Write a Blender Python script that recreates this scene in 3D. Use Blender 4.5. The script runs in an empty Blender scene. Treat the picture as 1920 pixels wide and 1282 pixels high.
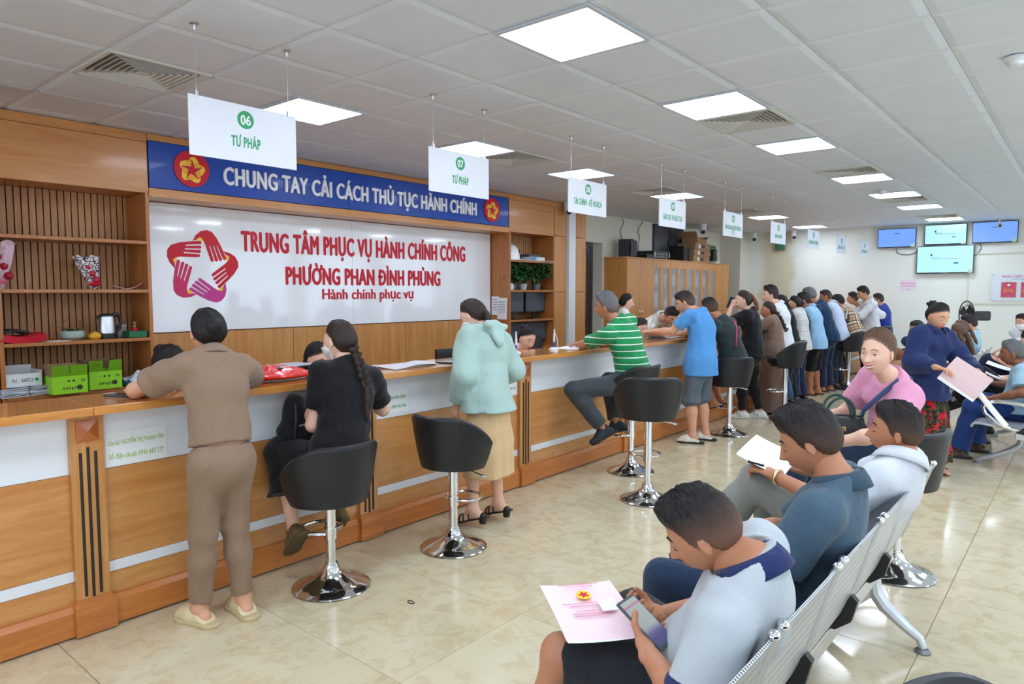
import bpy, bmesh, math, random
import numpy as np
from mathutils import Vector, Matrix
random.seed(7); np.random.seed(7)
SC = bpy.context.scene
COL = SC.collection
PI = math.pi
H_CAM, H_CEIL = 1.615, 2.958          # camera height, ceiling height (metres)

# ------------------------------------------------------------------ camera
cam_d = bpy.data.cameras.new('camera'); cam = bpy.data.objects.new('camera', cam_d); COL.objects.link(cam)
cam_d.sensor_fit = 'HORIZONTAL'; cam_d.sensor_width = 36.0; cam_d.lens = 36.0 * 1296.4 / 1920.0
cam_d.clip_start = 0.05; cam_d.clip_end = 100
cam.location = (6.069, -1.5906, H_CAM)
cam.rotation_euler = (math.radians(90 - 4.155), 0, math.radians(39.944))
SC.camera = cam

# ------------------------------------------------------------------ world, exposure
world = bpy.data.worlds.new('daylight'); SC.world = world; world.use_nodes = True
bg = world.node_tree.nodes['Background']
bg.inputs[0].default_value = (0.78, 0.92, 1.10, 1); bg.inputs[1].default_value = 1.35
PANEL_EMIT = 10.5
SC.view_settings.view_transform = 'Standard'; SC.view_settings.look = 'None'
SC.view_settings.gamma = 1.0; SC.view_settings.use_curve_mapping = False
SC.view_settings.exposure = 0.86
try:
    SC.cycles.use_denoising = True; SC.cycles.use_adaptive_sampling = True; SC.cycles.adaptive_threshold = 0.03
    SC.cycles.max_bounces = 8; SC.cycles.diffuse_bounces = 4; SC.cycles.glossy_bounces = 4
    SC.cycles.transparent_max_bounces = 8; SC.cycles.sample_clamp_indirect = 6.0
    SC.cycles.caustics_reflective = False; SC.cycles.caustics_refractive = False
except Exception: pass

# ------------------------------------------------------------------ object helpers
def link(o, parent=None):
    COL.objects.link(o)
    if parent is not None: o.parent = parent
    return o
def tag(o, label=None, cat=None, group=None, kind=None):
    if label: o['label'] = label
    if cat: o['category'] = cat
    if group: o['group'] = group
    if kind: o['kind'] = kind
    return o
def thing(name, label, cat, loc=(0, 0, 0), rz=0.0, group=None, kind=None):
    o = bpy.data.objects.new(name, None); o.empty_display_size = 0.1
    o.location = loc; o.rotation_euler = (0, 0, rz)
    link(o); return tag(o, label, cat, group, kind)
def mkmesh(name, V, F, mats=None, smooth=False):
    me = bpy.data.meshes.new(name)
    if isinstance(V, np.ndarray): V = V.tolist()
    if isinstance(F, np.ndarray): F = F.tolist()
    me.from_pydata(V, [], F); me.update()
    for m in (mats if isinstance(mats, (list, tuple)) else [mats]):
        if m is not None: me.materials.append(m)
    if smooth: me.polygons.foreach_set('use_smooth', [True] * len(me.polygons))
    return me
def put(name, me, parent=None, loc=(0, 0, 0), rot=(0, 0, 0), scale=(1, 1, 1)):
    o = bpy.data.objects.new(name, me); o.location = loc; o.rotation_euler = rot; o.scale = scale
    return link(o, parent)
def vn(v):
    v = np.asarray(v, float); n = np.linalg.norm(v); return v / n if n > 1e-9 else v
A = lambda *v: np.array(v, float)

class MB:
    """collects shapes for ONE mesh"""
    def __init__(s): s.V = []; s.F = []; s.M = []; s.mi = 0
    def add(s, V, F):
        b = len(s.V); s.V.extend([tuple(v) for v in V]); s.F.extend([tuple(i + b for i in f) for f in F]); s.M.extend([s.mi] * len(F)); return s
    def box(s, x0, x1, y0, y1, z0, z1, c=0.0):
        if c <= 0:
            V = [(x0,y0,z0),(x1,y0,z0),(x1,y1,z0),(x0,y1,z0),(x0,y0,z1),(x1,y0,z1),(x1,y1,z1),(x0,y1,z1)]
            return s.add(V, [(0,3,2,1),(4,5,6,7),(0,1,5,4),(1,2,6,5),(2,3,7,6),(3,0,4,7)])
        bm = bmesh.new(); bmesh.ops.create_cube(bm, size=1)
        for v in bm.verts: v.co = Vector(((x0+x1)/2+v.co.x*(x1-x0), (y0+y1)/2+v.co.y*(y1-y0), (z0+z1)/2+v.co.z*(z1-z0)))
        bmesh.ops.bevel(bm, geom=bm.edges[:], offset=c, segments=2, affect='EDGES', profile=0.6)
        bm.verts.ensure_lookup_table(); bm.verts.index_update()
        s.add([v.co[:] for v in bm.verts], [[v.index for v in f.verts] for f in bm.faces]); bm.free(); return s
    def ring(s, c, u, v, r, n): 
        c = A(*c); return [c + r*(math.cos(2*PI*i/n)*u + math.sin(2*PI*i/n)*v) for i in range(n)]
    def cyl(s, a, b, ra, rb=None, n=16, cap=True):
        rb = ra if rb is None else rb; a = A(*a); b = A(*b); d = vn(b-a)
        u = vn(np.cross(d, A(0,0,1) if abs(d[2]) < .9 else A(1,0,0))); v = np.cross(d, u)
        V = s.ring(a,u,v,ra,n) + s.ring(b,u,v,rb,n); F = [(i,(i+1)%n,n+(i+1)%n,n+i) for i in range(n)]
        if cap: F += [tuple(range(n))[::-1], tuple(range(n,2*n))]
        return s.add(V, F)
    def tube(s, pts, r, n=8, closed=False, cap=True):
        P = [A(*p) for p in pts]; m = len(P); V = []; F = []
        rr = r if isinstance(r, (list, tuple, np.ndarray)) else [r]*m
        pu = None
        for i in range(m):
            if closed: d = vn(P[(i+1)%m]-P[i-1])
            else: d = vn(P[min(i+1,m-1)]-P[max(i-1,0)])
            if pu is None: u = vn(np.cross(d, A(0,0,1) if abs(d[2]) < .9 else A(1,0,0)))
            else: u = vn(pu - d*np.dot(pu,d))
            pu = u; v = np.cross(d,u); V += s.ring(P[i],u,v,rr[i],n)
        k = m if closed else m-1
        for i in range(k):
            for j in range(n): F.append((i*n+j, i*n+(j+1)%n, ((i+1)%m)*n+(j+1)%n, ((i+1)%m)*n+j))
        if cap and not closed: F += [tuple(range(n))[::-1], tuple(range((m-1)*n,m*n))]
        return s.add(V, F)
    def lathe(s, prof, c=(0,0,0), n=32):
        V = []; F = []; m = len(prof)
        for r, z in prof: V += [(c[0]+r*math.cos(2*PI*i/n), c[1]+r*math.sin(2*PI*i/n), c[2]+z) for i in range(n)]
        for k in range(m-1):
            for i in range(n): F.append((k*n+i, k*n+(i+1)%n, (k+1)*n+(i+1)%n, (k+1)*n+i))
        F += [tuple(range(n))[::-1], tuple(range((m-1)*n, m*n))]
        return s.add(V, F)
    def ell(s, c, r, n=12, m=8, R=None):
        c = A(*c); V = []; F = []
        for j in range(m+1):
            t = PI*j/m
            for i in range(n):
                p = A(r[0]*math.sin(t)*math.cos(2*PI*i/n), r[1]*math.sin(t)*math.sin(2*PI*i/n), r[2]*math.cos(t))
                if R is not None: p = R @ p
                V.append(c+p)
        for j in range(m):
            for i in range(n): F.append((j*n+i, (j+1)*n+i, (j+1)*n+(i+1)%n, j*n+(i+1)%n))
        return s.add(V, F)
    def prism(s, poly, origin, eu, ev, en, d):
        """extrude a 2-D polygon (u,v) by d along en"""
        o, eu, ev, en = A(*origin), A(*eu), A(*ev), A(*en); n = len(poly)
        V = [o + eu*p[0] + ev*p[1] for p in poly] + [o + eu*p[0] + ev*p[1] + en*d for p in poly]
        return s.add(V, [tuple(range(n))[::-1], tuple(range(n,2*n))] + [(i,(i+1)%n,n+(i+1)%n,n+i) for i in range(n)])
    def sheet(s, G, th):
        """G: (m,n,3) grid of points -> slab of thickness th along its local normals"""
        G = np.asarray(G, float); m, n = G.shape[:2]
        du = np.gradient(G, axis=0); dv = np.gradient(G, axis=1); N = np.cross(du, dv)
        N /= np.linalg.norm(N, axis=2, keepdims=True) + 1e-12
        V = np.concatenate([(G+N*th/2).reshape(-1,3), (G-N*th/2).reshape(-1,3)]); o = m*n; F = []
        for i in range(m-1):
            for j in range(n-1):
                a = i*n+j; F.append((a,a+n,a+n+1,a+1)); F.append((o+a,o+a+1,o+a+n+1,o+a+n))
        for i in range(m-1):
            for j in (0, n-1):
                a = i*n+j; F.append((a, o+a, o+a+n, a+n) if j == 0 else (a, a+n, o+a+n, o+a))
        for j in range(n-1):
            for i in (0, m-1):
                a = i*n+j; F.append((a, a+1, o+a+1, o+a) if i == 0 else (a, o+a, o+a+1, a+1))
        return s.add(V, F)
    def mesh(s, name, mats, smooth=False, angle=None):
        me = mkmesh(name, s.V, s.F, mats, smooth)
        if any(s.M): me.polygons.foreach_set('material_index', s.M)
        if angle:
            try: me.set_sharp_from_angle(angle=math.radians(angle))
            except Exception: pass
        return me
    def build(s, name, mats, parent=None, smooth=False, angle=35, **k):
        return put(name, s.mesh(name, mats, smooth, angle if smooth else None), parent, **k)

def boxo(name, x0, x1, y0, y1, z0, z1, mat, parent=None, c=0.0):
    return MB().box(x0,x1,y0,y1,z0,z1,c).build(name, mat, parent)
def struct(o): o['kind'] = 'structure'; return o

# ------------------------------------------------------------------ materials
def srgb(r, g, b):
    f = lambda c: ((c/255)/12.92 if c/255 <= .04045 else ((c/255+.055)/1.055)**2.4)
    return (f(r), f(g), f(b), 1)
class NT:
    def __init__(s, name):
        s.m = bpy.data.materials.new(name); s.m.use_nodes = True; s.t = s.m.node_tree
        s.b = s.t.nodes['Principled BSDF']
    def n(s, typ, **kw):
        d = s.t.nodes.new(typ)
        for k, v in kw.items():
            if k.startswith('i_'):
                key = k[2:]; d.inputs[int(key) if key.isdigit() else key.replace('_', ' ')].default_value = v
            else: setattr(d, k, v)
        return d
    def l(s, a, b): s.t.links.new(a, b)
    def ramp(s, fac, stops):
        r = s.n('ShaderNodeValToRGB'); e = r.color_ramp.elements
        while len(e) > 1: e.remove(e[-1])
        e[0].position = stops[0][0]; e[0].color = stops[0][1]
        for p, c in stops[1:]:
            x = e.new(p); x.color = c
        s.l(fac, r.inputs[0]); return r.outputs[0]
    def mix(s, fac, a, b, blend='MIX'):
        d = s.n('ShaderNodeMix', data_type='RGBA', blend_type=blend)
        if isinstance(fac, (int, float)): d.inputs[0].default_value = fac
        else: s.l(fac, d.inputs[0])
        for i, c in ((6, a), (7, b)):
            if isinstance(c, tuple): d.inputs[i].default_value = c
            else: s.l(c, d.inputs[i])
        return d.outputs[2]
    def math(s, op, a, b=0.0, c=None):
        d = s.n('ShaderNodeMath', operation=op)
        for i, v in enumerate([a, b] + ([c] if c is not None else [])):
            if isinstance(v, (int, float)): d.inputs[i].default_value = v
            else: s.l(v, d.inputs[i])
        return d.outputs[0]
    def coord(s, out='Object', scale=(1,1,1), rot=(0,0,0), rand=False):
        tc = s.n('ShaderNodeTexCoord'); mp = s.n('ShaderNodeMapping'); mp.inputs['Scale'].default_value = scale; mp.inputs['Rotation'].default_value = rot
        s.l(tc.outputs[out], mp.inputs[0])
        if rand:
            oi = s.n('ShaderNodeObjectInfo'); mu = s.n('ShaderNodeVectorMath', operation='SCALE'); mu.inputs[0].default_value = (37, 91, 53)
            s.l(oi.outputs['Random'], mu.inputs['Scale']); s.l(mu.outputs[0], mp.inputs['Location'])
        return mp.outputs[0]
    def noise(s, vec, scale, detail=3, rough=.5, dist=0.0):
        d = s.n('ShaderNodeTexNoise'); d.inputs['Scale'].default_value = scale; d.inputs['Detail'].default_value = detail
        d.inputs['Roughness'].default_value = rough; d.inputs['Distortion'].default_value = dist; s.l(vec, d.inputs['Vector']); return d
    def bump(s, h, strength=.3, dist=.01):
        d = s.n('ShaderNodeBump'); d.inputs['Strength'].default_value = strength; d.inputs['Distance'].default_value = dist
        s.l(h, d.inputs['Height']); s.l(d.outputs[0], s.b.inputs['Normal'])
    def set(s, **kw):
        for k, v in kw.items(): s.b.inputs[k.replace('_', ' ')].default_value = v
        return s
_mc = {}
def plain(name, col, rough=.5, metal=0.0, spec=.5, coat=0.0, emit=0.0, alpha=1.0):
    key = (name,)
    if key in _mc: return _mc[key]
    t = NT(name); t.set(Base_Color=col, Roughness=rough, Metallic=metal, Specular_IOR_Level=spec, Coat_Weight=coat)
    # faint surface variation so that nothing is perfectly flat
    v = t.noise(t.coord(), 9, 2); c = t.mix(.06, col, v.outputs['Color'], 'OVERLAY'); t.l(c, t.b.inputs['Base Color'])
    if emit: t.set(Emission_Strength=emit); t.b.inputs['Emission Color'].default_value = col
    if alpha < 1: t.set(Alpha=alpha)
    _mc[key] = t.m; return t.m
def wood(name, c1, c2, axis=2, rough=.32, scale=1.0, coat=.25):
    t = NT(name); sc = [9*scale]*3; sc[axis] = .7*scale
    v = t.coord('Object', tuple(sc), rand=True)
    n1 = t.noise(v, 1.6, 4, .6, 1.2); n2 = t.noise(t.coord('Object', tuple(x*7 for x in sc)), 3.0, 2, .6)
    f = t.math('ADD', t.math('MULTIPLY', n1.outputs[0], .75), t.math('MULTIPLY', n2.outputs[0], .3))
    t.l(t.ramp(f, [(.36, c1), (.52, tuple(np.array(c1)*.5+np.array(c2)*.5)), (.7, c2)]), t.b.inputs['Base Color'])
    t.set(Roughness=rough, Coat_Weight=coat, Coat_Roughness=.12); t.bump(n2.outputs[0], .08, .004)
    return t.m
W_L = srgb(208, 152, 90); W_D = srgb(184, 120, 60)
M_WOODY = wood('wood_veneer_horizontal', W_L, W_D, 1)
M_WOODZ = wood('wood_veneer_vertical', W_L, W_D, 2)
M_WOODP = wood('wood_solid_plinth', srgb(202, 128, 62), srgb(176, 100, 42), 1)
M_WOODT = wood('wood_counter_top', srgb(216, 150, 80), srgb(192, 122, 56), 1, .12, coat=.7)
M_WOODW = wood('wood_wall_panel', srgb(212, 150, 86), srgb(190, 122, 60), 1, .35)
M_WOODS = wood('wood_shelf', srgb(190, 122, 62), srgb(160, 96, 44), 2, .4)
M_SLAT = wood('wood_slat', srgb(196, 146, 96), srgb(164, 112, 68), 2, .5, coat=0)
M_CAB = wood('wood_cabinet', srgb(222, 160, 92), srgb(204, 136, 68), 2, .3)
M_DARKWOOD = plain('dark_gap', srgb(64, 40, 24), .8)
M_WHITE = plain('white_laminate', srgb(224, 228, 234), .3, coat=.2)
M_SIGN = plain('white_sign_plastic', srgb(224, 226, 234), .35)
M_GLOSSW = plain('white_glossy_panel', srgb(242, 245, 248), .07, spec=.6, coat=.5)
M_BLUE = plain('blue_sign_panel', srgb(22, 70, 166), .35, spec=.35, coat=.08)
M_RED = plain('red_lettering', srgb(204, 20, 44), .4, spec=.3)
M_PINK = plain('magenta_lettering', srgb(200, 58, 142), .4, spec=.3)
M_ROSE = plain('rose_lettering', srgb(208, 44, 98), .4, spec=.3)
M_YEL = plain('yellow_lettering', srgb(252, 200, 40), .35)
M_LETW = plain('white_letter', srgb(240, 240, 242), .3)
M_GREEN = plain('green_print', srgb(28, 150, 96), .4)
M_LIME = plain('lime_print', srgb(150, 186, 70), .5)
M_CHROME = plain('chrome', (.78, .79, .81, 1), .09, 1.0)
M_STEEL = plain('brushed_steel', (.62, .63, .65, 1), .3, 1.0)
M_ALU = plain('aluminium_paint', srgb(196, 200, 206), .32, .7)
M_BLACKP = plain('black_plastic', srgb(26, 27, 30), .4)
M_LEATHER = plain('black_leatherette', srgb(30, 31, 33), .42, spec=.45)
M_BLACK = plain('black_matte', srgb(14, 14, 15), .7)
M_RUBBER = plain('dark_rubber', srgb(44, 44, 46), .8)
M_SCREEN = plain('dark_screen', srgb(38, 42, 48), .12, coat=.4)
M_GREYMET = plain('grey_metal', srgb(128, 130, 132), .4, .5)
M_PAPER = plain('white_paper', srgb(240, 240, 242), .75)
M_CREAM = plain('cream_wall_paint', srgb(226, 224, 208), .85)
M_PVC = plain('white_pvc', srgb(222, 226, 230), .4)
M_CARD = plain('brown_cardboard', srgb(172, 132, 96), .85)
def t_emit(name, col, st):
    m = bpy.data.materials.new(name); m.use_nodes = True; t = m.node_tree
    for n in list(t.nodes): t.nodes.remove(n)
    o = t.nodes.new('ShaderNodeOutputMaterial'); e = t.nodes.new('ShaderNodeEmission')
    e.inputs[0].default_value = col; e.inputs[1].default_value = st; t.links.new(e.outputs[0], o.inputs[0]); return m
M_LAMP = t_emit('led_diffuser', (.84, .95, 1.10, 1), PANEL_EMIT)

# ------------------------------------------------------------------ lettering (built-in font)
def text_mesh(body, mat, depth=.004, bold=0.0, spacing=1.0):
    cu = bpy.data.curves.new('lettering', 'FONT'); cu.body = body; cu.size = 1.0
    cu.extrude = 0.0; cu.space_character = spacing+bold*1.6; cu.resolution_u = 3
    ob = bpy.data.objects.new('lettering', cu); me = bpy.data.meshes.new_from_object(ob)
    bpy.data.objects.remove(ob); bpy.data.curves.remove(cu)
    bm = bmesh.new(); bm.from_mesh(me); bmesh.ops.remove_doubles(bm, verts=bm.verts[:], dist=1e-5)
    bpy.data.meshes.remove(me); return bm
def text_part(name, body, origin, eu, ev, width, height, mat, parent, depth=.004, bold=.012, split=None, align='C', flip=False):
    """letters of total size width x height on the plane (eu, ev); split = name for one object per letter"""
    orig = body.replace(' ', '')
    if split: body = body.replace('Ờ', 'Ò').replace('Đ', 'D')
    bm = text_mesh(body, mat, bold=bold)
    co = np.array([v.co[:2] for v in bm.verts]); lo = co.min(0); hi = co.max(0)
    cap = .73 if body.upper() == body else (hi[1]-lo[1])   # cap height keeps accents outside
    sx = width/(hi[0]-lo[0]); sy = height/cap
    o, eu, ev = A(*origin), A(*eu), A(*ev); en = np.cross(eu, ev)
    x0 = {'C': (lo[0]+hi[0])/2, 'L': lo[0]}[align]; y0 = cap/2 if body.upper() == body else (lo[1]+hi[1])/2
    bm.faces.ensure_lookup_table(); bm.verts.index_update()
    # islands -> letters (islands overlapping in x belong to one glyph)
    groups = []
    if split:
        seen = set(); isl = []
        for f in bm.faces:
            if f.index in seen: continue
            st = [f]; seen.add(f.index); fs = []
            while st:
                q = st.pop(); fs.append(q)
                for e in q.edges:
                    for g in e.link_faces:
                        if g.index not in seen: seen.add(g.index); st.append(g)
            xs = [v.co.x for q in fs for v in q.verts]; isl.append([min(xs), max(xs), fs])
        isl.sort(key=lambda t: t[0])
        for a in isl:
            if groups and a[0] < groups[-1][1] - .25*min(a[1]-a[0], groups[-1][1]-groups[-1][0]): groups[-1][1] = max(groups[-1][1], a[1]); groups[-1][2] += a[2]
            else: groups.append(a)
    else: groups = [[0, 0, list(bm.faces)]]
    outs = []
    for gi, g in enumerate(groups):
        idx = {}; V = []; F = []; cnt = {}
        for f in g[2]:
            ff = []
            for v in f.verts:
                if v.index not in idx: idx[v.index] = len(V); V.append(o + eu*(v.co.x-x0)*sx + ev*(v.co.y-y0)*sy + en*depth)
                ff.append(idx[v.index])
            F.append(ff)
            for a, b in zip(ff, ff[1:]+ff[:1]): cnt[(a, b)] = 1
        if split and len(groups) == len(orig) and orig[gi] in 'ỜĐ':   # horn of O, bar of D as extra strokes
            gx0, gx1 = g[0], g[1]; P_ = [(gx0-.07, .33), (gx0+.30, .33), (gx0+.30, .42), (gx0-.07, .42)] if orig[gi] == 'Đ' else [(gx1-.13, .60), (gx1-.02, .58), (gx1+.07, .70), (gx1+.07, .80), (gx1-.02, .80), (gx1-.02, .70)]
            b_ = len(V); V += [o+eu*(x-x0)*sx+ev*(y-y0)*sy+en*depth for x, y in P_]; ff = list(range(b_, b_+len(P_))); F.append(ff)
            for a, b in zip(ff, ff[1:]+ff[:1]): cnt[(a, b)] = 1
        n = len(V); V += [p - en*(depth*.98) for p in V]
        if len(V) and np.dot(np.cross(V[F[0][1]]-V[F[0][0]], V[F[0][2]]-V[F[0][1]]), en) < 0: F = [f[::-1] for f in F]; cnt = {(b, a): 1 for a, b in cnt}
        F2 = list(F) + [(b, a, a+n, b+n) for (a, b) in cnt if (b, a) not in cnt]
        if bold:                                  # heavier strokes: the glyph repeated a hair's breadth aside
            n0, V0, F0 = len(V), list(V), list(F2)
            for q, (bx, by) in enumerate(((bold, 0), (-bold, 0), (0, bold*.55), (0, -bold*.55))):
                sh_ = eu*bx*sx*.8+ev*by*sy*.8-en*depth*.02*(q+1); V += [p+sh_ for p in V0]; F2 += [tuple(i+n0*(q+1) for i in f) for f in F0]
        outs.append(put(split or name, mkmesh(name, V, F2, mat), parent))
    bm.free(); return outs
# ================================================================== THE SETTING
def wb(mb, name, mat, parent, smooth=False, **k):
    """build in world coordinates under an unrotated thing"""
    return mb.build(name, mat, parent, smooth, loc=tuple(-v for v in parent.location), **k)
Y0, Y1 = -4.6, 14.4            # room along the counter
X0, X1 = -0.6, 9.6             # cream wall behind the counter ... glazed side

# ---- floor: 0.8 m polished tiles on a slab
t = NT('floor_tile_marble'); v = t.coord('Object', (1,1,1), rand=True)
n1 = t.noise(v, 2.2, 5, .62, 1.6); n2 = t.noise(v, 9, 4, .6, .8)
oi = t.n('ShaderNodeObjectInfo')
base = t.ramp(n1.outputs[0], [(.3, srgb(200, 184, 152)), (.46, srgb(210, 196, 164)), (.6, srgb(215, 203, 174)), (.75, srgb(206, 190, 158))])
vein = t.ramp(n2.outputs[0], [(.42, srgb(186, 162, 122)), (.5, srgb(212, 198, 166)), (.56, srgb(216, 204, 174))])
c = t.mix(.35, base, vein); tone = t.mix(t.math('MULTIPLY', oi.outputs['Random'], .12), c, srgb(190, 172, 138)); t.l(tone, t.b.inputs['Base Color'])
t.set(Roughness=.14, Specular_IOR_Level=.5, Coat_Weight=.15, Coat_Roughness=.06); M_TILE = t.m
M_GROUT = plain('floor_grout', srgb(150, 132, 102), .9)
floor = struct(boxo('floor', X0-.1, X1+.1, Y0-.1, Y1+.1, -.12, -.004, M_GROUT))
hw = .4-.0012
tile_me = MB().add([(-hw,-hw,-.003),(hw,-hw,-.003),(hw,hw,-.003),(-hw,hw,-.003),(-hw+.0015,-hw+.0015,0),(hw-.0015,-hw+.0015,0),(hw-.0015,hw-.0015,0),(-hw+.0015,hw-.0015,0)],
    [(4,5,6,7),(0,1,5,4),(1,2,6,5),(2,3,7,6),(3,0,4,7)]).mesh('tile', M_TILE)
for i in range(-2, 8):
    for j in range(-6, 18):
        x = 3.144+.8*i+.4; y = .223+.8*j+.4
        if x < 1.9 or x > 9.2 or y > 14.3 or y < -4.3: continue
        put('tile', tile_me, floor, (x, y, 0))

# ---- ceiling: 0.6 m clip-in tiles with bevelled edges, lamps and air outlets in the grid
t = NT('ceiling_tile_metal'); v = t.coord('Object', (1,1,1), rand=True); n1 = t.noise(v, 3, 2)
t.l(t.ramp(n1.outputs[0], [(.3, srgb(212, 221, 232)), (.7, srgb(217, 226, 236))]), t.b.inputs['Base Color']); t.set(Roughness=.5, Specular_IOR_Level=.4); M_CEIL = t.m
ceiling = struct(boxo('ceiling', X0-.1, X1+.1, Y0-.1, Y1+.1, H_CEIL+.03, H_CEIL+.15, plain('ceiling_void', srgb(120, 118, 114), .9)))
LAMPS = [(6, j) for j in (2, 5, 8, 12, 15, 18, 22)] + [(2, j) for j in (2, 5, 8, 12, 18, 22)] + [(6, -1), (2, -4), (6, -4), (10, -4), (10, -1), (10, 2), (10, 5), (10, 8), (10, 12), (10, 15), (10, 18), (13, 2), (13, 8), (13, 15)]
VENTS = [(2, 0), (2, 6), (2, 11), (2, 16), (6, 6), (6, 11), (6, 16), (6, 21), (10, 3), (10, 10)]
def ctile(a, b, z): return [(-a,-a,z+b),(a,-a,z+b),(a,a,z+b),(-a,a,z+b)]
a1, a2, a3 = .2988, .293, .257
ct_V = ctile(a1,.020,0)+ctile(a1,.009,0)+ctile(a2,.0075,0)+ctile(a3,0,0)
ct_F = [(12,15,14,13)] + [(4*r+i, 4*r+4+i, 4*r+4+(i+1)%4, 4*r+(i+1)%4) for r in range(3) for i in range(4)]
ct_me = mkmesh('ceiling_tile', ct_V, ct_F, M_CEIL)
camp = A(*cam.location); cf = A(-math.sin(math.radians(39.944)), math.cos(math.radians(39.944)), 0)
cells = []
for i in range(-1, 16):
    for j in range(-8, 24):
        if (i, j) in LAMPS or (i, j) in VENTS: continue
        x, y = .6*i+.3, .6*j+.3; d = A(x, y, H_CEIL)-camp; w = float(d@cf)
        side = abs(d[0]*cf[1]-d[1]*cf[0])
        cells.append((0 if (w > .5 and side < w*.95+.8) else 1, math.hypot(d[0], d[1]), x, y))
cells.sort()
rest = MB()
for k, (vis, dist, x, y) in enumerate(cells):
    if k < 300 and vis == 0: put('ceiling_tile', ct_me, ceiling, (x, y, H_CEIL))
    else: rest.add([(p[0]+x, p[1]+y, p[2]+H_CEIL) for p in ct_V], ct_F)
tag(rest.build('ceiling_tile_field', M_CEIL, ceiling), kind='stuff')

# ---- walls
t = NT('cream_wall_plaster'); v = t.coord('Object'); n1 = t.noise(v, 1.1, 5, .65); n2 = t.noise(v, 26, 3, .7)
sx = t.n('ShaderNodeSeparateXYZ'); t.l(v, sx.inputs[0])
m1 = t.math('MULTIPLY', t.ramp(n2.outputs[0], [(.55, (0,0,0,1)), (.7, (1,1,1,1))]), .35)
# flaking patch near the corner: a stain with its own outline on the far wall
patch = t.math('SUBTRACT', 1.0, t.math('SMOOTH_MIN', t.math('ADD', t.math('ABSOLUTE', t.math('SUBTRACT', sx.outputs[0], .55)), t.math('MULTIPLY', n1.outputs[0], .9)), 1.0, .2))
pm = t.ramp(patch, [(.12, (0,0,0,1)), (.3, (1,1,1,1))])
c1 = t.mix(pm, srgb(238, 240, 232), srgb(222, 216, 188))
t.l(t.mix(t.math('MULTIPLY', pm, m1), c1, srgb(170, 156, 112)), t.b.inputs['Base Color']); t.set(Roughness=.85); M_FARWALL = t.m
wall_far = struct(boxo('wall_far', X0-.2, X1+.2, Y1, Y1+.2, 0, H_CEIL+.1, M_FARWALL))
wl = MB()
D1a, D1b = 8.02, 8.62                          # dark door, its opening in the cream wall
D2a, D2b = 13.05, 13.75
for y0, y1, z0, z1 in ((Y0, D1a, 0, 3.05), (D1a, D1b+.24, 2.47, 3.05), (D1b+.24, D2a, 0, 3.05), (D2a, D2b, 2.42, 3.05), (D2b, Y1, 0, 3.05)): wl.box(X0-.3, X0, y0, y1, z0, z1)
wl.box(X0-.34, X0-.3, D1a, D1b+.24, 0, 2.5); wl.box(X0-.34, X0-.3, D2a, D2b, 0, 2.5)
wall_left = struct(wl.build('wall_left', M_CREAM))
struct(boxo('pillar_1', X0, -.12, 13.9, 14.4, 0, H_CEIL, M_CREAM))
# glazed sides (behind and to the right of the viewer): sill, posts, head
M_MULL = plain('window_mullion', srgb(70, 74, 78), .4, .4)
for nm, ax in (('wall_right', 0), ('wall_front', 1)):
    m = MB()
    if ax == 0:
        m.box(X1, X1+.15, Y0, Y1, 0, .35); m.box(X1, X1+.15, Y0, Y1, 2.7, H_CEIL+.1)
        for k in range(8): m.box(X1, X1+.15, Y0+k*2.7, Y0+k*2.7+.5, .35, 2.7)
    else:
        m.box(X0, X1, Y0-.15, Y0, 0, .35); m.box(X0, X1, Y0-.15, Y0, 2.7, H_CEIL+.1)
        for k in range(5): m.box(X0+k*2.4, X0+k*2.4+.5, Y0-.15, Y0, .35, 2.7)
    struct(m.build(nm, M_CREAM))

# ---- ceiling lamps
for k, (i, j) in enumerate(LAMPS):
    row = {2: 'over the staff side of the counter', 6: 'in the row over the waiting floor', 10: 'in the row by the windows', 13: 'beside the windows'}[i]
    order = {2: 'nearest', 5: 'second', 8: 'third', 12: 'fourth', 15: 'fifth', 18: 'sixth', 22: 'last'}
    if i == 2: order = {2: 'first past the nearest air outlet', 5: 'between signs 06 and 07', 8: 'right behind sign 08', 12: 'above the blue polo man', 18: 'second from the far wall', 22: 'closest to the far wall'}
    vis = i in (2, 6) and j >= 2
    lb = ('square LED ceiling panel on the staff side, %s' % order[j]) if vis else ('square LED ceiling panel by the window side' if i >= 10 else 'square LED ceiling panel over the entrance side')
    if vis and i == 6: lb = '%s of the glowing square LED panels over the waiting floor' % order[j]
    x, y = .6*i+.3, .6*j+.3
    r = thing('ceiling_light', lb, 'ceiling light', (x, y, H_CEIL), 0, 'LED ceiling panels')
    f = MB()
    for s in (-1, 1):
        f.box(-.298, .298, s*.286-.012, s*.286+.012, -.004, .02); f.box(s*.286-.012, s*.286+.012, -.274, .274, -.004, .02)
    f.build('frame', plain('lamp_frame', srgb(196, 204, 214), .4), r)
    MB().box(-.275, .275, -.275, .275, .002, .01).build('diffuser', M_LAMP, r)

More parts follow.
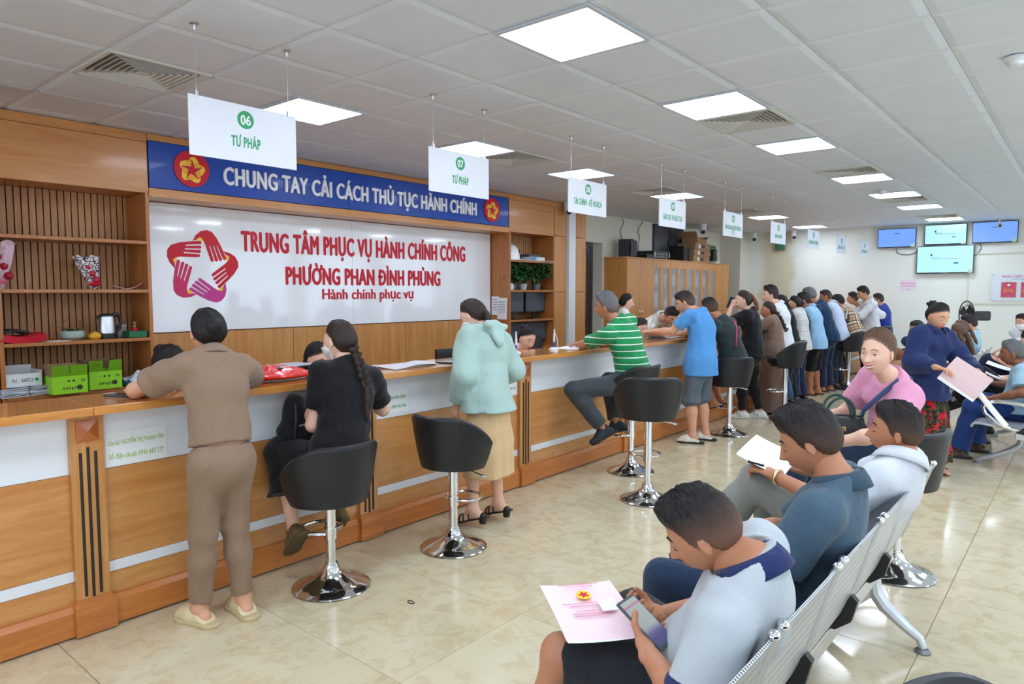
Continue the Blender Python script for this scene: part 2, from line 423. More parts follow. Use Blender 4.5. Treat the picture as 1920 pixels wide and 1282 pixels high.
# ---- air outlets: nested square louvres
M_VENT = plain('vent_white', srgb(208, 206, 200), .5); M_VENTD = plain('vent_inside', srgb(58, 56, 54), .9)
fr = MB()
for s in (-1, 1): fr.box(-.299, .299, s*.288-.011, s*.288+.011, -.006, .02); fr.box(s*.288-.011, s*.288+.011, -.277, .277, -.006, .02)
fr_me = fr.mesh('frame', M_VENT)
lou = []
for q in range(7):
    s0 = .272-.034*q; s1 = s0-.017; m = MB(); th = .004
    P = ctile(s0, -.002, 0)+ctile(s1, .034, 0)+ctile(s1-th, .034, 0)+ctile(s0-th, -.002, 0)
    m.add(P, [(4*r+i, 4*((r+1) % 4)+i, 4*((r+1) % 4)+(i+1) % 4, 4*r+(i+1) % 4) for r in range(4) for i in range(4)])
    lou.append(m.mesh('louvre', M_VENT))
cen_me = MB().box(-.03, .03, -.03, .03, -.002, .004).mesh('centre_plate', M_VENT)
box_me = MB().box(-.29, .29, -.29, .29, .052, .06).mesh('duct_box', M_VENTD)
vl = {(2,0): 'nearest square air outlet, beside the hanging sign 06', (2,6): 'square air outlet just behind the hanging sign 07', (2,11): 'square air outlet above the sign 09, left of its lamp', (2,16): 'square air outlet behind the sign 10', (6,6): 'square air outlet touching the second lamp over the waiting floor', (6,11): 'square air outlet beside the fourth lamp over the waiting floor', (6,16): 'square air outlet beside the fifth lamp over the waiting floor', (6,21): 'square air outlet closest to the far wall with screens', (10,3): 'square air outlet near the windows', (10,10): 'square air outlet near the windows, farther along'}
for (i, j) in VENTS:
    r = thing('air_vent', vl[(i, j)], 'air vent', (.6*i+.3, .6*j+.3, H_CEIL), 0, 'square ceiling air outlets')
    put('frame', fr_me, r); put('duct_box', box_me, r); put('centre_plate', cen_me, r)
    for m in lou: put('louvre', m, r)

# ---- smoke detectors
for (x, y, lb) in ((5.67, 3.37, 'white smoke detector on the ceiling, near the windows'), (3.87, 8.66, 'white round smoke detector between two lamp panels')):
    r = thing('smoke_detector', lb, 'smoke detector', (x, y, H_CEIL-.002), 0, 'smoke detectors')
    MB().lathe([(.0, -.004), (.058, -.004), (.06, -.018), (.05, -.03), (0, -.03)], n=24).build('base', M_PVC, r, True)
    MB().lathe([(.0, -.03), (.042, -.03), (.038, -.05), (.02, -.058), (0, -.058)], n=24).build('sensor', M_PVC, r, True)

# ================================================================== WOODEN WALL BEHIND THE COUNTER
FX = -.12                                        # front plane of the wood
ww = struct(boxo('wall_wood', X0+.002, X0+.06, -4.5, 7.62, 0, H_CEIL-.004, M_WOODW))
def panel(x0, x1, y0, y1, z0, z1, mat=M_WOODW, c=.004, name='panel', parent=None): return boxo(name, x0, x1, y0, y1, z0, z1, mat, parent or ww, c)
panel(X0+.06, FX-.01, -4.5, .995, 2.88, H_CEIL-.004); panel(X0+.06, FX-.01, .999, 5.735, 2.9, H_CEIL-.004); panel(X0+.06, FX-.01, 5.739, 7.62, 2.88, H_CEIL-.004)
panel(X0+.06, FX, -2.3, .988, 2.45, 2.876)                   # header over the shelves
panel(X0+.06, FX, -4.5, -2.304, 0, 2.876)
panel(X0+.06, FX, .992, 5.735, 2.425, 2.499)                 # beam under the blue sign
panel(X0+.06, FX-.03, .992, 5.735, 2.499, 2.9)               # backing of the blue sign
for k in range(3): panel(X0+.06, -.47, .995+k*1.58, .995+(k+1)*1.58-.004, .0, 1.235, M_WOODZ)
panel(X0+.06, FX, 5.74, 6.775, 2.44, 2.876)
for y0, y1 in ((6.795, 7.085), (7.29, 7.6)):
    for z0, z1 in ((0, 1.61), (1.616, 2.45), (2.456, 2.876)): panel(X0+.06, FX, y0, y1, z0, z1, M_WOODZ)
panel(X0+.06, FX-.02, 7.085, 7.29, 0, 2.876)
struct(boxo('trim_1', FX-.02, FX+.05, 7.10, 7.27, 0, H_CEIL-.003, M_PVC, None, .004))     # white trunking post
panel(X0+.06, FX, 7.6, 7.62, 0, 2.876, M_WOODZ)

# ---- built-in shelves, left and right of the white board
def shelves(name, label, y0, y1, levels, zt):
    r = thing(name, label, 'bookcase', ((X0+FX)/2, (y0+y1)/2, 0))
    for a, b in ((y0, y0+.03), (y1-.03, y1)): wb(MB().box(-.53, FX+.003, a, b, .0, zt, .003), 'side_panel', M_WOODS, r)
    wb(MB().box(-.54, -.528, y0, y1, 0, zt), 'back_panel', M_DARKWOOD, r)
    y = y0+.04
    sl = MB().box(-.009, .009, -.021, .021, 0, 1.68, .002).mesh('slat', M_SLAT)
    while y < y1-.05:
        put('slat', sl, r, (-.518-r.location.x, y+.019-r.location.y, zt-1.68)); y += .0505
    for z in levels: wb(MB().box(-.509, FX+.008, y0+.03, y1-.03, z-.014, z+.014, .003), 'shelf', M_WOODS, r)
    wb(MB().box(-.509, FX, y0+.03, y1-.03, 0, levels[-1]-.016, .003), 'base_cupboard', M_WOODS, r)
    return r
shelves('bookcase', 'slat-backed wooden shelves with the green boxes and the kettle', -.115, .988, (2.03, 1.62, 1.212, .806), 2.448)
shelves('bookcase', 'slat-backed wooden shelves with the potted plants and spare monitors', 5.742, 6.79, (2.045, 1.625, 1.206, .8), 2.438)
shelves('bookcase', 'slat-backed wooden shelves at the picture edge, next to the hanging flower wrap', -2.3, -.125, (2.03, 1.62, 1.212, .806), 2.448)

# ---- emblem of five hands
PETAL = [(-.26,.70),(-.17,.86),(-.03,.98),(.14,1.017),(.28,.97),(.42,.79),(.54,.555),(.667,.26),(.63,.22),(.585,.24),(.43,.60),(.415,.61),(.40,.59),(.545,.23),(.505,.19),(.465,.21),(.33,.60),(.315,.61),(.30,.59),(.43,.20),(.39,.17),(.35,.19),(.225,.60),(.21,.61),(.195,.59),(.31,.19),(.27,.16),(.23,.19),(.08,.64),(.02,.76),(-.07,.82),(-.16,.74)]
THUMB = [(-.14,.73),(-.06,.83),(.03,.775),(.06,.70),(-.02,.74),(-.07,.70)]
def emblem(parent, o, eu, ev, rad, mats, thumb, depth, squash=1.0):
    en = np.cross(A(*eu), A(*ev))
    for k in range(5):
        a = -2*PI*k/5; cs, sn = math.cos(a)*rad, math.sin(a)*rad
        rot = lambda P: [(x*cs-y*sn, x*sn+y*cs) for x, y in P]
        wb(MB().prism(rot(PETAL), o, eu, ev, en, depth), 'hand', mats[k], parent)
        if thumb is not None: wb(MB().prism(rot(THUMB), o, eu, ev, en, depth*.9), 'thumb', thumb, parent)
EU, EV = (0, 1, 0), (0, 0, 1)                      # wall plane seen from +x: u = +y, v = +z

# ---- blue sign
r = thing('wall_sign', 'long blue sign with white raised letters above the white board', 'sign', (FX, 3.35, 2.5))
for y0, y1 in ((.998, 3.05), (3.053, 5.72)): wb(MB().box(FX-.028, FX+.004, y0, y1, 2.503, 2.893, .002), 'board', M_BLUE, r)
for yc in (1.36, 5.37):
    d = MB().lathe([(0, 0), (.158, 0), (.158, .014), (0, .014)], n=48)
    d.V = [(FX+.004+z, yc+x, 2.70+y) for x, y, z in d.V]; wb(d, 'emblem_disc', M_RED, r)
    emblem(r, (FX+.0185, yc, 2.69), EU, EV, .115, [M_YEL]*5, None, .003)
text_part('letter', 'CHUNG TAY CẢI CÁCH THỦ TỤC HÀNH CHÍNH', (FX+.004-r.location.x, 3.355-r.location.y, 2.685-r.location.z), EU, EV, 3.40, .165, M_LETW, r, .022, .045, 'letter')

# ---- white glossy board
BX = -.47
r = thing('wall_board', 'glossy white board with red lettering and five-hand logo', 'sign', (BX, 3.35, 1.24))
for y0, y1 in ((1.0, 3.346), (3.349, 5.72)): wb(MB().box(BX, BX+.018, y0, y1, 1.243, 2.42, .002), 'board', M_GLOSSW, r)
emblem(r, (BX+.0185, 1.60, 1.845), EU, EV, .352, [M_RED, M_RED, M_PINK, M_ROSE, M_RED], M_YEL, .006)
L0 = A(*r.location)
for body, yc, zc, w, h in (('TRUNG TÂM PHỤC VỤ HÀNH CHÍNH CÔNG', 3.60, 2.125, 3.20, .205), ('PHƯỜNG PHAN ĐÌNH PHÙNG', 3.61, 1.79, 2.24, .19)):
    text_part('letter', body, A(BX+.0185, yc, zc)-L0, EU, EV, w, h, M_RED, r, .008, .055, 'letter')
text_part('letter', 'Hành chính phục vụ', A(BX+.0185, 3.60, 1.57)-L0, EU, EV, 1.33, .15, M_RED, r, .008, .02, 'letter')

# ================================================================== THE COUNTER
PIL = [-.42+1.635*k for k in range(-1, 10)]       # pilasters
CX = 2.47
cf_ = thing('service_counter', 'long wooden service counter front with white panels and fluted pilasters', 'counter', (2.35, 6, 0))
wb(MB().box(2.20, CX-.012, -2.2, 14.3, 0, 1.048), 'carcass', M_WOODP, cf_)
M_GROOVE = plain('black_groove_strip', srgb(34, 30, 26), .5)
for k in range(len(PIL)-1):
    a, b = PIL[k]+.072, PIL[k+1]-.072
    wb(MB().box(CX-.012, CX, a, b, .768, 1.047, .0015), 'white_panel', M_WHITE, cf_)
    wb(MB().box(CX-.012, CX+.002, a, b, .312, .766, .0015), 'wood_panel', M_WOODY, cf_)
    wb(MB().box(CX-.012, CX+.001, a, b, .258, .31, .001), 'white_strip', M_WHITE, cf_)
    wb(MB().box(CX-.012, CX+.002, a, b, .05, .256, .0015), 'lower_panel', M_WOODY, cf_)
    wb(MB().add([(CX,a,.012),(CX+.04,a,.012),(CX+.04,a,.125),(CX+.02,a,.15),(CX,a,.15),(CX,b,.012),(CX+.04,b,.012),(CX+.04,b,.125),(CX+.02,b,.15),(CX,b,.15)],
        [(0,1,2,3,4),(9,8,7,6,5),(0,5,6,1),(1,6,7,2),(2,7,8,3),(3,8,9,4),(4,9,5,0)]), 'plinth', M_WOODP, cf_)
for y in PIL:
    if y > 14.1: continue
    p = wb(MB().box(CX-.012, CX+.03, y-.072, y+.072, .168, 1.047, .002), 'pilaster', M_WOODZ, cf_)
    b = MB().box(CX-.012, CX+.062, y-.088, y+.088, .008, .15); b.add([(CX-.01,y-.088,.15),(CX+.062,y-.088,.15),(CX+.062,y+.088,.15),(CX-.01,y+.088,.15),(CX-.01,y-.072,.172),(CX+.034,y-.072,.172),(CX+.034,y+.072,.172),(CX-.01,y+.072,.172)], [(4,5,6,7),(0,1,5,4),(1,2,6,5),(2,3,7,6)])
    wb(b, 'pilaster_base', M_WOODP, cf_)
    q = MB().box(CX+.03, CX+.036, y-.047, y+.047, .918, 1.02); q.add([(CX+.036,y-.047,.918),(CX+.036,y+.047,.918),(CX+.036,y+.047,1.02),(CX+.036,y-.047,1.02),(CX+.05,y,.969)], [(0,1,4),(1,2,4),(2,3,4),(3,0,4)])
    wb(q, 'rosette', wood('wood_rosette', srgb(190, 106, 48), srgb(168, 86, 36), 1) if 'wood_rosette' not in bpy.data.materials else bpy.data.materials['wood_rosette'], cf_)
    for dy, e in ((-.032, 0), (0, .022), (.032, 0)):
        wb(MB().cyl((CX+.031, y+dy, .185-e*.4), (CX+.031, y+dy, .868+e), .0065, n=8), 'groove', M_GROOVE, cf_)
ct = thing('counter_top', 'varnished wooden worktop running the whole length of the counter', 'worktop', (2.375, 6, 1.05))
ys = [-2.2] + PIL[1:-1] + [14.3]
for a, b in zip(ys, ys[1:]): wb(MB().box(2.15, 2.6, a+.0008, b-.0008, 1.05, 1.09, .004), 'worktop_slab', M_WOODT, ct)
# staff desk behind
sd = thing('staff_desk', 'low wooden staff desk behind the counter', 'desk', (1.78, 6, 0))
wb(MB().box(1.45, 2.14, -2.0, 14.2, .715, .74, .003), 'desktop', M_WOODY, sd)
for k in range(11): wb(MB().box(1.5, 2.1, -1.98+1.61*k, -1.95+1.61*k, 0, .715), 'support', M_WOODZ, sd)

# ---- name notices stuck on the white panels
def notice(yc, zc, w, h, lines, mat, label):
    r = thing('name_notice', label, 'notice', (CX+.001, yc, zc), 0, 'name notices on the counter')
    MB().box(0, .0012, -w/2, w/2, -h/2, h/2).build('sheet', plain('notice_film', srgb(232, 236, 236), .35), r)
    for q, s in enumerate(lines): text_part('lettering', s, (.0014, 0, h*.21-q*h*.42), EU, EV, w*.9, h*.24, mat, r, .0006, .02)
notice(-.192, .853, .285, .165, ['Cán bộ: NGUYỄN THỊ THANH TÂM', 'Số điện thoại: 0936 667 277'], M_LIME, 'white notice with lime green writing, under the beige-suited woman\'s elbow')
notice(1.43, .87, .30, .155, ['Cán bộ: TRẦN THỊ KIM OANH', 'Số điện thoại: 0969 443 506'], M_GREEN, 'white notice with dark green writing, between the braided woman and the teal hoodie')
notice(2.62, .86, .30, .155, ['Cán bộ: PHẠM THU HƯƠNG', 'Số điện thoại: 0912 443 277'], plain('grey_print', srgb(96, 104, 108), .6), 'white notice mostly hidden behind the teal hoodie')
notice(4.62, .875, .34, .20, ['Cán bộ: LÊ THỊ KIM OANH', 'Số điện thoại: 0969 443 506'], plain('grey_print', srgb(96, 104, 108), .6), 'white notice with grey writing beside the green striped polo')

# ---- hanging signs
SX = 2.555
SIGNS = [('06', ['TƯ PHÁP'], M_GREEN, .165), ('07', ['TƯ PHÁP'], M_GREEN, .165), ('08', ['TÀI CHÍNH - KẾ HOẠCH'], M_GREEN, .44), ('09', ['GIÁO DỤC VÀ ĐÀO TẠO'], M_GREEN, .44), ('10', ['VĂN HÓA, KHOA HỌC VÀ THÔNG TIN', 'Y TẾ'], M_GREEN, .5), ('11', ['VĂN PHÒNG'], M_GREEN, .3), ('12', ['TÀI NGUYÊN MÔI TRƯỜNG'], M_GREEN, .5), ('13', ['QUẢN LÝ ĐÔ THỊ'], M_GREEN, .45), ('14', ['LAO ĐỘNG XÃ HỘI'], M_GREEN, .45)]
SIGNLB = ['biggest hanging sign, number 06, above the beige-suited woman', 'hanging sign number 07, overlapping the right end of the blue sign', 'hanging sign number 08, in front of the white trunking post', 'hanging sign number 09, above the blue polo man', 'hanging sign number 10 with two lines, right of the dark wall board', 'hanging sign number 11, in front of the emergency light', 'hanging sign number 12, third from the far end', 'hanging sign number 13, last but one before the far wall', 'smallest hanging sign, number 14, closest to the far wall']
for k, (num, lines, mat, w) in enumerate(SIGNS):
    yc = .385+1.64*k; z0, z1 = 2.305, 2.605
    r = thing('hanging_sign', SIGNLB[k], 'sign', (SX, yc, z0), 0, 'numbered signs over the counter')
    MB().box(-.004, .004, -.305, .305, 0, z1-z0, .001).build('panel', M_SIGN, r)
    for s in (-1, 1):
        y = s*.26
        MB().cyl((0, y, z1-z0+.03), (0, y, H_CEIL-z0-.03), .0013, n=6).build('wire', M_STEEL, r)
        MB().box(-.007, .007, y-.007, y+.007, z1-z0-.012, z1-z0+.022, .002).cyl((0, y, z1-z0+.02), (0, y, z1-z0+.04), .004, .002, 8).build('clip', M_STEEL, r)
        MB().lathe([(0, 0), (.022, 0), (.022, -.004), (.008, -.008), (.006, -.028), (.003, -.034), (0, -.034)], (0, y, H_CEIL-z0-.001), 16).build('ceiling_mount', M_STEEL, r, True)
    d = MB().lathe([(0, 0), (.047, 0), (.047, .001), (0, .001)], n=28); d.V = [(.0041+z, x, y+.224) for x, y, z in d.V]
    d.build('number_disc', mat, r)
    text_part('number', num, (.0053, 0, .224), EU, EV, .055, .052, M_LETW, r, .0006, .03)
    for q, s in enumerate(lines): text_part('lettering', s, (.0043, 0, .107-.055*q if len(lines) == 1 else .115-.06*q), EU, EV, w if q == 0 else .09, .056, mat, r, .0006, .05)
# ================================================================== FURNITURE
# ---- bar stools: chrome trumpet base, gas column, footrest loop, tub seat
def stool_meshes():
    M = {}
    M['base'] = MB().lathe([(0, 0), (.205, 0), (.212, .006), (.205, .012), (.15, .03), (.09, .055), (.05, .09), (.038, .125), (0, .125)], n=48).mesh('base', M_CHROME, True, 50)
    M['column_lower'] = MB().cyl((0,0,.12), (0,0,.36), .027, n=24).lathe([(0,.118),(.034,.118),(.034,.135),(0,.135)], n=24).mesh('column_lower', M_CHROME, True, 40)
    return M
SM = stool_meshes()
def stool(x, y, ang, seat, label, back=True):
    """ang: direction the sitter faces; seat: height of the cushion top"""
    r = thing('bar_stool', label, 'bar stool', (x, y, 0), ang, 'black bar stools')
    put('base', SM['base'], r); put('column_lower', SM['column_lower'], r)
    zb = seat-.13
    MB().cyl((0,0,.34), (0,0,zb), .031, n=24).build('column', M_CHROME, r, True, 40)
    zf = max(.30, zb-.30)
    m = MB(); pts = [(.02, .0, zf)]
    arc = [(.115+.105*math.cos(a), .105*math.sin(a)*1.15, zf) for a in np.linspace(PI*.86, -PI*.86, 22)]
    m.tube([(0, .03, zf)] + arc + [(0, -.03, zf)], .0095, 8); m.cyl((0,0,zf-.03), (0,0,zf+.03), .034, n=20)
    m.build('footrest', M_CHROME, r, True, 40)
    MB().tube([(0, -.03, zb-.012), (.02, -.12, zb-.02), (.03, -.2, zb-.04)], .006, 8).cyl((.03,-.2,zb-.04), (.033,-.225,zb-.047), .009, n=8).build('lift_lever', M_CHROME, r, True)
    MB().cyl((0,0,zb-.004), (0,0,zb+.03), .09, .1, 20).build('mounting_plate', M_BLACKP, r)
    # cushion
    prof = [(0,-.085),(.17,-.085),(.195,-.06),(.2,-.03),(.19,-.006),(.15,.0),(0,.004)]
    c = MB().lathe([(a, z+seat) for a, z in prof], n=40); c.V = [(p[0]*1.02+.02, p[1]*1.06, p[2]) for p in c.V]
    c.build('seat', M_LEATHER, r, True, 45)
    if back:
        G = []
        for a in np.linspace(PI-1.75, PI+1.75, 34):
            s = abs(a-PI)/1.75; top = seat+.20-.17*max(0, (s-.35)/.65)**1.6; row = []
            for q in np.linspace(0, 1, 8):
                z = (seat-.115)+(top-seat+.115)*q; rad = .205+.03*q-.02*(1-q)**2
                row.append((rad*math.cos(a)*1.02+.01, rad*math.sin(a)*1.06, z))
            G.append(row)
        MB().sheet(G, .032).build('backrest', M_LEATHER, r, True, 60)
        rim = MB().tube([G[i][-1] for i in range(34)], .019, 8); rim.build('backrest_rim', M_LEATHER, r, True)
        u = MB().lathe([(0,-.118),(.12,-.118),(.18,-.105),(.2,-.08),(0,-.08)], (0,0,seat), 32); u.build('seat_shell', M_LEATHER, r, True)
    return r
FACE = lambda x, y: math.atan2(y, x)
stool(2.93, .61, FACE(-1, .12), .605, 'bar stool the woman with the braid sits on')
stool(3.03, 1.46, FACE(-.15, 1), .65, 'empty black bar stool beside the woman in the teal hoodie')
stool(3.48, 3.14, FACE(-.62, .8), .765, 'empty black bar stool standing out in front of the green polo man\'s stool')
stool(2.95, 3.80, FACE(-.95, .1), .76, 'bar stool the man in the green striped polo sits on')
stool(2.97, 5.95, FACE(-.75, .65), .68, 'bar stool under the man with the pink bag strap')
stool(3.14, 7.28, FACE(-1, -.12), .79, 'empty bar stool in side view behind the brown dress')
stool(3.02, 10.73, FACE(-1, -.1), .76, 'bar stool under the person in the checked shirt')
stool(3.15, 12.0, FACE(-1, .1), .80, 'far bar stool just behind the smiling woman\'s head')
stool(5.27, 2.80, FACE(-.9, .25), .64, 'bar stool the smiling woman in pink sits on')
stool(6.05, -.16, FACE(1, -.15), .63, 'bar stool at the lower picture edge, only its rim showing')

# ---- steel waiting benches
t = NT('perforated_steel'); v = t.coord('Object', (90, 90, 90)); vo = t.n('ShaderNodeTexVoronoi'); vo.inputs['Randomness'].default_value = 0.0; vo.inputs['Scale'].default_value = 1.0; t.l(v, vo.inputs['Vector'])
t.l(t.ramp(vo.outputs['Distance'], [(.27, srgb(70, 72, 76)), (.33, srgb(196, 200, 204))]), t.b.inputs['Base Color']); t.set(Roughness=.35, Metallic=.35); M_PERF = t.m
def bench(xb, ya, n, label, pitch=.535, arms=False):
    L = n*pitch
    r = thing('waiting_bench', label, 'bench', (xb, ya+L/2, 0), 0, 'steel waiting benches'); y0 = -L/2
    MB().box(-.03, .05, y0+.05, y0+L-.05, .30, .37, .006).build('beam', M_STEEL, r)
    prof_s = [(-.35, .385), (-.355, .40), (-.34, .418), (-.3, .425), (-.2, .415), (-.08, .402), (.0, .398), (.04, .404)]
    prof_b = [(.045, .408), (.075, .43), (.095, .48), (.12, .56), (.155, .68), (.185, .775), (.20, .80)]
    for k in range(n):
        a, b = y0+k*pitch+.012, y0+(k+1)*pitch-.012
        for nm, pr in (('seat_pan', prof_s), ('seat_back', prof_b)):
            G = [[(x, y, z) for y in np.linspace(a+.012, b-.012, 6)] for x, z in pr]
            MB().sheet(G, .008).build(nm, M_PERF, r, True, 60)
        for y in (a+.006, b-.006):
            MB().tube([(x, y, z) for x, z in prof_s+prof_b[1:]], .011, 8).build('side_rail', M_ALU, r, True)
        for y in (a+.02, b-.02): MB().ell((.20, y, .806), (.016, .018, .014), 10, 6).build('bolt', M_CHROME, r, True)
        for y in (a+.0,):
            MB().prism([(-.05, .0), (.03, -.015), (.085, .03), (.105, .11), (.085, .13), (.05, .085), (.0, .05)], (.03, y-.012, .375), (1,0,0), (0,0,1), (0,-1,0), .03).build('bracket', M_BLACKP, r)
    for y in (y0+.30, y0+L-.30) if n > 2 else (y0+.2, y0+L-.2):
        leg = MB().tube([(.01, y, .31), (.0, y, .22), (-.06, y, .16), (-.2, y, .085), (-.30, y, .05), (-.325, y, .02)], [.035, .032, .03, .024, .02, .018], 10)
        leg.tube([(.01, y, .31), (.03, y, .22), (.07, y, .165), (.16, y, .095), (.215, y, .06), (.23, y, .02)], [.035, .032, .03, .024, .02, .018], 10); leg.build('leg', M_ALU, r, True)
        for x in (-.325, .23): MB().lathe([(0,0),(.034,0),(.034,.008),(.022,.02),(0,.02)], (x, y, 0), 20).build('foot_pad', M_GREYMET, r, True)
    if arms:
        for y in (y0, y0+L):
            MB().tube([(.12, y, .60), (.0, y, .63), (-.16, y, .64), (-.24, y, .625), (-.27, y, .58), (-.25, y, .52), (-.16, y, .44), (-.05, y, .40), (.03, y, .385)], .018, 10).build('armrest', M_CHROME, r, True)
    return r
bench(5.33, .05-.535, 5, 'perforated steel bench under the three seated men in the foreground')
bench(5.63, 6.16-.28, 4, 'perforated steel bench with armrest under the man in light blue', arms=True)
bench(4.76, 8.75, 4, 'perforated steel bench in front of the standing fan', arms=True)
bench(4.62, 6.15, 3, 'perforated steel bench hidden behind the woman in the navy jacket')

# ---- long filing cabinet by the cream wall
CAX = -.15
r = thing('filing_cabinet', 'long wooden filing cabinet with glass doors by the cream wall', 'cabinet', (-.375, 11.1, 0))
for a, b in ((8.92, 8.945), (13.265, 13.29), (9.82, 9.845), (12.6, 12.625)): wb(MB().box(-.598, CAX, a, b, .06, 2.20), 'side_panel', M_CAB, r)
wb(MB().box(-.598, -.585, 8.945, 13.265, .06, 2.20), 'back_panel', plain('cabinet_back', srgb(176, 170, 150), .7), r)
wb(MB().box(-.598, CAX+.01, 8.90, 13.31, 2.20, 2.225, .003), 'top_board', M_CAB, r); wb(MB().box(-.58, CAX-.02, 8.93, 13.28, 0, .06), 'plinth', M_WOODP, r)
for z in (.5, .92, 1.32, 1.72): wb(MB().box(-.585, CAX-.03, 9.845, 12.6, z-.01, z+.01), 'shelf', M_CAB, r)
t = NT('cabinet_glass'); t.set(Base_Color=(.85, .9, .88, 1), Roughness=.05, Alpha=.25, Specular_IOR_Level=.6); M_GLASS = t.m
def handle(parent, y, z): wb(MB().tube([(CAX+.02, y, z-.05), (CAX+.045, y, z-.04), (CAX+.05, y, z), (CAX+.045, y, z+.04), (CAX+.02, y, z+.05)], .006, 6), 'handle', M_CHROME, parent, True)
def door_solid(a, b, hy):
    d = wb(MB().box(CAX, CAX+.02, a+.002, b-.002, .065, 2.195, .002), 'door', M_CAB, r)
    m = MB().tube([(CAX+.02, hy, 1.20), (CAX+.045, hy, 1.21), (CAX+.05, hy, 1.25), (CAX+.045, hy, 1.29), (CAX+.02, hy, 1.30)], .006, 6); m.build('handle', M_CHROME, d, True)
door_solid(8.92, 9.37, 9.33); door_solid(9.37, 9.83, 9.42); door_solid(12.61, 12.95, 12.91); door_solid(12.95, 13.29, 12.99)
gy = np.linspace(9.83, 12.61, 9)
for k in range(8):
    a, b = gy[k]+.002, gy[k+1]-.002; m = MB(); s = .058
    m.box(CAX, CAX+.02, a, a+s, .065, 2.195); m.box(CAX, CAX+.02, b-s, b, .065, 2.195); m.box(CAX, CAX+.02, a+s, b-s, 2.06, 2.195); m.box(CAX, CAX+.02, a+s, b-s, .065, .75)
    d = wb(m, 'door', M_CAB, r); MB().box(CAX+.008, CAX+.012, a+s, b-s, .75, 2.06).build('pane', M_GLASS, d)
    hy = b-.045 if k % 2 == 0 else a+.045
    MB().tube([(CAX+.02, hy, 1.20), (CAX+.045, hy, 1.21), (CAX+.05, hy, 1.25), (CAX+.045, hy, 1.29), (CAX+.02, hy, 1.30)], .006, 6).build('handle', M_CHROME, d, True)
# papers and folders inside the cabinet
cols = [srgb(214, 222, 232), srgb(226, 170, 190), srgb(190, 206, 220), srgb(236, 236, 236), srgb(150, 160, 170), srgb(232, 220, 190)]
desc = ['pale blue', 'pink', 'grey blue', 'white', 'dark grey', 'cream']; rr = random.Random(3)
place = ['lowest', 'lower', 'middle', 'upper']
for k in range(8):
    for zi, z in enumerate((.51, .93, 1.33, 1.73)):
        if z < .9 and k % 2: continue
        q = rr.randrange(6); a = gy[k]+.06; w = rr.uniform(.14, .24); h = rr.uniform(.12, .3)
        if z == 1.73: q = (1, 3, 1, 0, 1, 1, 0, 3)[k]; h = .24
        m = MB(); n = rr.randrange(3, 6)
        for j in range(n): m.box(-.5, -.3-.01*j, a+w*j/n, a+w*(j+1)/n-.004, z, z+h*rr.uniform(.85, 1))
        o = m.build('folder_bundle', plain('folder_'+desc[q].replace(' ', '_'), cols[q], .6)); 
        tag(o, '%s folders, %s cabinet shelf, behind the %s glass door' % (desc[q], place[zi], ['first','second','third','fourth','fifth','sixth','seventh','last'][k]), 'folders', 'folders inside the filing cabinet')

# ---- things on the cabinet top
ZT = 2.226
r = thing('loudspeaker', 'dark grey curved loudspeaker standing on the filing cabinet', 'speaker', (-.35, 9.28, ZT))
MB().prism([(-.10,-.13),(.08,-.11),(.12,-.05),(.12,.05),(.08,.11),(-.10,.13)], (0,0,0), (1,0,0), (0,1,0), (0,0,1), .32).build('cabinet_body', plain('speaker_grey', srgb(58, 58, 64), .5), r)
G = [[(.125+.02*math.cos(a), .11*s, .02+.28*q) for s in np.linspace(-1, 1, 8)] for q, a in zip(np.linspace(0, 1, 9), np.linspace(-1.2, 1.2, 9))]
MB().sheet(G, .006).build('grille', plain('speaker_grille', srgb(76, 74, 82), .7), r, True)
r = thing('amplifier', 'black rack amplifier on the cabinet beside the speaker', 'amplifier', (-.36, 10.25, ZT))
MB().box(-.17, .17, -.3, .3, .01, .15, .004).build('case', M_BLACKP, r)
for k in range(4): MB().box(.17, .176, -.27+.14*k, -.16+.14*k, .03, .055, .002).box(.17, .176, -.27+.14*k, -.16+.14*k, .08, .105, .002).build('button_row', M_GREYMET, r)
for s in (-1, 1): MB().tube([(.17, s*.285, .03), (.2, s*.285, .04), (.2, s*.285, .12), (.17, s*.285, .13)], .006, 6).build('handle', M_STEEL, r, True)
r = thing('mixer', 'low black box with buttons next to the amplifier', 'amplifier', (-.3, 9.82, ZT)); MB().box(-.13, .13, -.14, .14, 0, .07, .006).build('case', M_BLACKP, r); MB().box(-.1, .1, -.1, .1, .07, .075).build('panel', M_GREYMET, r)
for k, (x, y, z, sx_, sy, sz, lb) in enumerate(((-.36, 11.95, ZT, .2, .38, .12, 'lowest brown cardboard carton of the stack on the cabinet'), (-.36, 11.97, ZT+.122, .2, .37, .13, 'second brown cardboard carton up on the cabinet'), (-.36, 12.0, ZT+.254, .2, .35, .13, 'third brown cardboard carton up, under the open one'))):
    r = thing('carton', lb, 'cardboard box', (x, y, z), 0, 'cartons on the cabinet'); MB().box(-sx_, sx_, -sy, sy, 0, sz, .003).build('body', M_CARD, r)
    MB().box(sx_, sx_+.001, -.06, .10, sz*.25, sz*.75).build('print', plain('carton_print', srgb(90, 80, 72), .8), r); MB().box(sx_, sx_+.001, -.2, -.1, sz*.2, sz*.8).build('label_sticker', M_PAPER, r)
r = thing('carton', 'open brown carton with flaps on top of the stack', 'cardboard box', (-.36, 12.02, ZT+.386), .1, 'cartons on the cabinet')
MB().box(-.17, .17, -.28, .28, 0, .10, .003).build('body', M_CARD, r)
for s, a in ((-1, .9), (1, .35)): MB().sheet([[(x, s*(.28+.16*q*math.cos(a)), .10+.16*q*math.sin(a)) for x in (-.17, .17)] for q in (0, 1)], .005).build('flap', M_CARD, r)
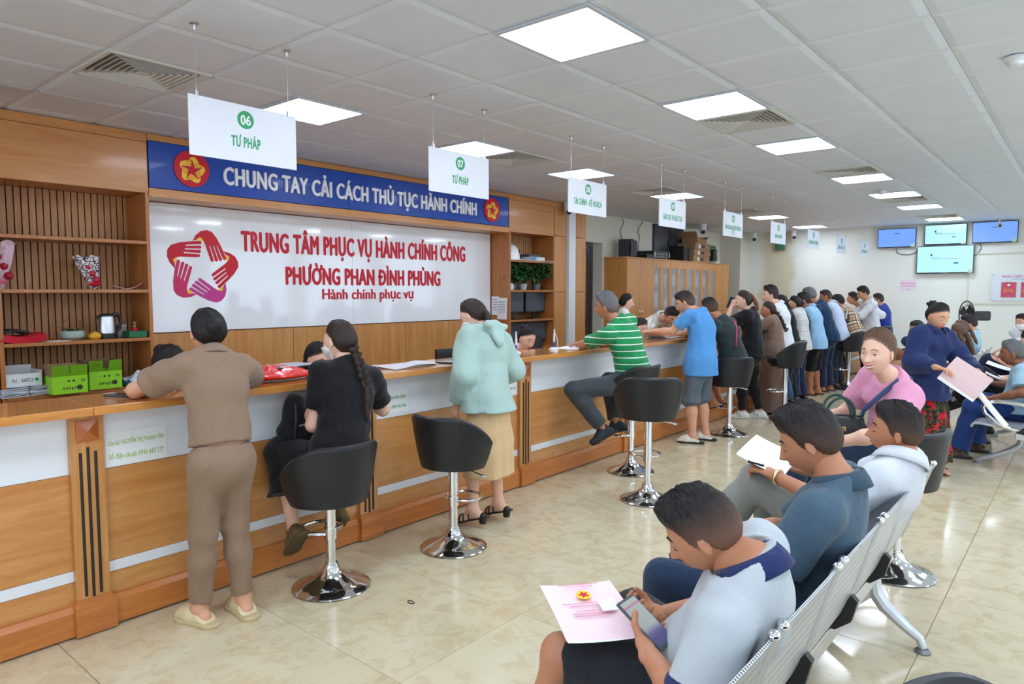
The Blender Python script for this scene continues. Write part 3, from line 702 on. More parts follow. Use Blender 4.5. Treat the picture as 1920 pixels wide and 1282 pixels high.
r = thing('carton', 'dark box beside the brown cartons on the cabinet', 'cardboard box', (-.4, 11.42, ZT), 0, 'cartons on the cabinet'); MB().box(-.16, .16, -.13, .13, 0, .3, .004).build('body', plain('dark_carton', srgb(40, 40, 42), .6), r); MB().box(-.165, .165, -.135, .135, .26, .3, .004).build('lid', M_BLACKP, r)
r = thing('column_speaker', 'black cylinder with a white base on the cabinet end', 'speaker', (-.3, 12.85, ZT)); MB().lathe([(0,.05),(.07,.05),(.07,.30),(.06,.31),(0,.31)], n=24).build('body', M_BLACKP, r, True); MB().box(-.1, .1, -.1, .1, 0, .05, .004).build('base', M_PVC, r)
# grey switch board on the wall behind them
r = thing('switch_board', 'tall dark grey board on the wall behind the cartons', 'board', (X0, 11.28, 2.24))
MB().box(.001, .05, -.62, .62, 0, .70, .004).build('case', plain('charcoal_panel', srgb(56, 60, 66), .35), r); MB().box(.05, .054, -.02, .02, .05, .65).build('seam', M_BLACKP, r); MB().ell((.06, -.05, .35), (.03, .04, .06), 12, 8).build('lock', M_BLACKP, r, True)
# cables from the ceiling
for k, (y, ph, lb) in enumerate(((9.43, 0, 'black cable hanging from the ceiling to the loudspeaker'), (10.12, 1.3, 'black cable hanging from the ceiling to the amplifier'))):
    P = [(-.56+.02*math.sin(q*9+ph), y+.035*math.sin(q*13+ph)-.1*q*k, H_CEIL-.01-(H_CEIL-ZT-.15)*q) for q in np.linspace(0, 1, 26)]
    tag(MB().tube(P, .006, 6).build('cable', M_BLACKP, None, True), lb, 'cable')

# ---- doors in the cream wall
def door(name, ya, yb, zt, lbl):
    d = struct(boxo(name, X0-.09, X0-.04, ya, yb, zt-.07, zt, M_BLACKP)); MD = plain('door_frame_dark', srgb(66, 64, 64), .4, .3)
    d.data.materials[0] = MD
    for a, b in ((ya, ya+.07), (yb-.07, yb)): boxo('jamb', X0-.09, X0-.04, a, b, 0, zt-.07, MD, d, .003)
    boxo('leaf_frame', X0-.075, X0-.045, ya+.08, ya+.15, .02, zt-.08, MD, d); boxo('leaf_frame', X0-.075, X0-.045, yb-.15, yb-.08, .02, zt-.08, MD, d)
    boxo('mid_rail', X0-.075, X0-.045, ya+.15, yb-.15, .98, 1.12, MD, d); boxo('mid_rail', X0-.075, X0-.045, ya+.15, yb-.15, .02, .2, MD, d); boxo('mid_rail', X0-.075, X0-.045, ya+.15, yb-.15, zt-.2, zt-.08, MD, d)
    for z0, z1 in ((.2, .98), (1.12, zt-.2)): boxo('pane', X0-.065, X0-.055, ya+.15, yb-.15, z0, z1, plain('door_glass_tint', srgb(96, 88, 78), .15, alpha=1), d)
door('door_1', D1a, D1b, 2.46, ''); door('door_2', D2a, D2b, 2.41, '')
r = thing('exit_sign', 'small green exit sign above the far door in the cream wall', 'sign', (X0+.002, 13.4, 2.48)); MB().box(0, .03, -.17, .17, 0, .17, .004).build('case', plain('exit_green', srgb(18, 110, 60), .4), r)
text_part('lettering', 'LỐI RA', (.031, 0, .11), EU, EV, .2, .05, plain('exit_light', srgb(120, 230, 150), .4), r, .001); text_part('lettering', 'EXIT', (.031, 0, .045), EU, EV, .12, .035, plain('exit_light', srgb(120, 230, 150), .4), r, .001)

# ---- cameras
def dome(x, y, lb, z=H_CEIL, big=1.0, look=(.7, -.7, -.35)):
    r = thing('security_camera', lb, 'camera', (x, y, z), 0, 'white security cameras'); s = big
    MB().lathe([(0,0),(.055*s,0),(.055*s,-.03*s),(.05*s,-.05*s),(0,-.05*s)], (0,0,-.001), 24).build('mount', M_PVC, r, True)
    MB().lathe([(0,-.045*s),(.05*s,-.045*s),(.052*s,-.085*s),(.046*s,-.12*s),(.03*s,-.145*s),(0,-.15*s)], n=24).build('housing', M_PVC, r, True)
    d = vn(look); c = A(0,0,-.11*s)+d*.03*s; MB().ell(c, (.034*s,)*3, 16, 10).build('lens', M_SCREEN, r, True)
dome(-.02, 7.0, 'white dome camera next to the white trunking post', big=1.25); dome(.06, 11.5, 'white dome camera in front of the dark grey board', big=1.3); dome(.1, 14.1, 'dark-eyed dome camera in the corner left of sign 11', big=1.3); dome(.95, 14.2, 'white dome camera right of the emergency light', big=1.2)
dome(.55, -.33, 'white camera cut off by the left picture edge', big=1.9, look=(.3, -.6, -.7))
r = thing('bullet_camera', 'small white bullet camera in front of the rightmost screen', 'camera', (4.70, 14.0, H_CEIL)); MB().lathe([(0,0),(.04,0),(.04,-.015),(.012,-.02),(.012,-.09),(0,-.09)], (0,0,-.001), 16).build('bracket', M_PVC, r, True); MB().cyl((0,.06,-.09), (.02,-.1,-.14), .035, n=16).build('barrel', M_PVC, r, True); MB().cyl((.02,-.1,-.14), (.021,-.106,-.142), .026, n=16).build('lens', M_SCREEN, r)
r = thing('emergency_light', 'twin-lamp emergency light on the wall right of sign 11', 'lamp', (.62, 14.4, 2.55)); MB().box(-.1, .1, -.1, -.002, 0, .2, .006).build('case', M_GREYMET, r)
for s in (-1, 1): MB().ell((s*.07, -.1, .27), (.06, .05, .06), 14, 8).build('lamp_head', M_PVC, r, True)
MB().box(-.05, .05, -.103, -.1, .02, .12).build('sticker', M_GREEN, r)

# ================================================================== FAR WALL
FY = 14.4
def screen_mat(name, base, top):
    t = NT(name); v = t.coord('Object'); n = t.noise(v, 2.2, 3); c = t.mix(n.outputs[0], base, top)
    t.set(Base_Color=(.02,.02,.02,1), Roughness=.2, Emission_Strength=.85); t.l(c, t.b.inputs['Emission Color']); return t.m
S_B = screen_mat('screen_blue', srgb(84, 128, 206), srgb(108, 146, 220)); S_C = screen_mat('screen_cyan', srgb(132, 196, 224), srgb(176, 220, 236))
EX, EZ = (1, 0, 0), (0, 0, 1)
M_DK = plain('screen_dark_print', srgb(40, 60, 110), .5); M_TEAL = plain('screen_button', srgb(20, 130, 150), .5)
def tv(x0, x1, z0, z1, mat, lb, logo, tilt=.06):
    w, h = x1-x0, z1-z0
    r = thing('television', lb, 'television', ((x0+x1)/2, FY-.09, z0), 0, 'wall screens'); 
    MB().box(-w/2, w/2, 0, .05, 0, h, .006).build('case', M_BLACKP, r); MB().box(-w/2+.012, w/2-.012, -.003, .0, .02, h-.012).build('display', mat, r)
    MB().box(-.15, .15, .05, .088, h*.3, h*.7).build('wall_bracket', M_GREYMET, r); MB().box(-.03, .03, -.003, .0, .004, .012).build('badge', M_GREYMET, r)
    MB().box(w/2-.09, w/2-.02, -.0045, -.003, .005, .075).build('sticker', plain('sticker_green', srgb(190, 222, 190), .5), r)
    if logo:
        MB().prism([(-.03,.0),(.02,.03),(.0,.0),(.025,-.03),(-.01,-.025)], (-w*.23, -.0045, h*.68), EX, EZ, (0,-1,0), .001).build('logo', M_DK, r)
        for q, (a, b, c) in enumerate(((-.24, -.08, .56), (-.24, .22, .52))): MB().box(a*w, b*w, -.0045, -.003, h*c, h*c+.006).build('text_line', M_DK, r)
        MB().box(w*.16, w*.24, -.0045, -.003, h*.34, h*.4).build('button_mark', M_TEAL, r)
    else: MB().box(-.06*w, .08*w, -.0045, -.003, h*.72, h*.72+.012).build('text_line', M_DK, r)
tv(2.615, 3.31, 2.51, 2.895, S_B, 'leftmost blue wall screen under the ceiling', False); tv(3.455, 4.165, 2.535, 2.93, S_C, 'pale cyan wall screen in the middle of the upper row', True); tv(4.25, 4.965, 2.535, 2.935, S_B, 'rightmost blue wall screen under the ceiling', False); tv(3.335, 4.295, 1.975, 2.515, S_C, 'largest cyan wall screen below the other three', True)
for P, lb in (([(2.95, 14.39, 2.5), (2.96, 14.385, 2.42), (3.05, 14.385, 2.37), (3.18, 14.385, 2.36), (3.3, 14.385, 2.4), (3.4, 14.37, 2.45)], 'thin cable looping under the leftmost screen'), ([(4.38, 14.39, 2.53), (4.4, 14.385, 2.45), (4.36, 14.385, 2.36), (4.3, 14.38, 2.3)], 'thin cable between the rightmost and largest screens')):
    tag(MB().tube(P, .006, 6).build('cable', M_BLACKP, None, True), lb, 'cable')
r = thing('paper_notice', 'pink-lettered paper notice taped to the far wall', 'notice', (3.19, FY-.002, 1.74)); MB().box(-.15, .15, 0, .001, -.11, .11).build('sheet', plain('pinkish_paper', srgb(238, 226, 236), .8), r)
MPK = plain('pink_print', srgb(226, 80, 150), .7)
text_part('lettering', 'MỜI LẤY SỐ THỨ TỰ', (0, -.001, .045), EX, EZ, .26, .035, MPK, r, .0008); text_part('lettering', 'VUI LÒNG CHỜ ĐẾN LƯỢT', (0, -.001, -.01), EX, EZ, .26, .022, MPK, r, .0008); text_part('lettering', 'Xin cảm ơn', (0, -.001, -.07), EX, EZ, .1, .02, M_RED, r, .0008)
r = thing('wall_frame', 'wide cream moulding frame on the far wall around the notice board', 'frame', (5.6, FY-.01, 1.38))
for a, b, c_, d_ in ((-1.4, 1.4, 0, .025), (-1.4, -1.375, .025, .95), (1.375, 1.4, .025, .95), (-1.4, 1.4, .95, .975)): MB().box(a, b, -.012, .008, c_, d_, .002).build('moulding', M_CREAM, r)
r = thing('notice_board', 'white notice board with red heading and two clipboards', 'board', (5.28, FY-.02, 1.45)); MB().box(-.70, .70, -.004, .012, 0, .5, .003).build('board', plain('notice_acrylic', srgb(226, 230, 240), .15), r)
text_part('lettering', 'BẢNG NIÊM YẾT THỦ TỤC HÀNH CHÍNH', (.02, -.0042, .45), EX, EZ, 1.1, .036, M_RED, r, .001); text_part('lettering', 'THỰC HIỆN ĐÚNG THỦ TỤC ĐÃ NIÊM YẾT', (.02, -.0042, .40), EX, EZ, .8, .018, M_DK, r, .0008); text_part('lettering', 'CÔNG KHAI MINH BẠCH', (.02, -.0042, .37), EX, EZ, .5, .016, M_DK, r, .0008)
for x in (-.67, .67):
    for z in (.03, .47): MB().lathe([(0,0),(.014,0),(.014,.006),(0,.006)], (x, -.012, z), 12).build('standoff', M_STEEL, r, True)
for x, lb in ((-.42, 'red clipboard at the left on the notice board'), (-.12, 'red clipboard right of the first on the notice board')):
    q = thing('clipboard', lb, 'clipboard', (5.28+x, FY-.03, 1.50), 0, 'clipboards on the notice board'); MB().box(-.125, .125, -.006, .004, 0, .32, .003).build('backing', M_PVC, q)
    MB().box(-.115, .115, -.008, -.006, .01, .29).build('cover', plain('crimson_cover', srgb(206, 36, 84), .25, coat=.4), q); MB().box(-.05, .05, -.016, -.006, .29, .325, .004).build('clip', M_STEEL, q)
    text_part('lettering', 'BẢNG GIÁ', (0, -.009, .15), EX, EZ, .15, .03, M_YEL, q, .0008); text_part('lettering', 'THỦ TỤC', (0, -.009, .11), EX, EZ, .18, .02, M_YEL, q, .0008)
    MB().lathe([(0,0),(.022,0),(.022,.001),(0,.001)], n=16).build('seal', M_LETW, q, loc=(0, -.0085, .24), rot=(PI/2, 0, 0))

# ---- standing fan
r = thing('standing_fan', 'black standing fan by the far wall, seen from behind', 'fan', (4.62, 11.5, 0), .6)
MB().lathe([(0,0),(.2,0),(.2,.02),(.05,.045),(.02,.07),(0,.07)], n=32).build('base', M_BLACKP, r, True); MB().cyl((0,0,.05), (0,0,1.2), .02, n=14).build('pole', M_BLACKP, r, True)
MB().box(.02, .26, -.05, .06, 1.16, 1.31, .02).build('motor', M_BLACKP, r); MB().box(.265, .268, -.03, .03, 1.2, 1.26).build('badge', M_GREYMET, r)
c0 = A(-.08, 0, 1.25)
g = MB()
for rad in (.22, .15, .08): g.tube([(c0[0]+.02*(1-rad/.22), rad*math.cos(a), c0[2]+rad*math.sin(a)) for a in np.linspace(0, 2*PI, 28, endpoint=False)], .009 if rad > .2 else .005, 6, True)
for k in range(24): a = 2*PI*k/24; g.tube([(c0[0]+.06, .02*math.cos(a), c0[2]+.02*math.sin(a)), (c0[0]+.05, .12*math.cos(a), c0[2]+.12*math.sin(a)), (c0[0], .22*math.cos(a), c0[2]+.22*math.sin(a))], .0035, 4)
g.build('grille', M_BLACKP, r)
for k in range(3):
    a = 2*PI*k/3+.4; d1 = A(0, math.cos(a), math.sin(a)); d2 = A(0, -math.sin(a), math.cos(a))
    G = [[c0+d1*q*.19+d2*s*(.03+.04*q)+A(.02*s, 0, 0) for s in (-1, 0, 1)] for q in np.linspace(.15, 1, 6)]; MB().sheet(G, .003).build('blade', M_RUBBER, r, True)

# ================================================================== THINGS ON SHELVES AND COUNTER
def flatbox(x, y, z, sx, sy, sz, rz, mat, name, label, cat, group=None, c=.002):
    r = thing(name, label, cat, (x, y, z), rz, group); MB().box(-sx/2, sx/2, -sy/2, sy/2, 0, sz, c).build('body', mat, r); return r
ZS = .8215
LIMEB = plain('lime_carton', srgb(146, 208, 30), .5, coat=.2); INK = plain('dark_print', srgb(40, 52, 30), .6); KRAFT = plain('kraft_inside', srgb(140, 112, 82), .85)
def paperbox(x, y, z, w, d, h, rz, label, flap):
    r = thing('paper_carton', label, 'cardboard box', (x, y, z), rz, 'lime green paper cartons'); th = .004
    m = MB().box(d/2-th, d/2, -w/2, w/2, 0, h*.62).box(-d/2, -d/2+th, -w/2, w/2, 0, h*.62).box(-d/2+th, d/2-th, -w/2, -w/2+th, 0, h*.62).box(-d/2+th, d/2-th, w/2-th, w/2, 0, h*.62).box(-d/2, d/2, -w/2, w/2, 0, .003)
    m.build('body', LIMEB, r)
    for a, b in ((-w/2, -.004 if not flap else -.02), (.004 if not flap else .02, w/2)):
        MB().add([(d/2-th,a,h*.62),(d/2-th,b if a < 0 else b,h*.62),(d/2+.004,b if b > 0 or not flap else b-.0,h),(d/2+.004,a if a < 0 or not flap else a+.01,h)], [(0,1,2,3),(3,2,1,0)]).build('flap', LIMEB, r)
        MB().box(-d/2-.004, -d/2, a, b, h*.62, h).build('flap', KRAFT, r)
    for s in (-1, 1): MB().box(-d/2, d/2, s*(w/2-.001)-.001, s*(w/2-.001)+.001, h*.62, h).build('flap', KRAFT, r)
    # print on the front, upside down as it stands
    text_part('lettering', 'plus', (d/2+.0008, -.0, h*.2), (0,-1,0), (0,0,-1), w*.42, h*.14, INK, r, .0006, .02)
    MB().prism([(.02*math.cos(a), .02*math.sin(a)) for a in np.linspace(0, 2*PI, 14, endpoint=False)], (d/2, w*.27, h*.21), EU, EV, (1,0,0), .001).build('round_mark', INK, r)
    text_part('lettering', '70', (d/2+.0008, w*.36, h*.45), EU, EV, w*.12, h*.1, INK, r, .0006)
    for q in range(4): MB().prism([(.009*math.cos(a), .009*math.sin(a)) for a in np.linspace(0, 2*PI, 10, endpoint=False)], (d/2, -w*.32+q*w*.14, h*.45), EU, EV, (1,0,0), .0008).build('icon', INK if q > 1 else M_LIME, r)
paperbox(-.10, .30, ZS, .245, .20, .225, 0, 'lime green open carton standing left of its twin on the bottom shelf', False)
paperbox(-.20, .585, ZS, .245, .22, .235, .02, 'lime green open carton with a wide slit, right of its twin on the bottom shelf', True)
r = thing('paper_carton', 'white copy-paper carton with green logo lying on a bundle of papers', 'cardboard box', (-.24, .03, ZS+.072), .03)
m = MB().box(.10, .103, -.14, .12, 0, .10).box(-.13, -.127, -.14, .12, 0, .15).box(-.13, .103, -.14, -.137, 0, .12).box(-.13, .103, .117, .12, 0, .12).box(-.13, .103, -.14, .12, 0, .003); m.build('body', plain('white_carton', srgb(226, 228, 230), .6), r)
text_part('lettering', 'COPY', (.1036, .02, .05), (0,-1,0), (0,0,-1), .08, .028, INK, r, .0006); text_part('lettering', '70', (.1036, -.06, .05), (0,-1,0), (0,0,-1), .035, .026, M_GREYMET, r, .0006)
MB().prism([(.013*math.cos(a), .013*math.sin(a)) for a in np.linspace(0, 2*PI, 12, endpoint=False)], (.103, .085, .05), EU, EV, (1,0,0), .0008).build('round_mark', M_GREEN, r)
r = thing('paper_bundle', 'tied bundle of loose papers under the white carton', 'papers', (-.22, .05, ZS))
for q in range(8):
    G = [[(x+rr.uniform(-.004, .004), y+rr.uniform(-.004, .004), .004+q*.0085+.004*math.sin(9*y+q)) for y in np.linspace(-.17-.008*(q % 3), .16+.01*((q*2) % 3), 6)] for x in np.linspace(-.12, .12+.006*(q % 2), 3)]; MB().sheet(G, .005).build('sheet', [M_PAPER, plain('grey_sheet', srgb(186, 190, 204), .7)][q % 2], r, True)
MB().tube([(.128, .01, .0), (.13, .0, .04), (.128, .01, .072), (0, .01, .078)], .0025, 6).build('string', M_BLACK, r)
r = thing('tissue_pack', 'crumpled blue and white plastic pack on the bottom shelf', 'package', (-.16, .86, ZS))
G = [[(-.10+.2*u_, -.10+.2*w_, .05+.075*max(0, 1-abs(w_-.55)*2.4-abs(u_-.5)*.9)+.012*math.sin(9*u_+7*w_)) for w_ in np.linspace(0, 1, 9)] for u_ in np.linspace(0, 1, 7)]; MB().sheet(G, .004).build('wrapper', plain('white_film', srgb(222, 230, 242), .25), r, True)
MB().box(-.1, .095, -.1, .1, 0, .045, .01).build('body', plain('blue_pack', srgb(34, 120, 196), .35), r)
# second shelf: red cloth bag, dish garden, yellow jar, kettle, green box with figurine
Z2 = 1.227
r = thing('cloth_bag', 'folded red and black cloth bag on the kettle shelf', 'bag', (-.25, .02, Z2))
G = [[(-.13+.26*u_, -.14+.31*w_, .03+.012*math.sin(6*w_+2)+.006*math.sin(13*u_+5*w_)) for w_ in np.linspace(0, 1, 12)] for u_ in np.linspace(0, 1, 8)]; MB().sheet(G, .055).build('fabric', plain('red_fabric', srgb(190, 18, 40), .8), r, True)
G = [[(-.12+.22*u_, -.13+.2*w_, .072+.018*math.sin(PI*w_)+.006*math.sin(15*u_)) for w_ in np.linspace(0, 1, 9)] for u_ in np.linspace(0, 1, 7)]; MB().sheet(G, .02).build('lining', M_BLACK, r, True)
tag(flatbox(-.2, .27, Z2-.0005, .16, .16, .002, .2, M_PAPER, 'paper_sheet', 'loose white sheet between the red bag and the dish garden', 'paper'))
r = thing('dish_garden', 'pale grey-green ceramic bowl with a wire hoop and small plants', 'plant pot', (-.28, .42, Z2))
MB().lathe([(0,0),(.06,0),(.085,.02),(.09,.05),(.082,.07),(.074,.072),(.07,.06),(0,.06)], n=28).build('bowl', plain('celadon_glaze', srgb(160, 176, 166), .3), r, True)
MB().tube([(0, .08*math.cos(a), .06+.12*math.sin(a)) for a in np.linspace(.1, PI-.1, 16)], .0025, 6).build('hoop', plain('brown_wire', srgb(104, 78, 56), .6), r)
M_LEAF = plain('leaf_green', srgb(54, 96, 44), .45); M_LEAFD = plain('leaf_dark_green', srgb(36, 76, 34), .45)
def leaf(mb, o, d, up, L, W):
    o, d = A(*o), vn(d); s = vn(np.cross(d, up)); n = np.cross(s, d)
    G = [[o+d*L*q+s*W*.5*k*math.sin(PI*min(1, q*.93+.05))**.8+n*(.12*L*math.sin(PI*q)-.25*L*q*q-.02*abs(k)*L) for k in (-1, 0, 1)] for q in np.linspace(0, 1, 6)]
    mb.sheet(G, .0012)
for k in range(14):
    m = MB(); a = rr.uniform(0, 6.28); leaf(m, (.03*math.cos(a), .03*math.sin(a), .06), (math.cos(a), math.sin(a), 1.2), A(0,0,1), rr.uniform(.04, .06), .016); m.build('leaf', M_LEAF if k % 2 else M_LEAFD, r, True)
r = thing('yellow_jar', 'small round yellow painted jar beside the dish garden', 'jar', (-.18, .55, Z2)); MB().lathe([(0,0),(.03,0),(.045,.018),(.046,.032),(.034,.05),(.02,.054),(0,.054)], n=24).build('body', plain('yellow_glaze', srgb(226, 172, 48), .3), r, True); MB().lathe([(0,.05),(.022,.05),(.018,.06),(0,.064)], n=20).build('lid', plain('yellow_glaze', srgb(226, 172, 48), .3), r, True)
r = thing('electric_kettle', 'steel electric kettle with black lid and handle on the shelf', 'kettle', (-.22, .655, Z2))
MB().lathe([(0,0),(.07,0),(.072,.018),(.07,.045),(0,.045)], n=32).build('base', M_BLACKP, r, True); MB().lathe([(0,.045),(.069,.045),(.067,.1),(.062,.165),(.058,.185),(0,.185)], n=36).build('body', M_STEEL, r, True, 50)
MB().lathe([(0,.183),(.06,.183),(.058,.196),(.03,.206),(0,.208)], n=32).build('lid', M_BLACKP, r, True)
MB().tube([(.0,.05,.195),(.0,.085,.198),(.0,.105,.175),(.0,.108,.12),(.0,.095,.075),(.0,.07,.06)], [.016,.017,.015,.013,.013,.012], 10).build('handle', M_BLACKP, r, True); MB().add([(.01,-.055,.185),(-.01,-.055,.185),(0,-.085,.19),(0,-.06,.15)], [(0,1,2),(0,2,3),(1,3,2)]).build('spout', M_BLACKP, r)
r = thing('green_box', 'open dark green cardboard tray holding small ornaments', 'box', (-.2, .87, Z2)); m = MB()
for b in ((-.06,.06,-.075,-.072,0,.055),(-.06,.06,.072,.075,0,.055),(-.06,-.057,-.075,.075,0,.055),(.057,.06,-.075,.075,0,.055),(-.06,.06,-.075,.075,0,.003)): m.box(*b)
m.build('tray', plain('dark_green_card', srgb(22, 108, 62), .5), r)
r = thing('figurine', 'tiny bear ornament with red base in the green tray', 'ornament', (-.21, .87, Z2+.003)); MB().ell((0,0,.06),(.026,.026,.022),14,8).build('red_base', M_RED, r, True)
m = MB().ell((0,0,.09),(.014,.014,.016),12,8).ell((0,0,.115),(.013,.013,.013),12,8).ell((0,-.011,.127),(.005,)*3,8,6).ell((0,.011,.127),(.005,)*3,8,6); m.build('bear', plain('gold_ornament', srgb(150, 120, 60), .4), r, True)
r = thing('plastic_case', 'clear grey plastic case beside the green tray', 'box', (-.3, .79, Z2)); MB().box(-.04, .04, -.035, .035, 0, .105, .006).build('case', plain('clear_grey_plastic', srgb(130, 128, 124), .2), r); MB().box(-.041, .041, -.036, .036, .09, .11, .004).build('lid', plain('grey_lid', srgb(150, 150, 148), .3), r)
# third shelf: wrapped flowers
Z3 = 1.635
def bouquet(x, y, z, h, w, label, tilt, pat):
    r = thing('wrapped_bouquet', label, 'bouquet', (x, y, z)); 
    t = NT('wrap_'+pat); v = t.coord('Object', (30,30,30)); vo = t.n('ShaderNodeTexVoronoi', feature='DISTANCE_TO_EDGE'); vo.inputs['Scale'].default_value = 1.0; t.l(v, vo.inputs['Vector'])
    c = t.ramp(vo.outputs['Distance'], [(.05, srgb(58, 34, 38)), (.1, srgb(222, 216, 218))]) if pat == 'net' else t.ramp(vo.outputs['Distance'], [(.05, srgb(232, 206, 216)), (.4, srgb(220, 170, 188))])
    t.l(c, t.b.inputs['Base Color']); t.set(Roughness=.25, Coat_Weight=.4)
    G = []
    for q in np.linspace(0, 1, 12):
        rad = (.03+.0*q) if q < .12 else .03+(w/2-.03)*((q-.12)/.88)**.8; row = []
        for a in np.linspace(-2.4, 2.4, 18): row.append((rad*math.cos(a)*.7+.01*math.sin(7*a+9*q)+tilt[0]*q, rad*math.sin(a)+tilt[1]*q, h*q+.012*math.sin(5*a)*q))
        G.append(row)
    MB().sheet(G, .003).build('wrapping', t.m, r, True)
    for k in range(3): MB().ell((.03+tilt[0]*.7, -.02+.03*k+tilt[1]*.7, h*(.68-.2*k)), (.03,.032,.03), 12, 8).build('rose', plain('rose_red', srgb(176, 20, 52), .5), r, True)
    MB().ell((.02, 0, h*.16), (.03,.045,.018), 12, 8).build('ribbon', M_RED if pat == 'net' else plain('pink_ribbon', srgb(230, 110, 150), .4), r, True)
    return r
bouquet(-.30, .60, Z3, .27, .20, 'bouquet in black and white netted wrap with a red rose', (.0, -.05), 'net')
r = thing('bouquet_ribbon', 'curled red and white ribbon lying right of the bouquet', 'ribbon', (-.22, .82, Z3)); G = [[(.02*s+.01*math.sin(6*q), -.11+.24*q, .006+.05*(2*q-1)**2*(1.1 if q > .5 else .5)) for s in (-1, 0, 1)] for q in np.linspace(0, 1, 16)]; MB().sheet(G, .003).build('band', plain('white_pink_ribbon', srgb(220, 190, 196), .4), r, True)
MB().sheet([[(p[0]*.5, p[1], p[2]+.003) for p in g_] for g_ in G[:6]], .002).build('red_end', M_RED, r, True); MB().sheet([[(p[0]*.5, p[1], p[2]+.003) for p in g_] for g_ in G[-5:]], .002).build('red_end', M_RED, r, True)
bouquet(-.26, -.06, Z3, .36, .2, 'pink wrapped bouquet cut off by the picture edge', (.0, .02), 'pink')

# right shelves: helmet, boxes, plants, mug, monitors
r = thing('safety_helmet', 'white hard hat with dark slots on the top right shelf', 'helmet', (-.27, 5.93, 2.061)); MB().lathe([(.145,.0),(.145,.06),(.133,.13),(.098,.19),(.046,.22),(0,.225)], n=36).build('shell', M_GLOSSW, r, True, 60)
MB().lathe([(.14,.0),(.178,.0),(.178,.008),(.14,.012)], n=36).build('brim', M_GLOSSW, r, True); MB().ell((.122, .06, .12), (.012,.016,.028), 10, 6).build('slot', M_BLACK, r, True); MB().ell((.115, .1, .03), (.02,.022,.01), 10, 6).build('buckle', M_BLACK, r, True)
r = flatbox(-.25, 6.38, 2.061, .26, .34, .055, 0, plain('white_carton', srgb(226, 228, 230), .6), 'document_box', 'white box with a printed front beside the hard hat', 'box')
MB().box(.13, .131, -.17, -.03, .005, .05).build('print', plain('blue_print', srgb(90, 140, 190), .5), r)
r = flatbox(-.26, 6.34, 2.1165, .24, .30, .035, .03, plain('charcoal_book', srgb(58, 64, 78), .5), 'folder', 'dark folder lying on the white box', 'folder'); MB().box(-.118, .118, -.148, .148, .006, .029).build('pages', M_PAPER, r)
tag(flatbox(-.19, 6.62, 2.061, .2, .22, .006, 0, M_PAPER, 'paper_stack', 'flat white papers at the end of the helmet shelf', 'papers'))
def potted(x, y, z, label, nb, h, pot, seed):
    R_ = random.Random(seed); r = thing('potted_plant', label, 'plant', (x, y, z), 0, 'potted plants on the shelf')
    MB().lathe([(0,0),(.045,0),(.058,.05),(.065,.085),(.06,.09),(.054,.08),(0,.078)], n=24).build('pot', pot, r, True)
    for b in range(nb):
        a = R_.uniform(-1.7, 1.7); hh = h*R_.uniform(.3, 1); p1 = A(.13*math.cos(a)+.03, .12*math.sin(a)*R_.uniform(.5,1.1), .08+hh*.75)
        MB().tube([(0,0,.07), tuple(p1*.5+A(0,0,.07)), tuple(p1)], .0025, 5).build('stem', M_LEAFD, r)
        for q in range(7):
            aa = q*.9+R_.uniform(-.2,.2); m = MB(); leaf(m, p1, (math.cos(aa)*.8, math.sin(aa), R_.uniform(-.5,.25)), A(0,0,1), R_.uniform(.10,.15), .05); m.build('leaf', M_LEAF if R_.random() < .5 else M_LEAFD, r, True)
potted(-.26, 5.98, 1.641, 'bushy green plant at the left end of the plant shelf', 19, .40, plain('grey_pot', srgb(120, 124, 124), .5), 1); potted(-.25, 6.2, 1.641, 'green plant in the white-rimmed pot, middle of the shelf', 17, .34, M_PVC, 2); potted(-.24, 6.5, 1.641, 'tall trailing green plant at the right of the shelf', 19, .40, plain('grey_pot', srgb(120, 124, 124), .5), 3)
r = thing('mug', 'small white ornament mug at the left of the plant shelf', 'mug', (-.17, 5.83, 1.641)); MB().lathe([(0,0),(.035,0),(.045,.03),(.042,.07),(.034,.09),(.03,.088),(0,.08)], n=20).build('body', M_PVC, r, True); MB().tube([(.0,.04,.02),(.0,.065,.03),(.0,.065,.06),(.0,.04,.07)], .006, 8).build('handle', M_PVC, r, True)
def monitor(x, y, z, w, h, rz, label, group, up=.09):
    r = thing('monitor', label, 'monitor', (x, y, z), rz, group); MB().box(-.09, .09, -.11, .11, 0, .012, .004).build('base', M_BLACKP, r); MB().box(-.03, -.01, -.03, .03, .012, up+.1).build('neck', M_BLACKP, r)
    MB().box(-.012, .018, -w/2, w/2, up, up+h, .005).build('case', M_BLACKP, r); MB().box(.018, .0195, -w/2+.014, w/2-.014, up+.022, up+h-.014).build('display', plain('monitor_grey', srgb(84, 92, 102), .18), r); MB().box(.018, .0205, -.012, .012, up+.008, up+.014).build('badge', M_GREYMET, r); return r
monitor(-.29, 6.03, 1.221, .47, .31, .06, 'switched-off monitor at the left of the middle shelf', 'spare monitors'); monitor(-.29, 6.52, 1.221, .46, .31, 0, 'switched-off monitor at the right of the middle shelf', 'spare monitors'); monitor(-.27, 6.02, .815, .46, .29, 0, 'switched-off monitor left on the bottom shelf behind the clerk', 'spare monitors', .08); monitor(-.27, 6.51, .815, .46, .29, -.06, 'switched-off monitor right on the bottom shelf behind the clerk', 'spare monitors', .08)
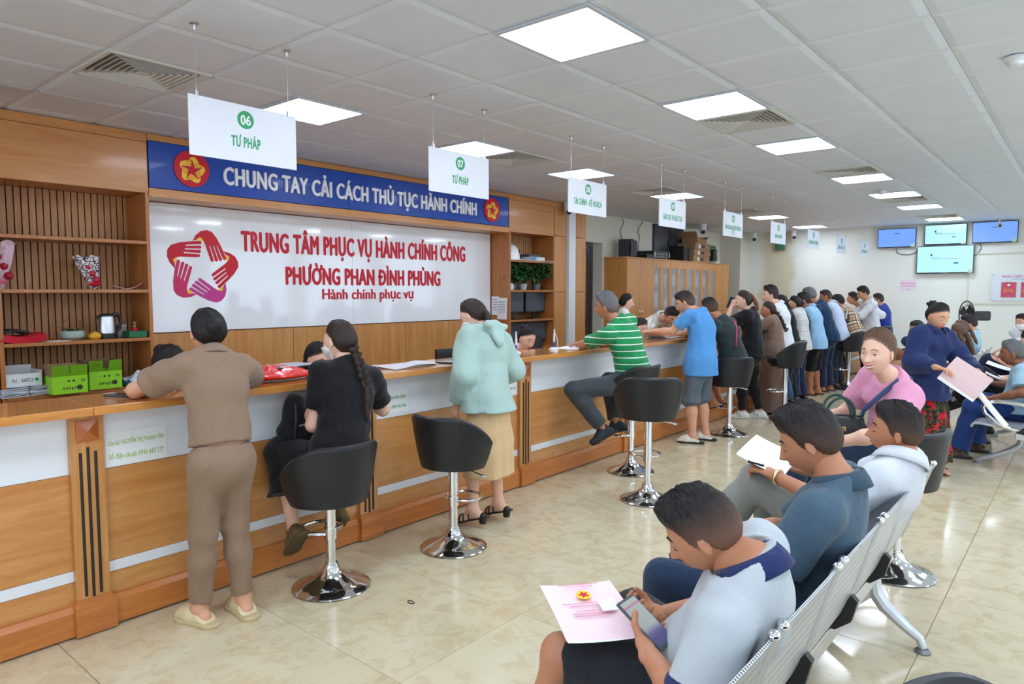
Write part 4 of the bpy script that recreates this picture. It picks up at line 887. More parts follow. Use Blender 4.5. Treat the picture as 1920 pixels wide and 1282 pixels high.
# papers taped to the recess side
for k, (x, z, w, h, lb) in enumerate(((-.37, 1.42, .14, .26, 'white paper taped behind on the wooden recess side'), (-.24, 1.38, .19, .30, 'creased white list taped in front on the wooden recess side'))):
    G = [[(x-w/2+w*u_, 5.738-.004*(k+1)-.012*k*u_*q, z+h/2-h*q) for u_ in np.linspace(0, 1, 5)] for q in np.linspace(0, 1, 6)]
    r = thing('taped_paper', lb, 'paper', (x, 5.735, z), 0, 'papers taped to the recess'); wb(MB().sheet(G, .0015), 'sheet', M_PAPER, r, True)
    for q in range(5): wb(MB().box(x-w*.35, x+w*.3, 5.738-.004*(k+1)-.012*k*.5-.003, 5.738-.004*(k+1)-.012*k*.5-.0015, z+h*.3-q*.035, z+h*.3-q*.035+.008), 'text_line', plain('grey_print', srgb(96, 104, 108), .6), r)
# office chairs behind the counter
def office_chair(x, y, rz, label, bh=.34):
    r = thing('office_chair', label, 'chair', (x, y, 0), rz, 'office chairs behind the counter')
    for k in range(5): a = 2*PI*k/5; MB().tube([(0,0,.09),(.27*math.cos(a), .27*math.sin(a), .065)], [.022,.014], 8).build('leg', M_BLACKP, r); MB().ell((.27*math.cos(a), .27*math.sin(a), .03), (.028,.02,.03), 10, 6).build('caster', M_BLACK, r, True)
    MB().cyl((0,0,.06), (0,0,.42), .025, n=14).build('column', M_STEEL, r, True); MB().box(-.23, .23, -.23, .23, .42, .49, .025).build('seat', M_LEATHER, r, True)
    G = [[(-.22-.05*q+.03*math.cos(PI*s/2)*0-.03*(1-s*s), s*(.22-.03*q), bh*q+.5) for s in np.linspace(-1, 1, 7)] for q in np.linspace(0, 1, 8)]; MB().sheet(G, .03).build('backrest', M_LEATHER, r, True)
office_chair(1.45, 4.72, .3, 'black office chair back showing left of the man in green', .62); 
for y, lb in ((.32, 'office chair of the clerk with the bun'), (1.34, 'office chair of the masked clerk'), (3.78, 'office chair of the clerk by the pen stands'), (5.79, 'office chair of the clerk behind the green polo')): office_chair(1.2, y, 0, lb)
# monitor standing on the staff desk near the teal hoodie
monitor(1.95, 2.62, .741, .5, .30, PI*.98, 'black staff monitor behind the teal hoodie, seen from its back', None, .1)
# pen stands
for k, (x, y, rz) in enumerate(((2.31, 2.95, .4), (2.33, 3.47, -.3))):
    r = thing('pen_stand', ['white and purple pen stand nearer the teal hoodie', 'white and purple pen stand nearer the man in green'][k], 'pen stand', (x, y, 1.0905), rz, 'pen stands on the counter')
    MB().lathe([(0,0),(.045,0),(.045,.006),(.03,.016),(.018,.022),(0,.022)], n=24).build('base', M_PVC, r, True); MB().cyl((0,0,.015), (.0,0,.07), .014, .011, 12).build('socket', plain('violet_plastic', srgb(70, 60, 160), .4), r, True)
    MB().cyl((0,0,.06), (0,.004,.185), .010, .006, 10).build('pen', M_PVC, r, True); MB().tube([(0,.03,.01),(0,.045,.05),(0,.03,.11),(0,.012,.15)], .004, 6).build('cord', M_PVC, r, True)
# phones and papers on the counter
M_PH = plain('phone_black', srgb(22, 22, 26), .25)
def phone(x, y, z, rz, label, L=.15, W=.075, mat=None, tilt=(0, 0), cat='phone', screen=None):
    r = thing('smartphone', label, cat, (x, y, z), rz); r.rotation_euler = (tilt[0], tilt[1], rz)
    MB().box(-W/2, W/2, -L/2, L/2, 0, .009, .0025).build('body', mat or M_PH, r, True); MB().box(-W/2+.004, W/2-.004, -L/2+.008, L/2-.008, .009, .0096).build('screen', screen or M_SCREEN, r); MB().box(-W/2+.008, -W/2+.026, L/2-.04, L/2-.012, -.0025, 0).build('camera_bump', M_BLACKP, r); return r
phone(2.33, -.2, 1.0905, -1.1, 'black phone lying on the counter by the beige-suited woman\'s elbow'); phone(2.44, 2.00, 1.0905, -1.3, 'dark phone lying on the counter left of the teal hoodie', .16, .08)
r = thing('document_stack', 'white plastic sleeve of papers on the counter left of the teal hoodie', 'papers', (2.36, 1.66, 1.0905), .08)
for q in range(3):
    G = [[(-.12+.23*u_+.01*q, -.20+.42*w_-.01*q, .003+.004*q+.004*math.sin(5*w_+3*u_+q)*q) for w_ in np.linspace(0, 1, 9)] for u_ in np.linspace(0, 1, 6)]; MB().sheet(G, .003).build('sleeve', [M_PAPER, plain('clear_sleeve', srgb(226, 230, 236), .15), plain('clear_sleeve', srgb(226, 230, 236), .15)][q], r, True)
# red plastic bag with folders
r = thing('plastic_bag', 'glossy red plastic bag lying on the counter', 'bag', (2.36, .66, 1.0905), 0)
t = NT('red_plastic_film'); v = t.coord(); n1 = t.noise(v, 22, 4, .6); t.set(Base_Color=srgb(232, 40, 34), Roughness=.16, Coat_Weight=.5); t.bump(n1.outputs[0], .8, .02)
G = []
for q in np.linspace(0, 1, 18):
    y = -.27+.52*q; prof = math.sin(PI*min(1, .06+q*.95))**.6; row = []
    for a in np.linspace(0, 2*PI, 22, endpoint=False): row.append((.135*prof*math.cos(a)+.012*math.sin(9*q+3*a), y, .042*prof*(1+math.sin(a))*(.8+.25*math.sin(8*q+2*a))+.004))
    G.append(row+[row[0]])
MB().sheet(G, .002).build('film', t.m, r, True, 80)
r = thing('document_folder', 'dark folder and silver tablet sticking out of the red bag', 'folder', (2.33, .74, 1.158), .15); MB().box(-.08, .08, -.12, .13, 0, .008, .002).build('cover', M_BLACKP, r); MB().box(-.075, .075, -.11, .14, .008, .016, .002).build('tablet', M_ALU, r)
# papers at the blue polo
r = thing('document_stack', 'spread white forms under the hands of the man in the blue polo', 'papers', (2.33, 5.62, 1.0905), 0)
for q in range(3):
    G = [[(-.13+.26*u_, -.26+.5*w_-.05*q, .003+.003*q+(.07*max(0, .35-w_)**1.2*(q+1) if q else 0)) for w_ in np.linspace(0, 1, 10)] for u_ in np.linspace(0, 1, 5)]; MB().sheet(G, .002).build('sheet', M_PAPER, r, True)
tag(flatbox(2.28, 5.08, 1.0905, .15, .22, .02, .1, plain('brown_notebook', srgb(150, 126, 90), .5), 'notebook', 'brown notebook beside the man in the blue polo', 'notebook'))
tag(flatbox(2.36, 3.72, 1.0905, .24, .3, .003, .2, M_PAPER, 'paper_form', 'white form under the arms of the man in green', 'paper')); 
phone(2.38, 3.95, 1.094, .6, 'black phone under the arms of the man in green')
for k, (y, who) in enumerate(((6.3, 'the man with the pink strap'), (7.1, 'the woman phoning in black'), (8.0, 'the brown dress'), (9.0, 'the striped tee'), (9.9, 'the deep navy shirt'), (10.8, 'the lavender shirt'), (11.6, 'the checked shirt'))):
    tag(flatbox(2.36, y, 1.0905, .22, .3, .004, .15*(-1)**k, M_PAPER, 'paper_form', 'white form on the counter in front of '+who, 'paper'))
# small litter on the floor
r = thing('rubber_ring', 'tiny dark rubber band lying on the floor tiles', 'rubber band', (3.42, .75, .0)); MB().tube([(.022*math.cos(a)*(1.2 if a < 3 else .8), .013*math.sin(a), .003) for a in np.linspace(0, 2*PI, 16, endpoint=False)], .002, 6, True).build('band', M_BLACK, r)
# ================================================================== PEOPLE
_W = [(vn(np.random.randn(3)), np.random.rand()*6.28) for _ in range(24)]
def wob(P, f, seed=0):
    """cheap smooth folds noise, about -1..1"""
    s = 0
    for i in range(4):
        d, ph = _W[(seed*5+i*3) % 24]; d2, p2 = _W[(seed*7+i*5+2) % 24]
        s = s + np.sin((P@d)*f*(1+.35*i)+ph+seed+1.3*np.sin((P@d2)*f*.6+p2))
    return s/2.6
class Fld:
    """signed field made of blended round cones -> one closed surface (surface nets)"""
    def __init__(s, h=.011, k=.03): s.h = h; s.k = k; s.P = []; s.cuts = []
    def cone(s, a, b, ra, rb=None, ax=None, ratio=1.0, ca=False, cb=False, k=None):
        rb = ra if rb is None else rb; s.P.append((A(*a), A(*b), ra, rb, None if ax is None else vn(ax), ratio, ca, cb, s.k if k is None else k)); return s
    def chain(s, pts, rs, **kw):
        for i in range(len(pts)-1): s.cone(pts[i], pts[i+1], rs[i], rs[i+1], **kw)
        return s
    def ball(s, c, r, ax=None, ratio=1.0, k=None): return s.cone(c, A(*c)+A(0,0,1e-4), r, r, ax, ratio, k=k)
    def cut(s, p, n, R=9.0): s.cuts.append((A(*p), vn(n), R)); return s      # removes the side n points to
    def net(s, fold=0.0, ff=22, seed=0):
        h = s.h; pad = 3*h+s.k*.5+fold
        lo = np.min([np.minimum(p[0]-p[2], p[1]-p[3]) for p in s.P], axis=0)-pad; hi = np.max([np.maximum(p[0]+p[2], p[1]+p[3]) for p in s.P], axis=0)+pad
        n = np.ceil((hi-lo)/h).astype(int)+1; f = np.full(n, 9.0)
        ax_ = [lo[i]+h*np.arange(n[i]) for i in range(3)]
        for a, b, ra, rb, ax, ratio, ca, cb, k in s.P:
            r = max(ra, rb); q0 = np.minimum(a, b)-r-pad; q1 = np.maximum(a, b)+r+pad
            i0 = np.maximum(0, np.floor((q0-lo)/h).astype(int)); i1 = np.minimum(n, np.ceil((q1-lo)/h).astype(int)+1)
            sl = tuple(slice(i0[i], i1[i]) for i in range(3))
            X = np.stack(np.meshgrid(*[ax_[i][sl[i]] for i in range(3)], indexing='ij'), -1)
            ab = b-a; L2 = ab@ab; D = X-a; t = np.clip((D@ab)/L2, 0, 1); q = D-t[..., None]*ab
            if ax is not None: q = q+ax*((q@ax)*(1/ratio-1))[..., None]
            d = np.sqrt((q*q).sum(-1))-(ra+(rb-ra)*t); u = ab/math.sqrt(L2)
            if ca: d = np.maximum(d, -(D@u))
            if cb: d = np.maximum(d, (X-b)@u)
            g = f[sl]; hh = np.clip(.5+.5*(d-g)/k, 0, 1); f[sl] = d*(1-hh)+g*hh-k*hh*(1-hh)
        X = None
        if fold or s.cuts:
            m = np.abs(f) < .08; idx = np.argwhere(m | (f < 0)); Xp = lo+idx*h; val = f[tuple(idx.T)]
            if fold: val = val+fold*wob(Xp, ff, seed)
            for p, nn, R_ in s.cuts: dq = (Xp-p)@nn; val = np.maximum(val, np.minimum(dq, R_-np.linalg.norm(Xp-p, axis=1)))
            f[tuple(idx.T)] = val
        return surfnet(f, lo, h)
def surfnet(f, lo, h):
    s = f < 0; c = np.zeros(tuple(np.array(f.shape)-1), np.int8)
    off = [(i, j, k) for i in (0, 1) for j in (0, 1) for k in (0, 1)]; nx, ny, nz = c.shape
    for i, j, k in off: c += s[i:nx+i, j:ny+j, k:nz+k]
    act = (c > 0) & (c < 8); idx = np.argwhere(act); ids = np.full(c.shape, -1, np.int64); ids[act] = np.arange(len(idx))
    val = {o: f[idx[:,0]+o[0], idx[:,1]+o[1], idx[:,2]+o[2]] for o in off}
    acc = np.zeros((len(idx), 3)); cnt = np.zeros(len(idx))
    for a in off:
        for ax in range(3):
            if a[ax]: continue
            b = list(a); b[ax] = 1; b = tuple(b); va, vb = val[a], val[b]; m = (va < 0) != (vb < 0)
            t = np.where(m, va/np.where(m, va-vb, 1), 0); p = np.tile(np.array(a, float), (len(idx), 1)); p[:, ax] += t
            acc[m] += p[m]; cnt += m
    V = lo+h*(idx+acc/np.maximum(cnt, 1)[:, None]); Fs = []
    for ax in range(3):
        sl0 = [slice(None)]*3; sl1 = [slice(None)]*3; sl0[ax] = slice(0, -1); sl1[ax] = slice(1, None)
        s0, s1 = s[tuple(sl0)], s[tuple(sl1)]; E = np.argwhere(s0 != s1); u, v = (ax+1) % 3, (ax+2) % 3
        E = E[(E[:, u] > 0) & (E[:, v] > 0) & (E[:, u] < f.shape[u]-1) & (E[:, v] < f.shape[v]-1)]
        if not len(E): continue
        eu = np.zeros(3, int); eu[u] = 1; ev = np.zeros(3, int); ev[v] = 1
        g = lambda o: ids[tuple((E-o).T)]
        Q = np.stack([g(eu+ev), g(ev), g(0*eu), g(eu)], 1); flip = ~s0[tuple(E.T)]; Q[flip] = Q[flip][:, ::-1]; Fs.append(Q)
    F = np.concatenate(Fs); return V, F[(F >= 0).all(1)]

# ---- clothes and skin materials
def cloth(name, col, fn=None, rough=.85, weave=520, col2=None):
    if name in bpy.data.materials: return bpy.data.materials[name]
    t = NT(name); v = t.coord('Object'); n1 = t.noise(v, 5, 3); n2 = t.noise(t.coord('Object', (1,1,1)), weave, 1)
    base = t.mix(t.math('MULTIPLY', n1.outputs[0], .22), col, tuple(np.array(col[:3])*.72)+(1,))
    if fn: base = fn(t, v, base)
    t.l(base, t.b.inputs['Base Color']); t.set(Roughness=rough, Specular_IOR_Level=.25, Sheen_Weight=.12)
    nb = t.noise(t.coord('Object', (1,1,.6)), 11, 3, .5, .35); t.bump(t.math('ADD', t.math('MULTIPLY', nb.outputs[0], 1.0), t.math('MULTIPLY', n2.outputs[0], .04)), .5, .035)
    return t.m
def stripes(period, width, col, axis=2, ph=0.0, rot=(0,0,0)):
    def fn(t, v, base):
        sp = t.n('ShaderNodeSeparateXYZ'); t.l(t.coord('Object', (1,1,1), rot), sp.inputs[0])
        m = t.math('LESS_THAN', t.math('FRACT', t.math('ADD', t.math('DIVIDE', sp.outputs[axis], period), ph)), width/period)
        return t.mix(m, base, col)
    return fn
def plaid(t, v, base):
    sp = t.n('ShaderNodeSeparateXYZ'); t.l(t.coord('Object', (1,1,1), (.25,.45,.3)), sp.inputs[0]); out = base
    for ax, per in ((2, .16), (1, .16)):
        for ph, w, c in ((0, .028, srgb(30,28,28)), (.28, .028, srgb(30,28,28)), (.14, .03, srgb(236,226,206)), (.62, .008, srgb(170,40,40))):
            m = t.math('MULTIPLY', t.math('LESS_THAN', t.math('FRACT', t.math('ADD', t.math('DIVIDE', sp.outputs[ax], per), ph)), w/per), .75); out = t.mix(m, out, c)
    return out
def floral(t, v, base):
    vo = t.n('ShaderNodeTexVoronoi'); vo.inputs['Scale'].default_value = 6.5; t.l(v, vo.inputs['Vector']); n = t.noise(v, 26, 3, .6, 2.0)
    g = t.ramp(n.outputs[0], [(.42, srgb(18,22,18)), (.52, srgb(34,42,28)), (.58, srgb(128,88,44)), (.62, srgb(40,46,30)), (.7, srgb(150,100,52))])
    n3 = t.noise(v, 11, 2, .5, .6); rr_ = t.math('GREATER_THAN', n3.outputs[0], .56)
    return t.mix(rr_, g, t.ramp(n.outputs[0], [(.4, srgb(120,10,24)), (.55, srgb(206,26,50))]))
def skin(name, col):
    if name in bpy.data.materials: return bpy.data.materials[name]
    t = NT(name); v = t.coord('Object'); n1 = t.noise(v, 14, 4); t.l(t.mix(t.math('MULTIPLY', n1.outputs[0], .3), col, tuple(np.array(col[:3])*A(.9,.72,.66))+(1,)), t.b.inputs['Base Color'])
    t.set(Roughness=.5, Specular_IOR_Level=.4, Subsurface_Weight=.06, Subsurface_Scale=.02); t.b.inputs['Subsurface Radius'].default_value = (1, .35, .2)
    t.bump(t.noise(v, 240, 2).outputs[0], .12, .002); return t.m
SKIN = {'fair': skin('skin_fair', srgb(232,188,164)), 'mid': skin('skin_medium', srgb(212,160,130)), 'tan': skin('skin_tan', srgb(186,128,96)), 'dark': skin('skin_deep_tan', srgb(150,98,72))}
def hairmat(name, col, sk):
    key = name
    if key in bpy.data.materials: return bpy.data.materials[key]
    t = NT(key); v = t.coord('Object', (1,1,.16)); n1 = t.noise(v, 190, 3, .6); at = t.n('ShaderNodeAttribute', attribute_name='fade')
    c = t.mix(n1.outputs[0], col, tuple(np.array(col[:3])*1.7+.002)+(1,)); t.l(t.mix(at.outputs['Fac'], c, sk), t.b.inputs['Base Color'])
    t.set(Roughness=.5, Specular_IOR_Level=.28); t.bump(n1.outputs[0], .7, .008); return t.m
HAIRC = {'black': srgb(24,20,20), 'darkbrown': srgb(44,32,28), 'brown': srgb(86,62,48), 'grey': srgb(92,92,94), 'auburn': srgb(110,58,32)}
M_LIPS = plain('lips', srgb(176, 84, 82), .4); M_LIPR = plain('lips_pink', srgb(206, 92, 100), .35); M_EYEW = plain('eye_white', srgb(236, 232, 228), .25); M_IRIS = plain('iris_dark', srgb(28, 18, 14), .15); M_TEETH = plain('teeth', srgb(244, 240, 232), .25)
M_MASK = plain('surgical_mask', srgb(236, 238, 240), .8); M_MASKB = plain('surgical_mask_blue', srgb(150, 186, 214), .8)

# ---- head: a shaped sphere grid. local axes: x right, y forward, z up
def head_pts(na, nt, face=1.0, fat=1.0, smile=0.0, fem=False):
    u = np.linspace(-PI, PI, na, endpoint=False); a = u-.45*np.sin(u) if face else u
    t = np.linspace(0, PI, nt); T, Aa = np.meshgrid(t, a, indexing='ij')
    x = np.sin(T)*np.sin(Aa); y = np.sin(T)*np.cos(Aa); z = np.cos(T)
    X = x*.077*fat; Y = np.where(y > 0, y*.092, y*.100); Z = z*np.where(z > 0, .112, .116)
    low = np.clip(-Z/.116, 0, 1); jaw = low**1.3
    X = X*(1-.30*jaw)*(1+.05*np.clip(z, 0, 1)); Y = np.where(Y < 0, Y*(1-.42*low**1.2), Y*(1-.10*jaw))
    Z = np.where((Y < 0), Z*(1-.18*low), Z)
    if face:
        fr = np.clip(Y/.05, 0, 1); ax = np.abs(X); g = lambda v, c, s: np.exp(-((v-c)/s)**2)
        dY = .012*g(X, 0, .055)*g(Z, -.055, .03)                        # muzzle fullness
        nz = np.clip((.026-Z)/.05, 0, 1)*(1/(1+np.exp(-(Z+.034)/.0028)))
        dY += (.006+.022*nz**1.2)*g(X, 0, .0085+.0075*nz**2)*nz**.35*(.88 if fem else 1)
        dY += .006*(g(ax, .0135, .0055))*g(Z, -.026, .007)                # nostril wings
        dY -= .011*g(ax, .031, .017)*g(Z, .010, .013)                     # sockets
        dY += .0075*g(ax, .031, .0125)*g(Z, .008, .0085)                  # eyeballs under the lids
        dY += .004*g(Z, .031, .009)*g(X, 0, .05)
        dY += (.005+.006*smile)*g(ax, .043, .02)*g(Z, -.022+.006*smile, .02)
        wl = .021+.008*smile; zl = -.0535+.008*smile*(ax/.025)**2
        dY += .0060*g(X, 0, wl)*g(Z, zl, .0052)+.0068*g(X, 0, wl*.9)*g(Z, zl-.0125, .0062)-.0045*g(X, 0, wl)*g(Z, zl-.0065, .0022)
        dY -= .004*g(X, 0, .02)*g(Z, -.0785, .006); dY += .008*g(X, 0, .021)*g(Z, -.096, .015)
        Y = Y+fr*dY*face
    return X, Y, Z, T, Aa
def gridfaces(nt, na):
    F = []
    for i in range(nt-1):
        for j in range(na): F.append((i*na+j, (i+1)*na+j, (i+1)*na+(j+1) % na, i*na+(j+1) % na))
    return F
def basis(fwd, up):
    f = vn(fwd); u = vn(A(*up)-f*np.dot(A(*up), f)); r = np.cross(f, u); return np.stack([r, f, u], 1)
def hairline(X, Y, Z, style):
    """signed height above the hair boundary"""
    if style == 'long' or style == 'women': pts = [(-.1,-.088),(-.05,-.07),(-.02,-.03),(.0,.02),(.03,.045),(.055,.062),(.075,.072),(.1,.078)]
    elif style == 'high': pts = [(-.1,-.07),(-.05,-.06),(-.02,-.025),(.0,.008),(.025,.040),(.05,.068),(.075,.084),(.1,.09)]
    else: pts = [(-.1,-.078),(-.06,-.066),(-.03,-.04),(-.012,-.0),(.008,-.012),(.022,.006),(.032,.036),(.05,.058),(.072,.066),(.1,.07)]
    p = np.array(pts); q = Z-np.interp(Y, p[:,0], p[:,1])
    return q-(.012*np.exp(-(X/.032)**2)*(Y > .03) if style in ('high', 'women', 'long') else 0)
def hair_cap(style, th, fade, fat, bangs=0.0, na=64, nt=44):
    X, Y, Z, T, Aa = head_pts(na, nt, 0, fat); hl = hairline(X, Y, Z, style)
    R = np.sqrt(X*X+Y*Y+Z*Z); N = np.stack([X, Y, Z], -1)/R[..., None]
    k = np.clip(hl/(.03 if style == 'short' else .065), 0, 1); top = np.clip((Z-.02)/.07, 0, 1)
    tk = th*(.35+.65*top) if style in ('short', 'high') else th*(.75+.25*top)
    if style == 'short': tk = tk+.010*np.clip((Y-.01)/.06, 0, 1)*top+bangs*np.exp(-((Y-.085)/.03)**2)*np.clip((Z-.05)/.02, 0, 1)
    jit = (.0045 if style == 'short' else .002)*np.sin(Aa*23+3*np.sin(T*5))*np.sin(T*11+Aa*3)*top+.0018*np.sin(Aa*37+T*13)+.003*np.sin(Aa*7+T*4)*top
    off = np.where(hl > 0, .003+(tk+jit)*k, -.012+.012*np.clip((hl+.004)/.004, 0, 1))
    P = N*(R+off)[..., None]
    if style == 'short' and bangs: P[..., 2] -= bangs*.9*np.exp(-((Y-.088)/.02)**2)*np.clip(1-np.abs(hl)/.03, 0, 1)*(hl > 0)
    fd = .62*fade*np.clip((.072-Z)/.085, 0, 1)**.8*np.clip(1.25-Y/.07, .1, 1)*np.clip(1.15-hl/.16, 0, 1)
    fd = np.maximum(fd, .75*np.clip(1-hl/(.012+.006*np.sin(Aa*29)), 0, 1))
    return P.reshape(-1, 3), gridfaces(nt, na), fd.reshape(-1)

def hand_field(F, w, d, n, side, curl, s=1.0, spread=.0, thumb=.5):
    """w wrist, d finger direction, n palm normal, side +1 = thumb towards cross(n,d)"""
    d = vn(d); n = vn(A(*n)-d*np.dot(A(*n), d)); l = np.cross(n, d)*side; w = A(*w)
    F.cone(w-d*.03*s, w+d*.02*s, .026*s, .027*s, n, .72, k=.012); F.cone(w+d*.015*s, w+d*.078*s, .028*s, .034*s, n, .42, k=.012)
    F.cone(w+d*.02*s+l*.016*s, w+d*.055*s+l*.026*s+n*.006*s, .018*s, .012*s, k=.012)
    c = curl if isinstance(curl, (list, tuple)) else [curl]*4
    for i, (o, L) in enumerate(((.029, .070), (.0105, .078), (-.0085, .073), (-.026, .057))):
        p = w+d*(.088-.006*abs(i-1))*s+l*o*s; ang = 0; dd = vn(d+l*spread*(1.2-i))
        p0 = p-d*.02*s
        for j, (fr, rad) in enumerate(((.46, .0088), (.30, .0080), (.24, .0072))):
            ang += c[i]*(.75, 1.0, .75)[j]; v = dd*math.cos(ang)+n*math.sin(ang); q = p+v*L*fr*s
            F.cone(p0 if j == 0 else p, q, rad*s*1.05, rad*s*.95, k=.004); p = q
    p = w+d*.03*s+l*.024*s+n*.004*s; v = vn(d*.55+l*.75+n*thumb); q = p+v*.042*s; v2 = vn(d*.85+l*.25+n*thumb*1.1); q2 = q+v2*.032*s
    F.cone(p, q, .0125*s, .0098*s, k=.006); F.cone(q, q2, .0098*s, .008*s, k=.004)
    return [w+d*.09*s, q2]
def ik(a, b, L1, L2, hint):
    a, b = A(*a), A(*b); D = b-a; L = np.linalg.norm(D); d = D/max(L, 1e-6); L = min(L, (L1+L2)*.998); x = (L1*L1-L2*L2+L*L)/(2*L); hgt = math.sqrt(max(0, L1*L1-x*x))
    h = A(*hint); h = vn(h-d*np.dot(h, d)); return a+d*x+h*hgt

def person(label, pel, neck, head, face, hd, arms, legs, skin_='mid', hair=('short', 'black', .022, .5), top=None, bottom=None, shoes=None, fem=False, s=1.0, w=1.0, hipface=None, res=1, smile=0, look='down', mask=None, glasses=False, neck_r=None, fat=1.0, extra=None, headup=None, belly=0.0, lips=None, skirt_c=None, nk=.02):
    h = {0: .0085, 1: .011, 2: .016}[res]; neck_r = neck_r or (.046 if fem else .053)
    pel, neck, head = A(*pel), A(*neck), A(*head); neck = neck+vn(neck-pel)*nk; f2 = vn(A(face[0], face[1], 0)); hf = vn(A(*(list(hipface)+[0]))) if hipface is not None else f2
    up = vn(neck-pel); fs = vn(f2-up*np.dot(f2, up)); rs = np.cross(fs, up); rh = np.cross(hf, A(0,0,1)); fh = hf
    root = A(pel[0], pel[1], 0.0); sk = SKIN[skin_]
    sw = (.158 if fem else .180)*s*w; hwid = .082*s*w
    sh = {'L': neck-up*.072*s-rs*sw, 'R': neck-up*.072*s+rs*sw}; hip = {'L': pel-rh*hwid, 'R': pel+rh*hwid}
    Ls = np.linalg.norm(neck-pel); bend = -fs*.025*s
    waist = pel+(neck-pel)*.34+bend*.6; chest = pel+(neck-pel)*.66+bend; upper = pel+(neck-pel)*.86+bend*.5
    def torso(F, e, he=0.0, top_=True, bel=belly):
        F.cone(pel-up*.01, waist, (.150 if fem else .143)*s*w+e+he, (.125 if fem else .132)*s*w+e, fs, .74)
        if bel: F.ball(pel+(neck-pel)*.25+fs*(.05+bel), .10*s*w+e)
        F.cone(waist, chest, (.122 if fem else .132)*s*w+e, (.138 if fem else .152)*s*w+e, fs, .70)
        F.cone(chest, upper, (.138 if fem else .152)*s*w+e, .118*s*w+e*.8, fs, .66)
        if top_:
            F.cone(sh['L']+rs*.02, sh['R']-rs*.02, .046*s+e, .046*s+e, k=.05); F.cone(upper, neck-up*.005, .10*s*w+e*.8, .050*s+e*.55, fs, .8)
            if fem:
                for q in (-1, 1): F.ball(chest+up*.02+fs*.075*s+rs*.065*s*q, .052*s+e*.6, k=.05)
    # joints
    J = {}
    for sd in 'LR':
        ar = arms[sd]; wr = A(*ar['w']); el = A(*ar['e']) if ar.get('e') is not None else ik(sh[sd], wr, .285*s, .245*s, ar.get('hint', (0,0,-1))-fs*.4)
        J['e'+sd] = el; J['w'+sd] = wr
        lg = legs[sd]; an = A(*lg['a']); LL = np.linalg.norm(an-hip[sd])*.5035; kn = A(*lg['k']) if lg.get('k') is not None else ik(hip[sd], an, LL, LL, lg.get('hint', fh+A(0,0,.05)))
        J['k'+sd] = kn; J['a'+sd] = an
    HB = basis(hd, headup if headup is not None else up*.6+A(0,0,.6)); hs = s*1.0
    hl = lambda p: head+HB@(A(*p)*hs)
    # --- body: one mesh
    B = Fld(h, .03)
    torso(B, -.010 if top else 0); lk = .92 if bottom and bottom['type'] != 'shorts' else .97; nu = vn(up+vn(hl((0,-.02,-.07))-neck)*.8); nf = vn(fs-nu*np.dot(fs, nu)); nr = np.cross(nf, nu)
    B.cone(neck-up*.02, hl((0,-.022,-.07)), neck_r*s*1.12, neck_r*s, k=.025)
    for sd in 'LR':
        a, e, wv = sh[sd], J['e'+sd], J['w'+sd]
        B.cone(a, e, .050*s*(.92 if fem else 1), .037*s); B.cone(e, e+(wv-e)*.35, .038*s, .038*s); B.cone(e+(wv-e)*.35, wv, .038*s, .025*s)
        p, k_, an = hip[sd], J['k'+sd], J['a'+sd]
        B.cone(p, k_, .076*s*w*lk, .056*s*w*lk); B.cone(k_, k_+(an-k_)*.35, .054*s*w*lk, .055*s*w*lk); B.cone(k_+(an-k_)*.35, an, .055*s*w*lk, .034*s)
    if shoes and shoes.get('bare'):
        for sd in 'LR': foot_prims(B, J['a'+sd], A(*legs[sd].get('d', fh)), s, legs[sd].get('pitch', 0))
    V, F_ = B.net(); VV = [V]; FF = [F_]; MI = [np.zeros(len(F_), int)]; base = len(V)
    # head
    na, nt = {0: (120, 96), 1: (72, 56), 2: (40, 30)}[res]
    X, Y, Z, T, Aa = head_pts(na, nt, 1.0, fat, smile, fem); P = np.stack([X, Y, Z], -1).reshape(-1, 3)
    hfc = np.array(gridfaces(nt, na)); cen = P[hfc].mean(1)
    wl = (.021 if not fem else .023)+.009*smile; zl = -.0535+.008*smile*(np.abs(cen[:,0])/.025)**2
    lip = (cen[:,1] > .04) & (np.abs(cen[:,0]) < wl) & (cen[:,2] < zl+.006*(1-(cen[:,0]/wl)**2)+.0005) & (cen[:,2] > zl-.018*(1-(cen[:,0]/wl)**2)**.6)
    mi = np.where(lip, 1, 0)
    if smile: mi = np.where((cen[:,1] > .04) & (np.abs(cen[:,0]) < wl*.86) & (cen[:,2] < zl-.0035) & (cen[:,2] > zl-.0035-.0085*(1-(cen[:,0]/wl)**2)**.5), 2, mi)
    VV.append(head+(P*hs)@HB.T); FF.append(hfc+base); MI.append(mi); base += len(P)
    # ears
    for q in (-1, 1):
        na2, nt2 = 16, 12; e = MB()
        Rm = np.array(Matrix.Rotation(q*-.30, 3, 'Z')); G = []
        for i in range(nt2+1):
            t_ = PI*i/nt2
            for j in range(na2):
                aj = 2*PI*j/na2; ox = math.sin(t_)*math.cos(aj); oy = math.sin(t_)*math.sin(aj); oz = math.cos(t_)
                rr_ = math.hypot(oy, oz); x_ = ox*.009-(.006*math.exp(-(rr_/.5)**2) if ox > 0 else 0)
                G.append(A(q*(.077*fat+.002), -.008, -.004)+Rm@A(q*x_, oy*.0155*(1+.2*oz), oz*.028))
        fcs = np.array(gridfaces(nt2+1, na2)); VV.append(head+(np.array(G)*hs)@HB.T); FF.append(fcs+base); MI.append(np.zeros(len(fcs), int)); base += len(G)
